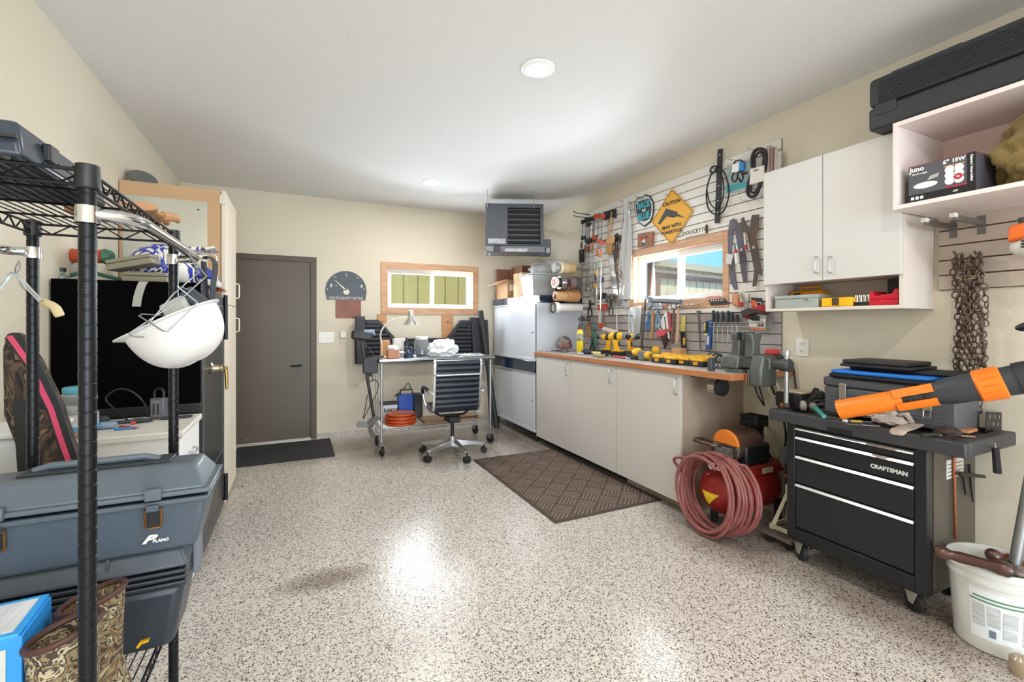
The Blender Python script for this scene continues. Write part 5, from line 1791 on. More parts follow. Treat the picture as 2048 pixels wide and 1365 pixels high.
B().taper((x0, y0, z), (x1, y1, .655), (.028, .02), top=False).ob('body', M('2e353d', .4), t, bevel=.022, seg=3)
for k in range(3):
    bx((x0 - .006, y0 - .008, .656 + k * .015), (x1 + .006, y1 + .006, .667 + k * .015)).ob('rim_band', M('262b31', .4), t, bevel=.004)
B().taper((x0 - .008, y0 - .012, .703), (x1 + .010, y1 + .01, .750), (.02, .02)).ob('lid', M('4a525b', .42, var=.2, vs=4), t, bevel=.010, seg=3)
for x in (-.80, -.62, -.42):
    bx((x, y0 - .004, .715), (x + .008, y0 + .03, .7515)).ob('lid_rib', M('4a525b', .42), t, bevel=.002)
bx((x1 + .004, y0 + .08, .64), (x1 + .02, y0 + .14, .74)).ob('side_latch', M('6d737a', .45), t, bevel=.004)
yp = PY(287, 1285, y0 + .015)
B().prism([(yp.x - .014, yp.z - .006), (yp.x - .006, yp.z + .006), (yp.x + .014, yp.z + .008), (yp.x + .012, yp.z + .002), (yp.x - .002, yp.z), (yp.x - .008, yp.z - .008)], 1, y0 + .006, y0 + .016).ob('yellow_badge', M('f0b818', .5), t)

# ---- blue shoe box
t = thing('shoe_box', 'bright blue shoe box with white barcode label beside the camouflage boots', 'box')
SB = M('2a8fdc', .4)
m = Matrix.Translation((-.566, 1.168, 0)) @ Matrix.Rotation(math.radians(4), 4, 'Z') @ Matrix.Diagonal((1, .68, 1, 1))
B().box((-.16, -.10, z), (.12, .10, .772)).xf(m).ob('carton', SB, t, bevel=.002)
B().box((-.162, -.102, .772), (.116, .102, .778)).xf(m).ob('lid', M('35a0ec', .38), t, bevel=.001)
B().box((.045, -.085, .778), (.105, .085, .7785)).xf(m).ob('white_label', M('dfe4e8', .5, var=.7, vs=60, col2='9aa4b0', stretch=(1, .05, 1)), t)
text('lettering', 'RAXURT SPO', .042, m @ Matrix.Translation((-.075, -.02, .779)) @ Matrix.Rotation(PI, 4, 'Z'), M('e8f0f4', .5), t, bold=0)
B().box((.012, -.1035, .55), (.10, -.1005, .755)).xf(m).ob('grey_panel', M('b9c0b8', .5), t)
for k in range(3):
    B().cyl(m @ Vector((.055, -.1045, .735 - k * .045)), m @ Vector((.055, -.1035, .735 - k * .045)), .012, n=14).ob('printed_dot', M('1f6fb8', .5), t)
    B().box((.02, -.1042, .708 - k * .045), (.09, -.1036, .711 - k * .045)).xf(m).ob('printed_line', M('4a5a60', .5), t)
for k in range(5):
    B().box((-.13, -.1042, .70 - k * .022), (-.04 - .02 * (k % 2), -.1036, .703 - k * .022)).xf(m).ob('printed_line', M('8fc4f0', .5), t)
B().cyl(m @ Vector((-.06, -.085, .7782)), m @ Vector((-.06, -.085, .7786)), .02, n=16).ob('finger_hole', M('1b2c40', .6), t)

# ---- camouflage boots
CM1 = camo(['2f2720', '6d5238', '8a7a58', '3a3128', 'b3a788', '5c4a34', '77704e'], 26.0, .7)
LEATH = M('4e3026', .55, var=.4, vs=14)
for k, (bxx, byy, lab) in enumerate(((-.386, 1.112, 'camouflage hunting boot with brown leather collar, beside the shoe box'), (-.380, 1.222, 'camouflage hunting boot with brown leather collar, beside the dark storage box'))):
    t = thing('hunting_boot', lab, 'boot', 'camouflage boots')
    o_ = Vector((bxx, byy, z))
    def ring(cx_, cy_, zz, rx, ry, n=22):
        return [o_ + Vector((cx_ + rx * math.cos(2 * PI * i / n), cy_ + ry * math.sin(2 * PI * i / n), zz + (.014 * math.cos(2 * PI * i / n) if zz > .25 else 0))) for i in range(n)]
    secs = [(0.012, -.0, .012, .062, .040), (.012, 0, .05, .062, .041), (.006, 0, .09, .054, .042), (0, 0, .14, .048, .043), (0, 0, .22, .050, .045), (0, 0, .275, .053, .047)]
    B().rings([ring(*s) for s in secs] + [ring(0, 0, .273, .049, .043), ring(0, 0, .15, .043, .039)], caps=True).ob('upper', CM1, t)
    B().rings([ring(.012, 0, 0, .065, .043), ring(.012, 0, .014, .065, .043)]).ob('sole', M('1f1c1a', .7), t)
    cl = [p for p in ring(0, 0, .276, .052, .046)]
    B().tube(cl, .006, 7, closed=True).ob('leather_collar', LEATH, t)

# ---- soft camouflage gun case leaning behind the rack
t = thing('soft_gun_case', 'camouflage soft gun case with pink stripe leaning behind the wire rack', 'gun case')
GY0 = 2.08
CM2 = camo(['1d1917', '3a2f26', '5a4736', '241f1c', '77614a', '2f2924'], 14.0, .8, (1, 1, .5), 5)
ol = [(10, 665), (36, 667), (54, 692), (75, 722), (118, 812), (140, 880), (168, 958)]
rr_ = WY(ol, GY0)
le = WY([(2, 700), (4, 830), (22, 900)], GY0)
xbot = rr_[-1][0] + .06
poly = rr_ + [(xbot + .05, .30), (xbot + .03, .02), (xbot - .10, .02), (xbot - .16, .35)] + [(le[2][0] + .01, le[2][1]), le[1], le[0]]
B().prism(poly, 1, GY0, GY0 + .055).ob('fabric_body', CM2, t, bevel=.014, seg=3)
def band(off0, off1, mat, nm, th):
    q1, q2 = [], []
    for i, p in enumerate(rr_[1:] + [(xbot + .05, .30)]):
        q1.append((p[0] - off0, p[1] - off0 * .45))
        q2.append((p[0] - off1, p[1] - off1 * .45))
    B().prism(q1 + q2[::-1], 1, GY0 - th, GY0 + .004).ob(nm, mat, t, bevel=.001)
band(-.004, .032, M('2a2b2e', .75), 'black_piping', .004)
band(.012, .026, M('d8486c', .6), 'pink_stripe', .007)
px_ = WY([(26, 800), (54, 800), (54, 950), (36, 950)], GY0)
B().prism(px_, 1, GY0 - .006, GY0 + .002).ob('pocket', M('262524', .75), t, bevel=.003)
t = thing('tall_bin', 'tall pale plastic bin standing behind the gun case', 'bin')
B().taper((XL + .02, 2.17, 0), (-.82, 2.42, .93), (.02, .02), top=False).ob('bin_shell', M('d7dad8', .4), t, bevel=.03, seg=3)
bx((XL + .012, 2.16, .93), (-.812, 2.43, .95)).ob('rim', M('e2e4e2', .4), t, bevel=.006)
# ================================================================ things hung on the slatwall
XS = XR - .0195          # slat face
def W(u, v, x=XS - .02): return PX(u, v, x)
STL = M('a8a9a8', .32, .85)
STD = M('5a5856', .4, .7)
WOODH = M('c9a27a', .5, var=.4, vs=6, stretch=(1, 1, .2))
WOODD = M('6a4a3a', .5, var=.4, vs=6, stretch=(1, 1, .2))
YEL = M('eab21c', .42)
BLK = M('1b1c1e', .5)
REDP = M('b8322a', .42)


def flat(nm, mat, par, pts, x, th=.004, bev=.001):
    """flat piece whose outline lies on the plane x, th thick towards the wall"""
    return B().prism(WX(pts, x), 0, x, x + th).ob(nm, mat, par, bevel=bev, seg=1)


def hook(par, u, v, x0=XS, ln=.05):
    p = PX(u, v, x0)
    B().tube([(XS, p.y, p.z), (XS - ln, p.y, p.z - .004), (XS - ln - .006, p.y, p.z + .012)], .0025, 6).ob('hook', STL, par)


# ---- bar clamps
def clamp(label, grp, u0, v0, u1, v1, head, grip, x, jaw=.055):
    t = thing('bar_clamp', label, 'clamp', grp)
    a, b = PX(u0, v0, x), PX(u1, v1, x)
    d = (b - a).normalized()
    s = d.cross(Vector((1, 0, 0))).normalized()
    B().rings([[p + s * w + Vector((e, 0, 0)) for w, e in ((-.006, -.002), (.006, -.002), (.006, .002), (-.006, .002))] for p in (a, b)]).ob('bar', STL, t)
    for k, f_ in ((0, .03), (1, .30)):
        c = a.lerp(b, f_)
        q = B().prism([(-.018, -.026), (.012, -.028), (jaw, -.014), (jaw, .008), (.02, .018), (-.018, .02)], 0, -.010, .010)
        m = Matrix.Translation(c) @ Matrix(((1, 0, 0, 0), (0, s.y, -d.y, 0), (0, s.z, -d.z, 0), (0, 0, 0, 1)))
        q.xf(m).ob('jaw', head, t, bevel=.003)
        cc = c + s * (jaw - .006)
        B().cyl(cc + d * .002, cc + d * (.016 if k == 0 else -.02), .010, n=10).ob('pad', BLK, t)
    c = a.lerp(b, .40)
    B().cyl(c + Vector((-.012, 0, 0)) - d * .02, c + Vector((-.012, 0, 0)) + d * .05, .010, .013, 10).ob('grip', grip, t)
    return t


cl = [(1165, 440, 1164, 560, 'thinnest black bar clamp, outermost on the wall hook'), (1172, 436, 1172, 585, 'black bar clamp second from the outer end of the hook'), (1179, 434, 1180, 590, 'black bar clamp with long grey bar in the clamp row'), (1186, 432, 1186, 596, 'black bar clamp hanging next to the red clamps'), (1176, 445, 1176, 575, 'shorter black bar clamp tucked behind its neighbours')]
for k, (u0, v0, u1, v1, lab) in enumerate(cl):
    clamp(lab, 'black bar clamps', u0, v0, u1, v1, BLK, M('7a4a34', .5), XS - .022 - .022 * k, .055)
cl = [(1191, 428, 1178, 580, 'red headed bar clamp tilted sideways'), (1197, 426, 1193, 612, 'red headed bar clamp with silver bar in front'), (1204, 428, 1201, 620, 'red headed bar clamp beside the hatchet')]
for k, (u0, v0, u1, v1, lab) in enumerate(cl):
    clamp(lab, 'red bar clamps', u0, v0, u1, v1, M('b8452c', .45), M('c9663a', .5), XS - .134 - .022 * k, .06)
t = thing('clamp_hook', 'black double steel hook arm carrying the clamps', 'hook')
for v in (430, 437):
    p = W(1180, v, XS)
    B().tube([(XS, p.y, p.z), (XS - .20, p.y, p.z + .004), (XS - .225, p.y, p.z + .02)], .005, 8).ob('arm', BLK, t)
# quick-grip clamps with yellow grips
for k, (u, v, lab) in enumerate(((1193, 546, 'yellow gripped quick clamp below the red clamps'), (1189, 572, 'yellow and blue quick clamp lowest of the bunch'), (1204, 560, 'blue handled quick clamp beside the yellow one'))):
    t = thing('quick_clamp', lab, 'clamp', 'quick clamps')
    x = XS - .05 - .015 * k
    c = PX(u, v, x)
    col = (YEL, M('d8962a', .45), M('33406e', .45))[k]
    B().box((c.x - .004, c.y - .004, c.z - .22), (c.x + .004, c.y + .004, c.z + .12)).ob('bar', STL, t)
    B().cbox(c, (.03, .04, .06)).ob('body', col, t, bevel=.01)
    B().cbox(c + Vector((0, .025, -.045)), (.022, .018, .07)).ob('trigger', BLK if k < 2 else M('b9c0d0', .4), t, bevel=.005)
    B().cbox(c + Vector((0, .03, .05)), (.02, .06, .018)).ob('jaw', M('b0b6c6', .4), t, bevel=.004)
    B().cbox(c + Vector((0, .03, -.20)), (.02, .06, .018)).ob('jaw', REDP if k == 0 else BLK, t, bevel=.004)
# ---- hatchet with leather holster
t = thing('hatchet', 'hatchet with wooden handle and dark steel head', 'hatchet')
x = XS - .025
flat('head', M('3b3a3a', .45, .6), t, [(1207, 424), (1231, 418), (1230, 436), (1222, 434), (1208, 441)], x - .008, .016, .003)
B().tube([W(1225, 424, x), W(1222, 440, x), W(1218, 470, x), W(1215, 500, x)], [.012, .014, .011, .012], 10).ob('handle', WOODH, t)
t = thing('leather_holster', 'tan leather tool holster strapped on the wall below the hatchet', 'holster')
flat('pouch', M('c08a4a', .6, var=.4, vs=9), t, [(1212, 482), (1224, 478), (1223, 502), (1218, 511), (1212, 506)], XS - .05, .02, .006)
flat('belt_loop', M('cf9f62', .6), t, [(1214, 474), (1230, 474), (1228, 486), (1212, 488)], XS - .054, .006, .002)
# ---- saws
t = thing('pruning_saw', 'long silver pruning saw blade hanging by the clear plastic', 'saw')
flat('blade', M('c4c6c6', .25, .8), t, [(1217, 512), (1226, 508), (1234, 565), (1236, 590), (1228, 590), (1222, 560)], XS - .02, .002, 0)
B().tube([W(1229, 588), W(1234, 600), W(1228, 606)], [.012, .013, .010], 8).ob('handle', M('b98a62', .5), t)
t = thing('adjustable_wrench', 'large dark adjustable wrench hanging on the slatwall', 'wrench')
flat('jaw', STD, t, [(1228, 470), (1234, 466), (1236, 474), (1240, 472), (1242, 480), (1236, 488), (1228, 486)], XS - .02, .014, .003)
flat('shank', STD, t, [(1231, 486), (1236, 486), (1233, 512), (1227, 530), (1225, 512)], XS - .018, .010, .003)
for k, (u, v0, v1) in enumerate(((1233, 490, 560), (1237, 488, 566), (1241, 492, 558), (1229, 500, 548))):
    t = thing('auger_bit', 'rusty auger bit hanging ' + ('against the saw blade', 'in the middle of the bundle', 'beside the clear plastic sleeve', 'shortest of the bundle')[k], 'drill bit', 'auger bits')
    a, b = W(u, v0, XS - .03 - .008 * (k % 2)), W(u + 1, v1, XS - .03 - .008 * (k % 2))
    n = 40
    B().tube([a.lerp(b, i / n) + Vector((.004 * math.cos(i * 1.1), .004 * math.sin(i * 1.1), 0)) for i in range(n + 1)], .0045, 6).ob('flute', M('7a5a54', .4, .5), t)
    B().cyl(a, a + Vector((0, 0, .03)), .004, n=8).ob('shank', STL, t)
# ---- clear plastic sleeve
t = thing('plastic_sleeve', 'clear crinkled plastic sleeve hanging from a slatwall hook', 'plastic sheet')
CLR = M('f2f4f4', .15, trans=.55, bump=.4, bs=14)
b = B()
rows = []
for i in range(13):
    v = 402 + i * 16.5
    a, c = W(1246 - i * .8, v, XS - .03), W(1260 + i * .4, v - 2, XS - .03)
    rows.append([a.lerp(c, j / 6) + Vector((.012 * math.sin(j * 1.9 + i * .6), 0, 0)) for j in range(7)])
vs_ = [p for r in rows for p in r] + [p + Vector((.003, 0, 0)) for r in rows for p in r]
n7 = 13 * 7
fs = [(i * 7 + j, i * 7 + j + 1, i * 7 + j + 8, i * 7 + j + 7) for i in range(12) for j in range(6)]
fs += [tuple(q + n7 for q in reversed(f_)) for f_ in fs]
for i in range(12):
    for j in (0, 6):
        fs.append((i * 7 + j, i * 7 + 7 + j, i * 7 + 7 + j + n7, i * 7 + j + n7))
b.add(vs_, fs)
b.ob('sheet', CLR, t)
hook(t, 1248, 402)
t = thing('peg_arm', 'grey steel peg arm sticking out below the plastic sleeve', 'bracket')
p = W(1228, 578, XS)
B().box((XS - .12, p.y - .008, p.z - .006), (XS, p.y + .008, p.z + .006)).ob('arm', M('8e8f8f', .4, .6), t, bevel=.002)
t = thing('stud_finder', 'small black remote-shaped tool hanging by the clamps', 'tool')
flat('body', BLK, t, [(1157, 500), (1166, 498), (1166, 524), (1158, 526)], XS - .05, .02, .004)
p = W(1162, 512, XS - .051)
for k in range(3):
    B().cyl(p + Vector((0, 0, .03 - k * .025)), p + Vector((-.004, 0, .03 - k * .025)), .006, n=10).ob('button', STD, t)

# ---- rolls on pegs sticking out of the wall
def roll_peg(v, y, z, rolls, plab):
    t = thing('wall_peg', plab, 'peg', 'roll pegs')
    B().cyl((2.545, y, z), (XS, y, z), .010, n=12).ob('rod', STL, t)
    for nm, lab, x0, x1, ro, mat, core in rolls:
        t = thing(nm, lab, 'roll')
        B().pipe((x0, y, z), (x1, y, z), ro, ro * .62, 28).ob('roll', mat, t)
        B().pipe((x0 - .001, y, z), (x1 + .001, y, z), ro * .62, .0125, 28).ob('core', core, t)
KC = M('8a4a3c', .7)
MT = M('cdb88e', .6)
yq = 4.30
roll_peg(0, yq, 1.942, [('tape_roll', 'clear packing tape roll at the tip of the top peg', 2.55, 2.60, .056, M('b9bcb8', .2, trans=.4), M('9a9a98', .5)), ('tape_roll', 'cream masking tape roll on the top peg', 2.61, 2.635, .066, M('e0d6c0', .6), KC), ('tape_roll', 'wide tan masking tape roll on the top peg', 2.637, 2.72, .062, MT, KC), ('tape_roll', 'tan masking tape roll nearest the wall, top peg', 2.722, 2.80, .060, M('c2a878', .6), KC)], 'steel peg carrying tan masking tape rolls')
roll_peg(0, yq, 1.778, [('tape_roll', 'pink-cored tape roll at the tip of the second peg', 2.55, 2.58, .062, M('d9c9c0', .5), M('b8604a', .6)), ('tape_roll', 'black electrical tape roll on the second peg', 2.582, 2.61, .055, BLK, M('3a3a3a', .6)), ('tape_roll', 'shiny silver duct tape roll on the second peg', 2.615, 2.675, .072, M('c3c6c8', .18, .9), KC), ('tape_roll', 'grey and red printed tape roll on the second peg', 2.74, 2.81, .064, M('84888a', .4, var=.8, vs=9, col2='8a2f3a'), KC), ('tape_roll', 'dark grey duct tape roll nearest the wall, second peg', 2.813, 2.88, .066, M('5b5c5c', .45), KC)], 'steel peg carrying silver and black tape rolls')
roll_peg(0, yq, 1.628, [('tape_roll', 'brown kraft paper tape roll at the tip of the third peg', 2.56, 2.70, .052, M('c99a6a', .55), M('7d3f38', .6)), ('paper_roll', 'wider brown kraft paper roll on the third peg', 2.702, 2.86, .060, M('c08c5a', .6), M('7d3f38', .6))], 'steel peg carrying brown paper rolls')
t = thing('pvc_pipe', 'white plastic pipe with a wide collar stuck on a peg', 'pipe')
B().pipe((2.585, yq, 1.502), (2.90, yq, 1.502), .045, .038, 28).ob('pipe', M('dedcd6', .4), t)
B().pipe((2.545, yq, 1.502), (2.60, yq, 1.502), .060, .046, 28).ob('collar', M('e8e7e3', .4), t)
B().pipe((2.538, yq, 1.502), (2.546, yq, 1.502), .061, .044, 28).ob('rubber_ring', M('4a4a4a', .6), t)
B().cyl((2.70, yq, 1.502), (XS, yq, 1.502), .012, n=12).ob('peg', STL, t)

# ---- shield sign
t = thing('shield_sign', 'blue and silver police shield sign hanging on the slatwall', 'sign')
x = XS - .012
sh_ = [(1291, 389), (1300, 392), (1307, 405), (1307, 425), (1302, 443), (1289, 454), (1277, 446), (1270, 428), (1268, 408), (1274, 396), (1283, 395)]
flat('black_edge', BLK, t, sh_, x, .006, .001)
cc = W(1288, 422, x)
def inset(pts, f_, x): return [((p[0] - cc.y) * f_ + cc.y, (p[1] - cc.z) * f_ + cc.z) for p in WX(pts, x)]
B().prism(inset(sh_, .92, x), 0, x - .002, x).ob('silver_field', M('c9cccc', .25, .7), t)
B().prism([(p[0], min(max(p[1], cc.z - .10), cc.z + .105)) for p in inset(sh_, .80, x)], 0, x - .0035, x - .002).ob('dark_field', M('2c3436', .4), t)
TEAL = M('3fb0c0', .45)
for s_, dz_, sz in (('BACK', .055, .088), ('THE', .004, .034), ('BLUE', -.052, .088)):
    text('lettering', s_, sz, Matrix.Translation((x - .005, cc.y, cc.z + dz_)) @ face_x((0, 0, 0)) , TEAL if sz > .05 else WHT, t, bold=.003 if sz > .05 else .001, sx=.78, depth=.001)
hook(t, 1279, 394)

# ---- caution sign
t = thing('caution_sign', 'yellow diamond caution sign with a power drill silhouette', 'sign')
x = XS - .010
A_ = [W(u, v, x) for u, v in ((1343, 390), (1383, 425), (1343, 479), (1307, 440))]
cy_, cz_ = sum(p.y for p in A_) / 4, sum(p.z for p in A_) / 4
hd = .252
def dia(r, rr_=.025):
    out = []
    for k in range(4):
        a = PI / 2 * k + PI / 2
        c = ((r - rr_ * 1.414) * math.cos(a), (r - rr_ * 1.414) * math.sin(a))
        for j in range(5):
            b = a - PI / 4 + PI / 2 * j / 4
            out.append((cy_ + c[0] + rr_ * math.cos(b), cz_ + c[1] + rr_ * math.sin(b)))
    return out
B().prism(dia(hd), 0, x, x + .002).ob('plate', M('e5a82e', .4), t)
b = B()
o1, o2 = dia(hd - .012), dia(hd - .018)
n = len(o1)
b.add([(x - .0006, *q) for q in o1] + [(x - .0006, *q) for q in o2], [(i, (i + 1) % n, n + (i + 1) % n, n + i) for i in range(n)])
b.ob('black_border', BLK, t)
BK2 = M('2c2a28', .5)
text('lettering', 'CAUTION', .046, face_x((x - .001, cy_, cz_ + .122)), BK2, t, bold=.0012)
text('lettering', 'MAN WITH', .044, face_x((x - .001, cy_, cz_ - .086)), BK2, t, bold=.0012)
text('lettering', 'POWERTOOL', .042, face_x((x - .001, cy_, cz_ - .134)), BK2, t, bold=.0012, sx=.95)
flat('drill_shape', M('43423f', .5), t, [(1332, 417), (1354, 424), (1357, 432), (1346, 436), (1334, 433), (1326, 442), (1319, 450), (1316, 447), (1322, 436), (1328, 425)], x - .001, .001, 0)
flat('drill_shape', M('43423f', .5), t, [(1357, 428), (1361, 431), (1369, 435), (1369, 436), (1360, 434), (1356, 434)], x - .001, .001, 0)
hook(t, 1341, 391)

# ---- small picture, name board
t = thing('small_picture', 'little square painted picture above the window corner', 'picture')
x = XS - .03
flat('canvas', M('b0604e', .6, var=1, vs=14, col2='4a6a4a'), t, [(1275, 468), (1305, 463), (1303, 491), (1275, 496)], x, .028, .002)
p = W(1288, 482, x)
for k, (dy, dz_, r, c) in enumerate(((.03, .03, .020, 'a8323a'), (-.03, .03, .018, '8a2c34'), (.005, -.005, .022, 'c9ccc4'), (.01, -.035, .02, '3f5a44'), (-.02, -.03, .016, '77706a'))):
    B().cyl((x - .002, p.y + dy, p.z + dz_), (x, p.y + dy, p.z + dz_), r, n=12).ob('paint_patch', M(c, .6), t)
t = thing('name_sign', 'small white board lettered DOUCETTE above the window', 'sign')
x = XS - .02
fp = [W(u, v, x) for u, v in ((1367, 456), (1411, 445), (1411, 462), (1367, 474))]
y0, y1 = min(p.y for p in fp), max(p.y for p in fp)
z1, z0 = 2.125, 2.06
bx((x, y0, z0), (XS - .001, y1, z1)).ob('board', M('e6e1d8', .5), t, bevel=.002)
bx((x - .001, y0 - .006, z0), (XS - .001, y0 - .0005, z1 + .002)).ob('dark_edge', M('5a3a2c', .6), t)
text('lettering', 'DOUCETTE', .046, face_x((x - .001, (y0 + y1) / 2, (z0 + z1) / 2)), BK2, t, bold=.0004, space=1.08)

# ---- black bar and cable, packets, belts
t = thing('steel_strip', 'long black punched steel strip hanging upright', 'strip')
x = XS - .02
flat('strip', M('35353a', .5, .4), t, [(1435, 299), (1445, 297), (1439, 446), (1429, 447)], x, .006, .001)
for v in (310, 340, 372, 402, 425):
    p = W(1440 - (v - 300) * .04, v, x)
    B().cyl((x - .001, p.y, p.z), (x, p.y, p.z), .006, n=10).ob('hole', M('cfcbc4', .6), t)
t = thing('black_cable_loop', 'black cable hung in two long loops over the steel strip', 'cable')
x = XS - .035
def loop(pts, r): return B().tube(smoothline([W(u, v, x) for u, v in pts], 5), r, 8)
loop([(1432, 340), (1420, 355), (1413, 385), (1416, 415), (1428, 428), (1445, 425), (1456, 400), (1457, 375), (1450, 348), (1440, 338), (1430, 338)], .006).ob('loop', BLK, t)
loop([(1438, 342), (1446, 360), (1447, 390), (1438, 414), (1428, 416), (1418, 402), (1414, 380)], .005).ob('loop', BLK, t)
B().tube([W(1427, 339, x) + Vector((0, .03 * math.cos(a), .024 * math.sin(a))) for a in [2 * PI * k / 12 for k in range(12)]], .008, 7, closed=True).ob('coiled_plug', BLK, t)
hook(t, 1431, 338)
t = thing('blister_card', 'clear blister card with teal printing behind the small package', 'packet')
flat('card', M('c9dcdc', .25, .0, trans=.35), t, [(1455, 330), (1505, 318), (1502, 378), (1452, 388)], XS - .012, .002, 0)
flat('teal_print', M('4aa6b0', .4), t, [(1452, 372), (1500, 362), (1500, 372), (1452, 386)], XS - .014, .001, 0)
flat('dark_print', M('4a4a4a', .5), t, [(1485, 345), (1496, 342), (1496, 348), (1485, 351)], XS - .014, .001, 0)
t = thing('wire_packet', 'small black wire bundle in blue and white sleeve', 'packet')
x = XS - .04
flat('white_sleeve', WHT, t, [(1464, 329), (1478, 325), (1477, 343), (1463, 346)], x, .02, .002)
flat('blue_sleeve', M('2f8ad0', .45), t, [(1478, 325), (1487, 323), (1486, 341), (1477, 343)], x, .02, .002)
loop([(1468, 345), (1464, 356), (1468, 364), (1474, 358), (1476, 346), (1482, 344), (1486, 355), (1482, 364), (1477, 356)], .006).ob('wires', BLK, t)
loop([(1468, 328), (1472, 322), (1482, 321), (1486, 325)], .006).ob('wires', BLK, t)
hook(t, 1466, 320)
t = thing('drive_belt', 'thick black drive belt folded in a white paper sleeve', 'belt')
x = XS - .05
loop([(1505, 335), (1504, 318), (1509, 303), (1520, 298), (1530, 303), (1532, 320), (1528, 345), (1520, 372), (1512, 390), (1502, 394), (1495, 385), (1497, 368), (1504, 345)], .012).ob('belt', BLK, t)
loop([(1510, 338), (1509, 320), (1514, 308), (1521, 305), (1527, 312), (1526, 330), (1518, 370), (1510, 384), (1502, 384), (1501, 370)], .009).ob('belt', BLK, t)
flat('paper_sleeve', M('e4dfd6', .55), t, [(1500, 338), (1528, 330), (1527, 362), (1498, 370)], x - .016, .034, .004)
flat('print', M('6a6a72', .5), t, [(1507, 340), (1516, 338), (1516, 341), (1507, 343)], x - .018, .002, 0)
hook(t, 1507, 300)
t = thing('plastic_tubes', 'clear and reddish plastic tubes in a bag at the slatwall edge', 'tubes')
for k, (u, c) in enumerate(((1538, 'c9b8b4'), (1545, 'a88480'), (1554, 'cfc8c0'), (1560, 'd6d0c8'))):
    B().cyl(W(u, 292 + k * 4, XS - .025), W(u - 1, 345, XS - .025), .016, n=12).ob('tube', M(c, .3, trans=.3), t)
t = thing('bare_hook', 'empty bent wire hook on the slatwall', 'hook')
loop([(1479, 395), (1486, 402), (1495, 404), (1498, 402)], .0025).ob('wire', STL, t)
hook(t, 1496, 403, ln=.03)

# ---- mower blades
BLD = M('6a5648', .5, .45, var=.7, vs=8, col2='45454c')
for k, (pts, lab, mat) in enumerate((
    ([(1459, 441), (1467, 437), (1473, 440), (1472, 450), (1466, 465), (1462, 500), (1470, 548), (1474, 578), (1468, 580), (1460, 565), (1456, 520), (1455, 470)], 'mower blade with bluish sheen beside the window', M('6d7288', .4, .5, var=.8, vs=7, col2='5c4a40')),
    ([(1468, 448), (1483, 446), (1486, 462), (1490, 480), (1493, 520), (1492, 540), (1494, 562), (1486, 566), (1481, 540), (1476, 500), (1470, 466)], 'middle mower blade with bluish stain', M('5f6478', .4, .5, var=.8, vs=9, col2='6a5648')),
    ([(1481, 438), (1487, 434), (1492, 450), (1499, 455), (1503, 430), (1518, 429), (1516, 452), (1512, 475), (1517, 510), (1522, 535), (1524, 552), (1516, 548), (1512, 572), (1504, 574), (1508, 540), (1501, 505), (1494, 470), (1485, 452)], 'widest rusty brown mower blade with forked top', BLD))):
    t = thing('mower_blade', lab, 'blade', 'mower blades')
    flat('blade', mat, t, pts, XS - .012 - .012 * k, .006, .002)
    c = W(*[(1465, 510), (1483, 500), (1507, 495)][k], XS - .013 - .012 * k)
    B().cyl((c.x - .002, c.y, c.z), (c.x, c.y, c.z), .012, n=14).ob('bolt_hole', M('b9b0a4', .6), t)
t = thing('screwdriver', 'red and clear handled screwdriver stuck over the mower blades', 'screwdriver')
x = XS - .055
B().cyl(W(1489, 466, x), W(1491, 490, x), .008, n=10).ob('tip_grip', M('d8d2c8', .3), t)
B().cyl(W(1491, 490, x), W(1493, 500, x), .009, n=10).ob('red_grip', REDP, t)
B().cyl(W(1493, 500, x), W(1496, 522, x), .005, n=10).ob('shank', CHROME, t)
t = thing('paint_marker', 'white and red marker clipped to the bluish blades', 'marker')
B().cyl(W(1469, 490, x), W(1471, 502, x), .006, n=10).ob('blue_cap', M('4a6aa8', .4), t)
B().cyl(W(1471, 500, x), W(1472, 507, x), .012, n=10).ob('red_band', REDP, t)
B().cyl(W(1472, 507, x), W(1474, 528, x), .012, n=12).ob('barrel', WHT, t)
t = thing('paper_tag', 'small crumpled white tag hanging at the window edge', 'tag')
flat('tag', M('dfe2e2', .4, trans=.2), t, [(1453, 507), (1466, 510), (1462, 530), (1450, 526)], x, .003, .001)

# ---- packages by the wall cabinet
t = thing('orange_packet', 'clear packet of orange hardware hung beside the cabinet', 'packet')
flat('bag', M('d8a88c', .3, var=.9, vs=16, col2='b8642c'), t, [(1462, 586), (1476, 588), (1477, 614), (1464, 612)], XS - .04, .03, .006)
t = thing('metal_latch', 'shiny chrome latch on a white card', 'hardware')
flat('card', WHT, t, [(1478, 584), (1496, 586), (1496, 612), (1480, 612)], XS - .02, .002, 0)
flat('lever', CHROME, t, [(1480, 584), (1486, 588), (1493, 604), (1490, 610), (1482, 598)], XS - .04, .015, .002)
flat('red_knob', REDP, t, [(1476, 604), (1484, 604), (1484, 614), (1477, 614)], XS - .05, .02, .005)
t = thing('blister_pack', 'black and orange blister pack hung under the cabinet edge', 'packet')
flat('card', M('26262a', .45), t, [(1502, 595), (1524, 597), (1524, 625), (1503, 622)], XS - .03, .003, 0)
flat('orange_panel', M('d8602c', .5), t, [(1503, 601), (1513, 602), (1513, 614), (1503, 613)], XS - .032, .002, 0)
B().tube([W(1518, 610, XS - .036) + Vector((0, .018 * math.cos(a), .018 * math.sin(a))) for a in [2 * PI * k / 14 for k in range(14)]], .004, 7, closed=True).ob('ring', STL, t)
t = thing('headlamp_pack', 'red headlamp over a white paper card marked 3-4', 'headlamp')
x = XS - .09
flat('card', M('e3e0da', .5), t, [(1496, 640), (1531, 641), (1530, 660), (1500, 657)], XS - .05, .003, 0)
flat('card', M('e3e0da', .5), t, [(1512, 612), (1531, 614), (1531, 641), (1496, 640)], XS - .051, .003, 0)
flat('orange_stripe', M('d0703c', .5), t, [(1500, 655), (1530, 657), (1530, 661), (1501, 659)], XS - .053, .002, 0)
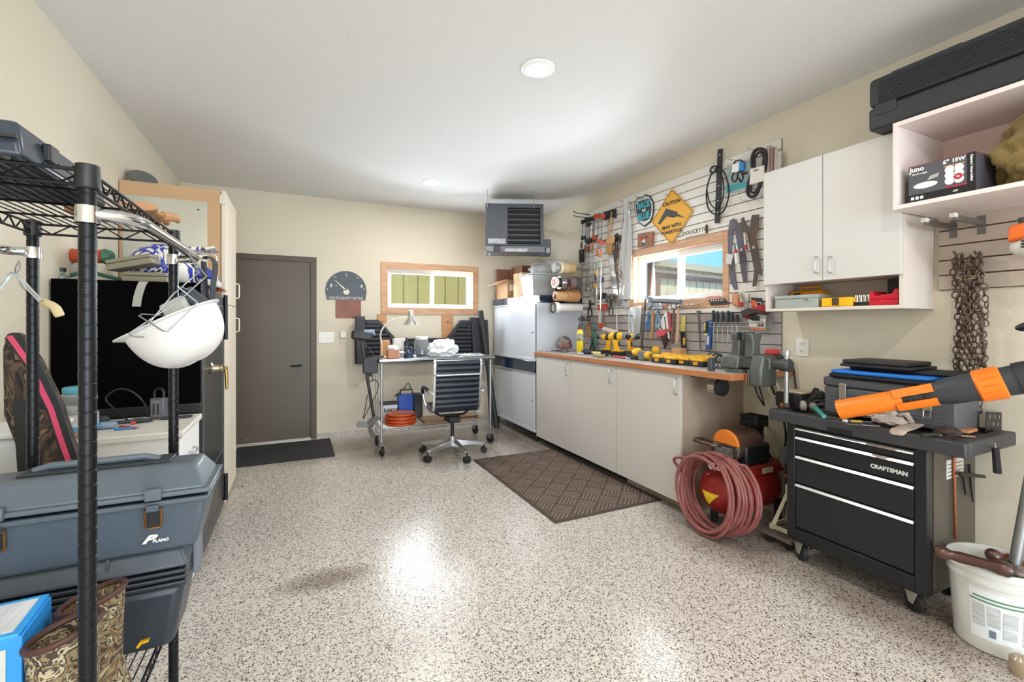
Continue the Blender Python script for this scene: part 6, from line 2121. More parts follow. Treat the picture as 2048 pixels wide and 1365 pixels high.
q0 = W(1521, 651, XS - .0535)
text('print', '3-4', .03, face_x((q0.x - .001, q0.y, q0.z)), BK2, t, bold=.001)
flat('red_shell', M('a8282c', .35), t, [(1500, 616), (1522, 608), (1531, 616), (1528, 627), (1508, 628), (1496, 638), (1486, 640), (1483, 628)], x, .05, .014)
flat('black_band', M('3a2a28', .45), t, [(1479, 622), (1495, 616), (1530, 624), (1528, 631), (1512, 627), (1496, 632), (1484, 636)], x - .012, .06, .006)
flat('lens', M('1d1e20', .2), t, [(1499, 630), (1516, 632), (1518, 642), (1505, 642), (1497, 638)], x - .015, .02, .006)
B().cyl(W(1510, 635, XS), W(1510, 635, x), .004, n=6).ob('hook', STL, t)
B().tube([W(1508, 661, XS - .04), W(1508, 668, XS - .04)], .003, 6).ob('cord_tag', REDP, t)

# ---- under the window: perforated plate, things on the sill
t = thing('perforated_plate', 'dark steel plate with a row of square holes below the window', 'plate')
flat('plate', M('3a3634', .5, .4), t, [(1417, 600), (1448, 597), (1459, 608), (1421, 611)], XS - .012, .006, .001)
for k in range(6):
    p = W(1423 + k * 4.6, 602 - k * .35, XS - .0125)
    B().cbox((p.x, p.y, p.z), (.002, .009, .012)).ob('hole', M('d6d0c4', .6), t)
SILZ = SW[2] + .0005
for k, (y, ln, c, lab, nm) in enumerate(((2.62, .16, 'c8808a', 'pinkish packet lying on the side window sill', 'packet'), (2.80, .16, 'd6d8de', 'white crumpled packet on the side window sill', 'packet'), (3.02, .18, '9a8a84', 'scatter of small grey hardware on the window sill', 'hardware'))):
    if k < 2:
        o = blob((XR + .012, y, SILZ + .012), .02, (.9, ln / .04, .7), .4, 90 + k, 18, 9).ob(nm, M(c, .5), sub=1)
    else:
        b = B()
        rr = random.Random(2)
        for i in range(26):
            p = Vector((XR + rr.uniform(-.01, .02), y + rr.uniform(-ln, ln), SILZ + .005))
            d_ = Vector((rr.uniform(-1, 1), rr.uniform(-1, 1), 0)).normalized() * rr.uniform(.008, .02)
            b.cyl(p - d_, p + d_, .004, n=5)
        o = b.ob('loose_hardware', M(c, .4, .5))
        o['kind'] = 'stuff'
    tag(o, lab, nm)

# ================================================================ tools on the grey slatwall strip
t = thing('pipe_wrench', 'large grey pipe wrench lying along the hooks under the window', 'wrench')
GRW = M('74787e', .42, .5)
x = XS - .075
B().tube([W(1300, 601, x), W(1330, 602, x), W(1362, 604, x)], [.020, .026, .024], 12).ob('handle', GRW, t)
flat('jaw', GRW, t, [(1288, 594), (1296, 592), (1306, 596), (1304, 612), (1296, 620), (1292, 610), (1296, 602)], x - .01, .03, .006)
B().cyl(W(1364, 600, XS - .01), W(1364, 601, x), .005, n=6).ob('hook', STL, t)
B().cyl(W(1318, 603, XS - .001), W(1318, 603, x), .005, n=6).ob('hook', STL, t)
t = thing('tool_rail', 'thin steel wire rail of hooks along the slatwall', 'rail')
B().cyl(W(1365, 610, XS - .03), W(1398, 609, XS - .03), .003, n=6).ob('wire', STL, t)
for u in (1368, 1378, 1388, 1396):
    B().tube([W(u, 610, XS), W(u, 610, XS - .05), W(u, 606, XS - .055)], .003, 6).ob('wire_hook', STL, t)

# prybar, handles and long tools: (u0,v0,u1,v1, radius, material, name, label, category)
LONG = [(1291, 600, 1283, 700, .010, STD, 'pry_bar', 'long dark pry bar hanging straight down to the bench', 'pry bar'),
        (1233, 622, 1234, 662, .007, M('cdd0d0', .4), 'white_rod', 'thin white rod hanging behind the yellow drill', 'rod'),
        (1397, 625, 1401, 700, .014, M('6a5a52', .5, .4), 'steel_punch', 'long tapered rusty steel punch', 'punch'),
        (1251, 618, 1252, 640, .006, STL, 'steel_rod', 'short steel rod under the plastic sleeve', 'rod')]
for (u0, v0, u1, v1, r, m_, nm, lab, cat) in LONG:
    t = thing(nm, lab, cat)
    a, b = W(u0, v0, XS - .03), W(u1, v1, XS - .03)
    if b.z < WTZ + .02:
        b.z = WTZ + .02
    B().cyl(a, b, r, r * (.35 if 'punch' in nm else .9), 10).ob('shaft', m_, t)
    B().cyl(a, a - (b - a).normalized() * .012, r * 1.25, n=10).ob('head', m_, t)
    B().cyl((XS, a.y, a.z), a, .003, n=6).ob('hook', STL, t)

# hammers
for k, (u0, v0, u1, v1, mh, lab) in enumerate(((1348, 618, 1345, 688, WOODD, 'hammer with dark stained wooden handle'), (1357, 616, 1354, 687, WOODH, 'hammer with pale wooden handle'))):
    t = thing('hammer', lab, 'hammer', 'hammers')
    x = XS - .055
    a, b = W(u0, v0, x), W(u1, v1, x)
    b.z = max(b.z, WTZ + .05)
    B().tube([a, a.lerp(b, .3), a.lerp(b, .7), b], [.011, .010, .013, .012], 10).ob('handle', mh, t)
    B().cyl(a + Vector((-.045, 0, .012)), a + Vector((.03, 0, .012)), .014, n=12).ob('head', M('b9b9b5', .3, .8), t)
    B().cyl(a + Vector((-.05, 0, .012)), a + Vector((-.035, 0, .012)), .019, n=12).ob('face', M('b9b9b5', .3, .8), t)
    flat('claw', M('9a9a98', .35, .8), t, [(u0 - 2, v0 - 6), (u0 + 3, v0 - 5), (u0 + 3, v0 - 3), (u0 + 2, v0 + 1), (u0 - 2, v0 + 2)], x - .006, .012, .002)
    B().cyl((XS, a.y, a.z - .004), (x, a.y, a.z - .004), .004, n=6).ob('hook', STL, t)
t = thing('wooden_hammer', 'ball hammer with amber wooden handle by the blue pliers', 'hammer')
x = XS - .035
B().tube([W(1306, 622, x), W(1305, 650, x), W(1303, 678, x)], [.010, .012, .014], 10).ob('handle', M('b98448', .5, var=.4, vs=6), t)
B().cyl(W(1306, 618, x) + Vector((-.03, 0, 0)), W(1306, 618, x) + Vector((.03, 0, 0)), .014, n=12).ob('head', STD, t)

# red and white speed square + brush
t = thing('speed_square', 'white triangular layout square with black slots and red edge', 'square')
x = XS - .022
flat('plate', M('dcd9d2', .4), t, [(1333, 622), (1340, 680), (1313, 653)], x, .003, 0)
flat('plate', M('dcd9d2', .4), t, [(1313, 653), (1340, 680), (1339, 678), (1332, 672), (1317, 657)], x - .001, .004, 0)
flat('slot', BLK, t, [(1328, 634), (1330, 634), (1333, 660), (1331, 660)], x - .001, .001, 0)
flat('slot', BLK, t, [(1317, 652), (1319, 651), (1328, 662), (1326, 663)], x - .001, .001, 0)
flat('red_edge', M('9a2f38', .45), t, [(1333, 622), (1341, 628), (1344, 662), (1338, 664)], x - .006, .012, .002)
flat('red_bar', M('a8342c', .45), t, [(1328, 658), (1344, 658), (1344, 663), (1328, 664)], x - .009, .010, .002)
t = thing('dust_brush', 'red handled brush with dark bristles below the layout square', 'brush')
flat('red_grip', M('c8404a', .5), t, [(1313, 662), (1322, 660), (1332, 666), (1326, 673), (1312, 676)], XS - .04, .02, .005)
flat('bristles', M('3a2420', .8), t, [(1320, 672), (1333, 668), (1332, 690), (1328, 698), (1324, 684)], XS - .035, .015, .003)
# yellow chisel / level
t = thing('yellow_handle_saw', 'yellow and black handled tool hanging by the hammers', 'tool')
x = XS - .03
flat('yellow_grip', M('cfc46a', .5), t, [(1362, 632), (1369, 632), (1367, 664), (1360, 664)], x, .02, .005)
flat('black_body', BLK, t, [(1360, 664), (1368, 664), (1371, 698), (1362, 700)], x, .016, .004)
flat('yellow_stripe', M('d0a028', .5), t, [(1365, 676), (1370, 676), (1370, 690), (1366, 690)], x - .001, .003, 0)
t = thing('blue_level', 'blue torpedo level hanging upright with white lettering', 'level')
flat('body', M('24508e', .4), t, [(1414, 642), (1424, 640), (1421, 698), (1411, 700)], XS - .025, .02, .002)
flat('print', WHT, t, [(1415, 672), (1418, 672), (1417, 690), (1414, 690)], XS - .026, .001, 0)
t = thing('insulated_screwdriver', 'black and yellow screwdriver hanging on the blue level', 'screwdriver')
x = XS - .05
B().tube([W(1413, 643, x), W(1413, 655, x), W(1412, 668, x)], [.012, .014, .009], 10).ob('handle', BLK, t)
B().cyl(W(1411, 646, x - .006), W(1411, 660, x - .006), .009, n=10).ob('yellow_inlay', M('cfc23a', .45), t)
B().cyl(W(1412, 667, x), W(1412, 671, x), .011, n=10).ob('yellow_ring', M('d8c86a', .45), t)
B().cyl(W(1412, 671, x), W(1412, 688, x), .004, n=8).ob('shank', STL, t)
# screwdriver row
labs = ['first and longest black screwdriver beside the blue level', 'second black screwdriver from the blue level', 'third black screwdriver from the blue level', 'fourth black screwdriver from the blue level, bent shank', 'fifth black screwdriver from the blue level, short shank', 'black screwdriver closest to the headlamp pack']
for k, (u, v0, v1, v2) in enumerate(((1427, 621, 647, 702), (1435, 623, 648, 700), (1445, 623, 648, 687), (1456, 622, 648, 697), (1464, 624, 647, 674), (1474, 629, 648, 690))):
    t = thing('screwdriver', labs[k], 'screwdriver', 'black screwdrivers in the wall rack')
    x = XS - .04
    a, m_, b = W(u, v0, x), W(u, v1, x), W(u - 1, v2, x)
    b.z = max(b.z, WTZ + .01)
    B().tube([a, a.lerp(m_, .12), a.lerp(m_, .45), a.lerp(m_, .8), m_], [.008, .013, .015, .012, .009], 10).ob('handle', M('22252b', .4), t)
    B().cyl(m_, b, .004, .0032, 8).ob('shank', M('c4c5c4', .25, .9), t)
t = thing('screwdriver_rack', 'clear wire rack strip holding the black screwdrivers', 'rack')
for dz_ in (0, -.03):
    a, b = W(1420, 652, XS - .06), W(1545, 660, XS - .06)
    B().cyl((a.x, a.y, 1.335 + dz_), (a.x, b.y + .02, 1.335 + dz_), .0025, n=6).ob('wire', M('c9cbcb', .3, .7), t)
    B().cyl((XS - .022, a.y, 1.335 + dz_), (XS - .022, b.y + .02, 1.335 + dz_), .0025, n=6).ob('wire', M('c9cbcb', .3, .7), t)
for k in range(12):
    y = W(1420, 652, XS - .06).y + (W(1545, 660, XS - .06).y + .02 - W(1420, 652, XS - .06).y) * k / 11
    B().tube([(XS, y, 1.34), (XS - .06, y, 1.335), (XS - .06, y, 1.305)], .002, 5).ob('peg', M('c9cbcb', .3, .7), t)
# pliers and cutters
def pliers(label, u, v, h, m_, x=XS - .03, spread=4, nm='pliers'):
    t = thing(nm, label, 'pliers', None)
    c = W(u, v, x)
    for s in (-1, 1):
        B().tube([W(u - s * 1.5, v - h * .42, x), W(u - s * .5, v - h * .12, x), W(u + s * spread * .7, v + h * .15, x), W(u + s * spread, v + h * .38, x), W(u + s * spread * .7, v + h * .55, x)], [.004, .008, .008, .009, .007], 8).ob('handle', m_, t)
    B().cyl(c + Vector((-.008, 0, .0)) + Vector((0, 0, h * .12 * .0055)), c + Vector((.008, 0, h * .12 * .0055)), .012, n=12).ob('pivot', STD, t)
    B().cyl((XS, c.y, W(u, v - h * .42, x).z), W(u, v - h * .42, x), .003, n=6).ob('hook', STL, t)
for args in (('pliers with teal dipped handles by the torch', 1188, 668, 50, M('2f8a80', .45)), ('large black handled pliers above the torch', 1180, 615, 34, BLK), ('orange handled cutters by the yellow torch', 1176, 655, 36, M('d8862a', .5)),
             ('grey pliers hung under the paper rolls', 1170, 645, 40, M('9a9aa0', .4, .4)), ('bluish pliers hanging beside the wooden hammer', 1316, 632, 44, M('7a9ab8', .4, .3)), ('bright blue snips hung behind the pry bar', 1297, 640, 40, M('3a74b8', .45)),
             ('dark grey locking pliers at the light switch side of the bolt cutter', 1222, 612, 36, STD), ('pale wire strippers hung by the white rod', 1262, 640, 56, M('c4c8cc', .35, .5), XS - .065), ('black snips between torch and red saw', 1184, 690, 30, BLK)):
    pliers(*args)
t = thing('hacksaw', 'red framed hacksaw hanging upright', 'saw')
x = XS - .04
flat('front_bar', M('c8c2bc', .4), t, [(1197, 620), (1202, 620), (1201, 648), (1197, 648)], x, .014, .003)
flat('red_top', M('b8403a', .45), t, [(1194, 610), (1212, 608), (1214, 620), (1196, 622)], x - .003, .02, .005)
flat('red_handle', M('b8403a', .45), t, [(1195, 647), (1206, 646), (1206, 655), (1196, 657)], x - .003, .02, .005)
B().cyl(W(1205, 612, x), W(1205, 654, x), .003, n=6).ob('blade', STL, t)
B().cyl(W(1209, 612, x), W(1208, 652, x), .004, n=6).ob('back_rod', M('9a4a42', .45), t)
t = thing('scissors', 'big scissors with looped black handles beside the torch', 'scissors')
x = XS - .045
for s in (-1, 1):
    c = W(1171 + s * 6, 638, x)
    B().tube([c + Vector((0, .022 * math.cos(a), .024 * math.sin(a))) for a in [2 * PI * k / 14 for k in range(14)]], .006, 7, closed=True).ob('loop_handle', M('3a2c2a', .5), t)
    B().cyl(c + Vector((0, 0, -.022)), W(1172 - s * 1, 662, x), .005, .003, 8).ob('blade', STL, t)
for k, (u, v, r, c, lab) in enumerate(((1222, 598, .05, '5e5f60', 'tangled grey cable bundle hung in the wall corner'), (1205, 592, .04, '2f3032', 'dark tangled wire bundle under the quick clamps'), (1240, 606, .045, '8a8c8c', 'grey wire coil hung under the peg arm'), (1310, 612, .045, 'a8b4c0', 'bluish silver wire bundle around the pipe wrench'))):
    t = thing('wire_bundle', lab, 'wire')
    rr = random.Random(100 + k)
    ctr = W(u, v, XS - .05)
    for i in range(6):
        ph = rr.uniform(0, 6)
        B().tube([ctr + Vector((rr.uniform(-.012, .012) + .02 * math.sin(a + ph), r * (1.2 + .3 * math.sin(ph)) * math.cos(a + ph), r * .7 * math.sin(a * (1 if i % 2 else 2) + ph))) for a in [2 * PI * j / 16 for j in range(16)]], .005, 6, closed=True).ob('wire_turn', M(c, .5), t)
    B().cyl((XS, ctr.y, ctr.z + .02), ctr + Vector((0, 0, .02)), .004, n=6).ob('hook', STL, t)
# clear bag on the wall
o = flat('clear_bag', M('e8ecec', .2, trans=.5, bump=.3, bs=20), None, [(1258, 615), (1282, 612), (1278, 668), (1262, 672), (1254, 650)], XS - .03, .02, .008)
tag(o, 'clear plastic bag of parts hung on the grey slatwall', 'bag')

# ================================================================ things on the worktop
z = WTZ + .0015
def BP(u, v, off=0.0):
    """point on the worktop under photo column u; depth from v, kept on the board"""
    x = min(max(PZ(u, v, WTZ).x, 2.43), 2.62) + off
    return Vector((x, PX(u, 700, x).y, WTZ))
# torch
t = thing('propane_torch', 'yellow propane torch cylinder standing on the worktop', 'torch')
c = BP(1160, 700, .02)
B().lathe([(.030, 0), (.034, .006), (.034, .20), (.024, .235), (.012, .25)], (c.x, c.y, z), 20).ob('cylinder', M('e8c81c', .35), t)
B().lathe([(.0345, .13), (.0345, .20)], (c.x, c.y, z), 20, caps=False).ob('label_band', M('4a4a40', .45, var=.8, vs=30, col2='c9c6b0'), t)
B().lathe([(.022, .25), (.022, .29), (.012, .30)], (c.x, c.y, z), 14).ob('valve', M('5a4a44', .4, .4), t)
B().tube([(c.x, c.y, z + .29), (c.x, c.y, z + .34), (c.x - .03, c.y - .01, z + .36)], .008, 8).ob('burner', STD, t)
# bag of red things
t = thing('parts_bag', 'clear bag of red caps slumped beside the tall cabinet', 'bag')
c = BP(1118, 692, .10)
c.y -= .12
rr = random.Random(8)
for k in range(9):
    p = Vector((c.x + rr.uniform(-.04, .05), c.y + rr.uniform(-.03, .03), z + .02 + rr.random() * .09))
    B().sph(tuple(p), .028, 10, 7).ob('red_cap', M(('b02a3a', 'c8404a', 'a83048', 'c9a070')[k % 4], .4), t)
b = blob((c.x, c.y, z + .07), .085, (1.0, .8, 1.05), .3, 55, 22, 14, 2.0)
for p in b.v:
    p.z = max(p.z, z)
b.ob('bag', M('eef0f2', .12, trans=.9), t, sub=1)

# wrenches heap
wr = B()
wr.prism([(-.07, -.005), (.07, -.005), (.07, .005), (-.07, .005)], 2, 0, .005)
ring = [(.085 + .014 * math.cos(2 * PI * k / 12), .014 * math.sin(2 * PI * k / 12)) for k in range(12)]
wr.prism(ring, 2, -.001, .006)
wr.prism([(-.068, -.012), (-.082, -.014), (-.094, -.010), (-.084, -.004), (-.084, .004), (-.094, .010), (-.082, .014), (-.068, .012)], 2, -.001, .006)
wm = wr.mesh('wrench', M('b4b6b8', .25, .9), 35)
wl = ['topmost silver combination wrench on the heap by the steel cabinet', 'silver wrench pointing at the parts bag', 'silver wrench lying along the worktop edge', 'silver wrench crossing the heap sideways', 'small silver wrench by the torch base', 'silver wrench half under the heap', 'silver wrench nearest the parts bag', 'silver wrench at the heap tail towards the tape measure', 'silver wrench lying flat behind the heap', 'short silver wrench over the worktop edge']
rr = random.Random(14)
for k in range(10):
    u = 1108 + k * 5.2
    p = BP(u, 700 + (k % 3) * 1.6)
    o = D.objects.new('combination_wrench', wm)
    COL.objects.link(o)
    o.location = (p.x + .03, p.y, z + .003 + (k % 4) * .008)
    o.rotation_euler = (rr.uniform(-.06, .06), rr.uniform(-.06, .06), rr.uniform(-.7, .7) + PI / 2 * (k % 2))
    tag(o, wl[k], 'wrench', 'wrench heap')
o = blob(tuple(BP(1168, 705) + Vector((.03, 0, .02))), .035, (1.3, 1.6, .6), .5, 21, 18, 10).ob('dark_rag', M('2c2f3c', .8), sub=1)
tag(o, 'dark blue rag in front of the yellow torch', 'rag')
o = blob(tuple(BP(1158, 710) + Vector((.02, 0, .01))), .022, (1.2, 1.8, .5), .5, 22, 14, 8).ob('blue_wrapper', M('a8bcd8', .3), sub=1)
tag(o, 'pale blue wrapper at the worktop edge', 'wrapper')
t = thing('tape_measure', 'yellowish tape measure lying near the worktop edge', 'tape measure')
p = BP(1186, 710)
bx((p.x + .01, p.y - .05, z), (p.x + .06, p.y + .05, z + .032)).ob('case', M('c9c68a', .4), t, bevel=.01, seg=3)
bx((p.x + .004, p.y + .02, z + .004), (p.x + .010, p.y + .04, z + .022)).ob('hook_tab', BLK, t)

# ---- drills
def drill(label, pos, yaw, sc=1.0, pitch=0.0, lamp=False):
    """cordless drill: x forward, z up, stands on its battery"""
    t = thing('cordless_drill', label, 'drill', 'yellow power tools')
    m = Matrix.Translation(pos) @ Matrix.Rotation(math.radians(yaw), 4, 'Z') @ Matrix.Rotation(math.radians(pitch), 4, 'Y') @ Matrix.Scale(sc, 4)
    def P(b, nm, mat, bev=.006, par=t): return b.xf(m).ob(nm, mat, par, bevel=bev)
    P(B().box((-.065, -.036, 0), (.065, .036, .05)), 'battery', BLK)
    P(B().box((-.06, -.034, .05), (.055, .034, .062)), 'battery_base', YEL, .004)
    P(B().prism([(-.04, .06), (.015, .06), (.005, .15), (.02, .17), (-.055, .17), (-.05, .14)], 1, -.018, .018), 'grip', YEL, .008)
    P(B().prism([(.004, .10), (.014, .10), (.012, .15), (-.002, .15)], 1, -.009, .009), 'trigger', BLK, .002)
    P(B().lathe([(.0, -.09), (.03, -.09), (.037, -.075), (.037, .02), (.034, .05), (.03, .06)], (0, 0, .20), 20, (1, 0, 0)), 'motor_body', YEL, 0)
    P(B().lathe([(.032, .06), (.030, .085), (.024, .09)], (0, 0, .20), 20, (1, 0, 0)), 'gear_case', M('8a8c8e', .35, .5), 0)
    P(B().lathe([(.022, .09), (.022, .125), (.012, .14), (.006, .145)], (0, 0, .20), 18, (1, 0, 0)), 'chuck', BLK, 0)
    P(B().lathe([(.038, -.03), (.0385, -.025), (.0385, .0), (.038, .005)], (0, 0, .20), 20, (1, 0, 0), caps=False), 'logo_band', BLK, 0)
    return t
p = BP(1236, 712, .10)
drill('yellow cordless drill standing on its battery beside the torch', (p.x, p.y, z), -70, .95)
p = BP(1262, 712, .26)
drill('yellow cordless impact driver facing the slatwall', (p.x, p.y, z), -95, .9)
p = BP(1214, 712, .22)
drill('yellow cordless drill leaning behind the others with white nose', (p.x, p.y, z), 115, .85)
# flashlight / work light
t = thing('work_light', 'white tube work light lying over the yellow drills', 'light')
a, b = BP(1208, 712, .34) + Vector((0, 0, .25)), BP(1236, 712, .36) + Vector((0, 0, .21))
B().cyl(a, b, .028, n=18).ob('tube', M('d8c8b8', .4), t)
B().cyl(a, a + (a - b).normalized() * .004, .022, n=16).ob('lens', M('3a2a24', .4), t)
B().cyl(b.lerp(a, .5), Vector((b.x, b.y, z + .1)) , .004, n=6).ob('stand_wire', STL, t)
B().cyl(Vector((b.x, b.y, z + .1)), Vector((b.x, b.y + .02, z)), .004, n=6).ob('stand_wire', STL, t)
# angle grinder on the bench edge
t = thing('angle_grinder', 'yellow angle grinder with grey battery at the worktop edge', 'grinder')
p = BP(1275, 719, .03)
gx, gy = p.x, p.y
bx((gx - .03, gy - .02, z), (gx + .05, gy + .06, z + .03)).ob('foot_guard', BLK, t, bevel=.006)
B().lathe([(.03, 0), (.036, .01), (.036, .06), (.028, .08)], (gx, gy + .04, z + .062), 20, (0, -1, 0)).ob('motor_head', YEL, t)
bx((gx - .04, gy - .115, z), (gx + .035, gy - .045, z + .075)).ob('battery', M('6a6c6e', .45), t, bevel=.008)
B().lathe([(.034, 0), (.036, .02), (.03, .05)], (gx, gy - .115, z + .042), 18, (0, -1, 0)).ob('rear_cap', YEL, t)
B().tube([(gx + .01, gy - .16, z + .04), (gx + .03, gy - .26, z + .032), (gx + .05, gy - .32, z + .026)], [.018, .015, .013], 10).ob('handle', M('4a4c4e', .45), t)
# battery / charger cluster
def battery(label, x, y, yaw, sc=1.0, zz=0.0):
    t = thing('tool_battery', label, 'battery', 'yellow and black tool batteries')
    m = Matrix.Translation((x, y, z + zz)) @ Matrix.Rotation(math.radians(yaw), 4, 'Z') @ Matrix.Scale(sc, 4)
    B().box((-.06, -.038, 0), (.06, .038, .034)).xf(m).ob('black_case', BLK, t, bevel=.005)
    B().prism([(-.056, .034), (.056, .034), (.05, .056), (.02, .06), (.012, .05), (-.02, .05), (-.03, .062), (-.052, .056)], 1, -.034, .034).xf(m).ob('yellow_shell', YEL, t, bevel=.005)
    for s in (-1, 1):
        B().box((-.02, s * .038 - .003, .008), (.02, s * .038 + .003, .03)).xf(m).ob('latch', M('d89a18', .45), t, bevel=.002)
bl = ['tool battery at the front corner of the battery row', 'tool battery second in the front row', 'tool battery third in the front row', 'tool battery at the vise end of the front row', 'tool battery behind the front row near the carton', 'tool battery in the middle of the back row', 'tool battery in the back row near the vise', 'tool battery at the cord end of the back row', 'tool battery farthest back by the slatwall']
for k, (u, v, dx_, yaw, zz) in enumerate(((1321, 727, .05, 92, 0), (1345, 730, .05, 88, 0), (1370, 732, .05, 93, 0), (1399, 735, .05, 90, 0), (1338, 727, .16, 85, 0), (1362, 729, .16, 95, 0), (1389, 732, .16, 88, 0), (1410, 727, .17, 95, 0), (1408, 732, .28, 90, 0))):
    p = BP(u, v, dx_)
    battery(bl[k], p.x, p.y, yaw, 1.06, zz)
# carton
t = thing('small_carton', 'small tan carton standing behind the tool batteries', 'box')
p = BP(1352, 725, .30)
bx((p.x, p.y - .05, z), (p.x + .07, p.y + .05, z + .10)).ob('carton', M('cf9c6e', .6), t, bevel=.002)
bx((p.x - .001, p.y - .04, z + .01), (p.x, p.y - .005, z + .045)).ob('white_label', WHT, t)
o = bx((p.x - .01, p.y + .07, z), (p.x + .07, p.y + .17, z + .06)).ob('orange_tool_case', M('e09a3a', .5), bevel=.012)
tag(o, 'orange-yellow tool case beside the small carton', 'case')
t = thing('yellow_grinder_head', 'yellow and green round sander beside the orange case', 'sander')
p = BP(1312, 725, .30)
B().lathe([(.05, 0), (.055, .012), (.05, .03), (.03, .05), (.028, .08)], (p.x, p.y, z), 20).ob('base', M('8a8f58', .45), t)
B().lathe([(.032, .05), (.036, .08), (.03, .10), (.012, .105)], (p.x, p.y, z), 20).ob('motor', YEL, t)
# loose small things at the bench edge
t = thing('red_screwdriver', 'red handled screwdriver lying at the worktop edge', 'screwdriver')
a, b = BP(1226, 716, .02), BP(1250, 719, .02)
a.z = b.z = z + .010
B().cyl(a, b, .010, n=10).ob('handle', M('b02a3a', .4), t)
B().cyl(b, b + (b - a).normalized() * .08, .004, n=8).ob('shank', STL, t)
rr = random.Random(77)
for k, (u, v, c, lab, nm) in enumerate(((1208, 710, '1f2024', 'black drill chuck lying near the tape measure', 'drill_chuck'), (1256, 716, '3a3c40', 'dark socket holder behind the red screwdriver', 'socket_holder'), (1440, 735, '9aa0a4', 'grey metal rod lying beside the vise base', 'metal_bracket'), (1425, 735, '7a7c80', 'grey steel bar lying before the vise', 'steel_bar'), (1196, 716, 'b09a6a', 'brass and wood handled brush behind the tape measure', 'small_brush'))):
    p = BP(u, v)
    t = thing(nm, lab, 'hardware')
    a = rr.uniform(-.6, .6)
    d_ = Vector((math.sin(a), math.cos(a), 0))
    q_ = Vector((p.x + .02, p.y, z + .014))
    B().cyl(q_ - d_ * .05, q_ + d_ * .02, .014, n=10).ob('body', M(c, .45, .3), t)
    B().cyl(q_ + d_ * .02, q_ + d_ * .07, .008, n=10).ob('stem', STL, t)
t = thing('power_cord_loops', 'black power cords looped on the worktop behind the vise', 'cord')
for k in range(3):
    c = BP(1432 + k * 10, 735, .33)
    B().tube(smoothline([(c.x, c.y + .10, z + .008), (c.x + .01, c.y + .085, z + .06), (c.x, c.y + .02, z + .085 - k * .012), (c.x - .01, c.y - .06, z + .05), (c.x - .02, c.y - .12, z + .008)]), .006, 7).ob('cord_loop', M('1f2328', .45), t)

# ================================================================ big bench vise
t = thing('machinist_vise', 'large grey-green machinist vise bolted on the worktop end', 'vise')
VG = M('616863', .42, .35, var=.6, vs=11, col2='4a4744')
VGD = M('4c504e', .5, .4, var=.5, vs=20)
vz = WTZ + .0005
vy = 2.02
# the vise axis runs along -X; fixed body, swivel base, moving jaw towards the room
vx = 2.52
B().cyl((vx + .06, vy, vz), (vx + .06, vy, vz + .022), .085, n=28).ob('swivel_base', VG, t)
B().prism([(vx - .02, vz + .022), (vx + .15, vz + .022), (vx + .15, vz + .07), (vx + .12, vz + .115), (vx + .06, vz + .125), (vx - .005, vz + .105)], 1, vy - .045, vy + .085).ob('fixed_body', VG, t, bevel=.012)
B().cyl((vx + .14, vy - .015, vz + .075), (vx + .14, vy + .06, vz + .075), .055, n=24).ob('anvil', VG, t)
def jaw_col(y0, y1, nm, nx):
    B().prism([(vx + .005, vz + .10), (vx + .085, vz + .10), (vx + .078, vz + .19), (vx + .095, vz + .225), (vx + .095, vz + .25), (vx + .0, vz + .25), (vx + .0, vz + .225), (vx + .015, vz + .19)], 1, y0, y1).ob(nm, VG, t, bevel=.008)
ym1 = vy - .045
jaw_col(vy - .035, vy + .018, 'fixed_jaw', 0)
jaw_col(vy - .135, vy - .075, 'moving_jaw', 0)
bx((vx - .012, vy - .041, vz + .205), (vx + .098, vy - .033, vz + .255)).ob('jaw_plate', VGD, t, bevel=.002)
bx((vx - .012, vy - .082, vz + .205), (vx + .098, vy - .074, vz + .255)).ob('jaw_plate', VGD, t, bevel=.002)
bx((vx + .015, vy - .24, vz + .03), (vx + .085, vy + .05, vz + .105)).ob('slide_bar', VG, t, bevel=.008)
B().prism([(vx - .025, vz - .07), (vx + .12, vz - .07), (vx + .125, vz + .03), (vx + .10, vz + .12), (vx + .0, vz + .12), (vx - .03, vz + .03)], 1, vy - .215, vy - .135).ob('moving_body', VG, t, bevel=.012)
bx((vx - .03, vy - .12, vz - .062), (vx + .06, vy - .112, vz + .0)).ob('copper_pad', M('b5683c', .4, .6), t, bevel=.002)
bx((vx - .026, vy - .135, vz - .066), (vx + .10, vy - .120, vz + .03)).ob('pad_bracket', VG, t, bevel=.004)
B().cyl((vx + .05, vy - .215, vz + .068), (vx + .05, vy - .285, vz + .068), .030, n=20).ob('screw_boss', VGD, t)
B().lathe([(.022, 0), (.036, .004), (.038, .05), (.03, .06)], (vx + .05, vy - .285, vz + .068), 20, (0, -1, 0)).ob('handle_hub', VGD, t)
B().cyl((vx + .05, vy - .318, vz + .15), (vx + .05, vy - .318, vz - .155), .013, n=14).ob('handle_bar', M('b0b2b2', .3, .8), t)
B().cyl((vx + .05, vy - .318, vz + .125), (vx + .05, vy - .318, vz + .152), .021, n=14).ob('handle_stop', M('b9bbb9', .3, .7), t)
B().cyl((vx + .05, vy - .318, vz - .175), (vx + .05, vy - .318, vz - .15), .019, n=14).ob('handle_stop', M('5a4a40', .4, .4), t)
o = B().box((vx - .09, vy + .09, vz + .001), (vx - .05, vy + .12, vz + .085)).ob('steel_block', M('5a5f66', .4, .6), bevel=.003)
tag(o, 'short upright grey steel block in front of the vise', 'block')
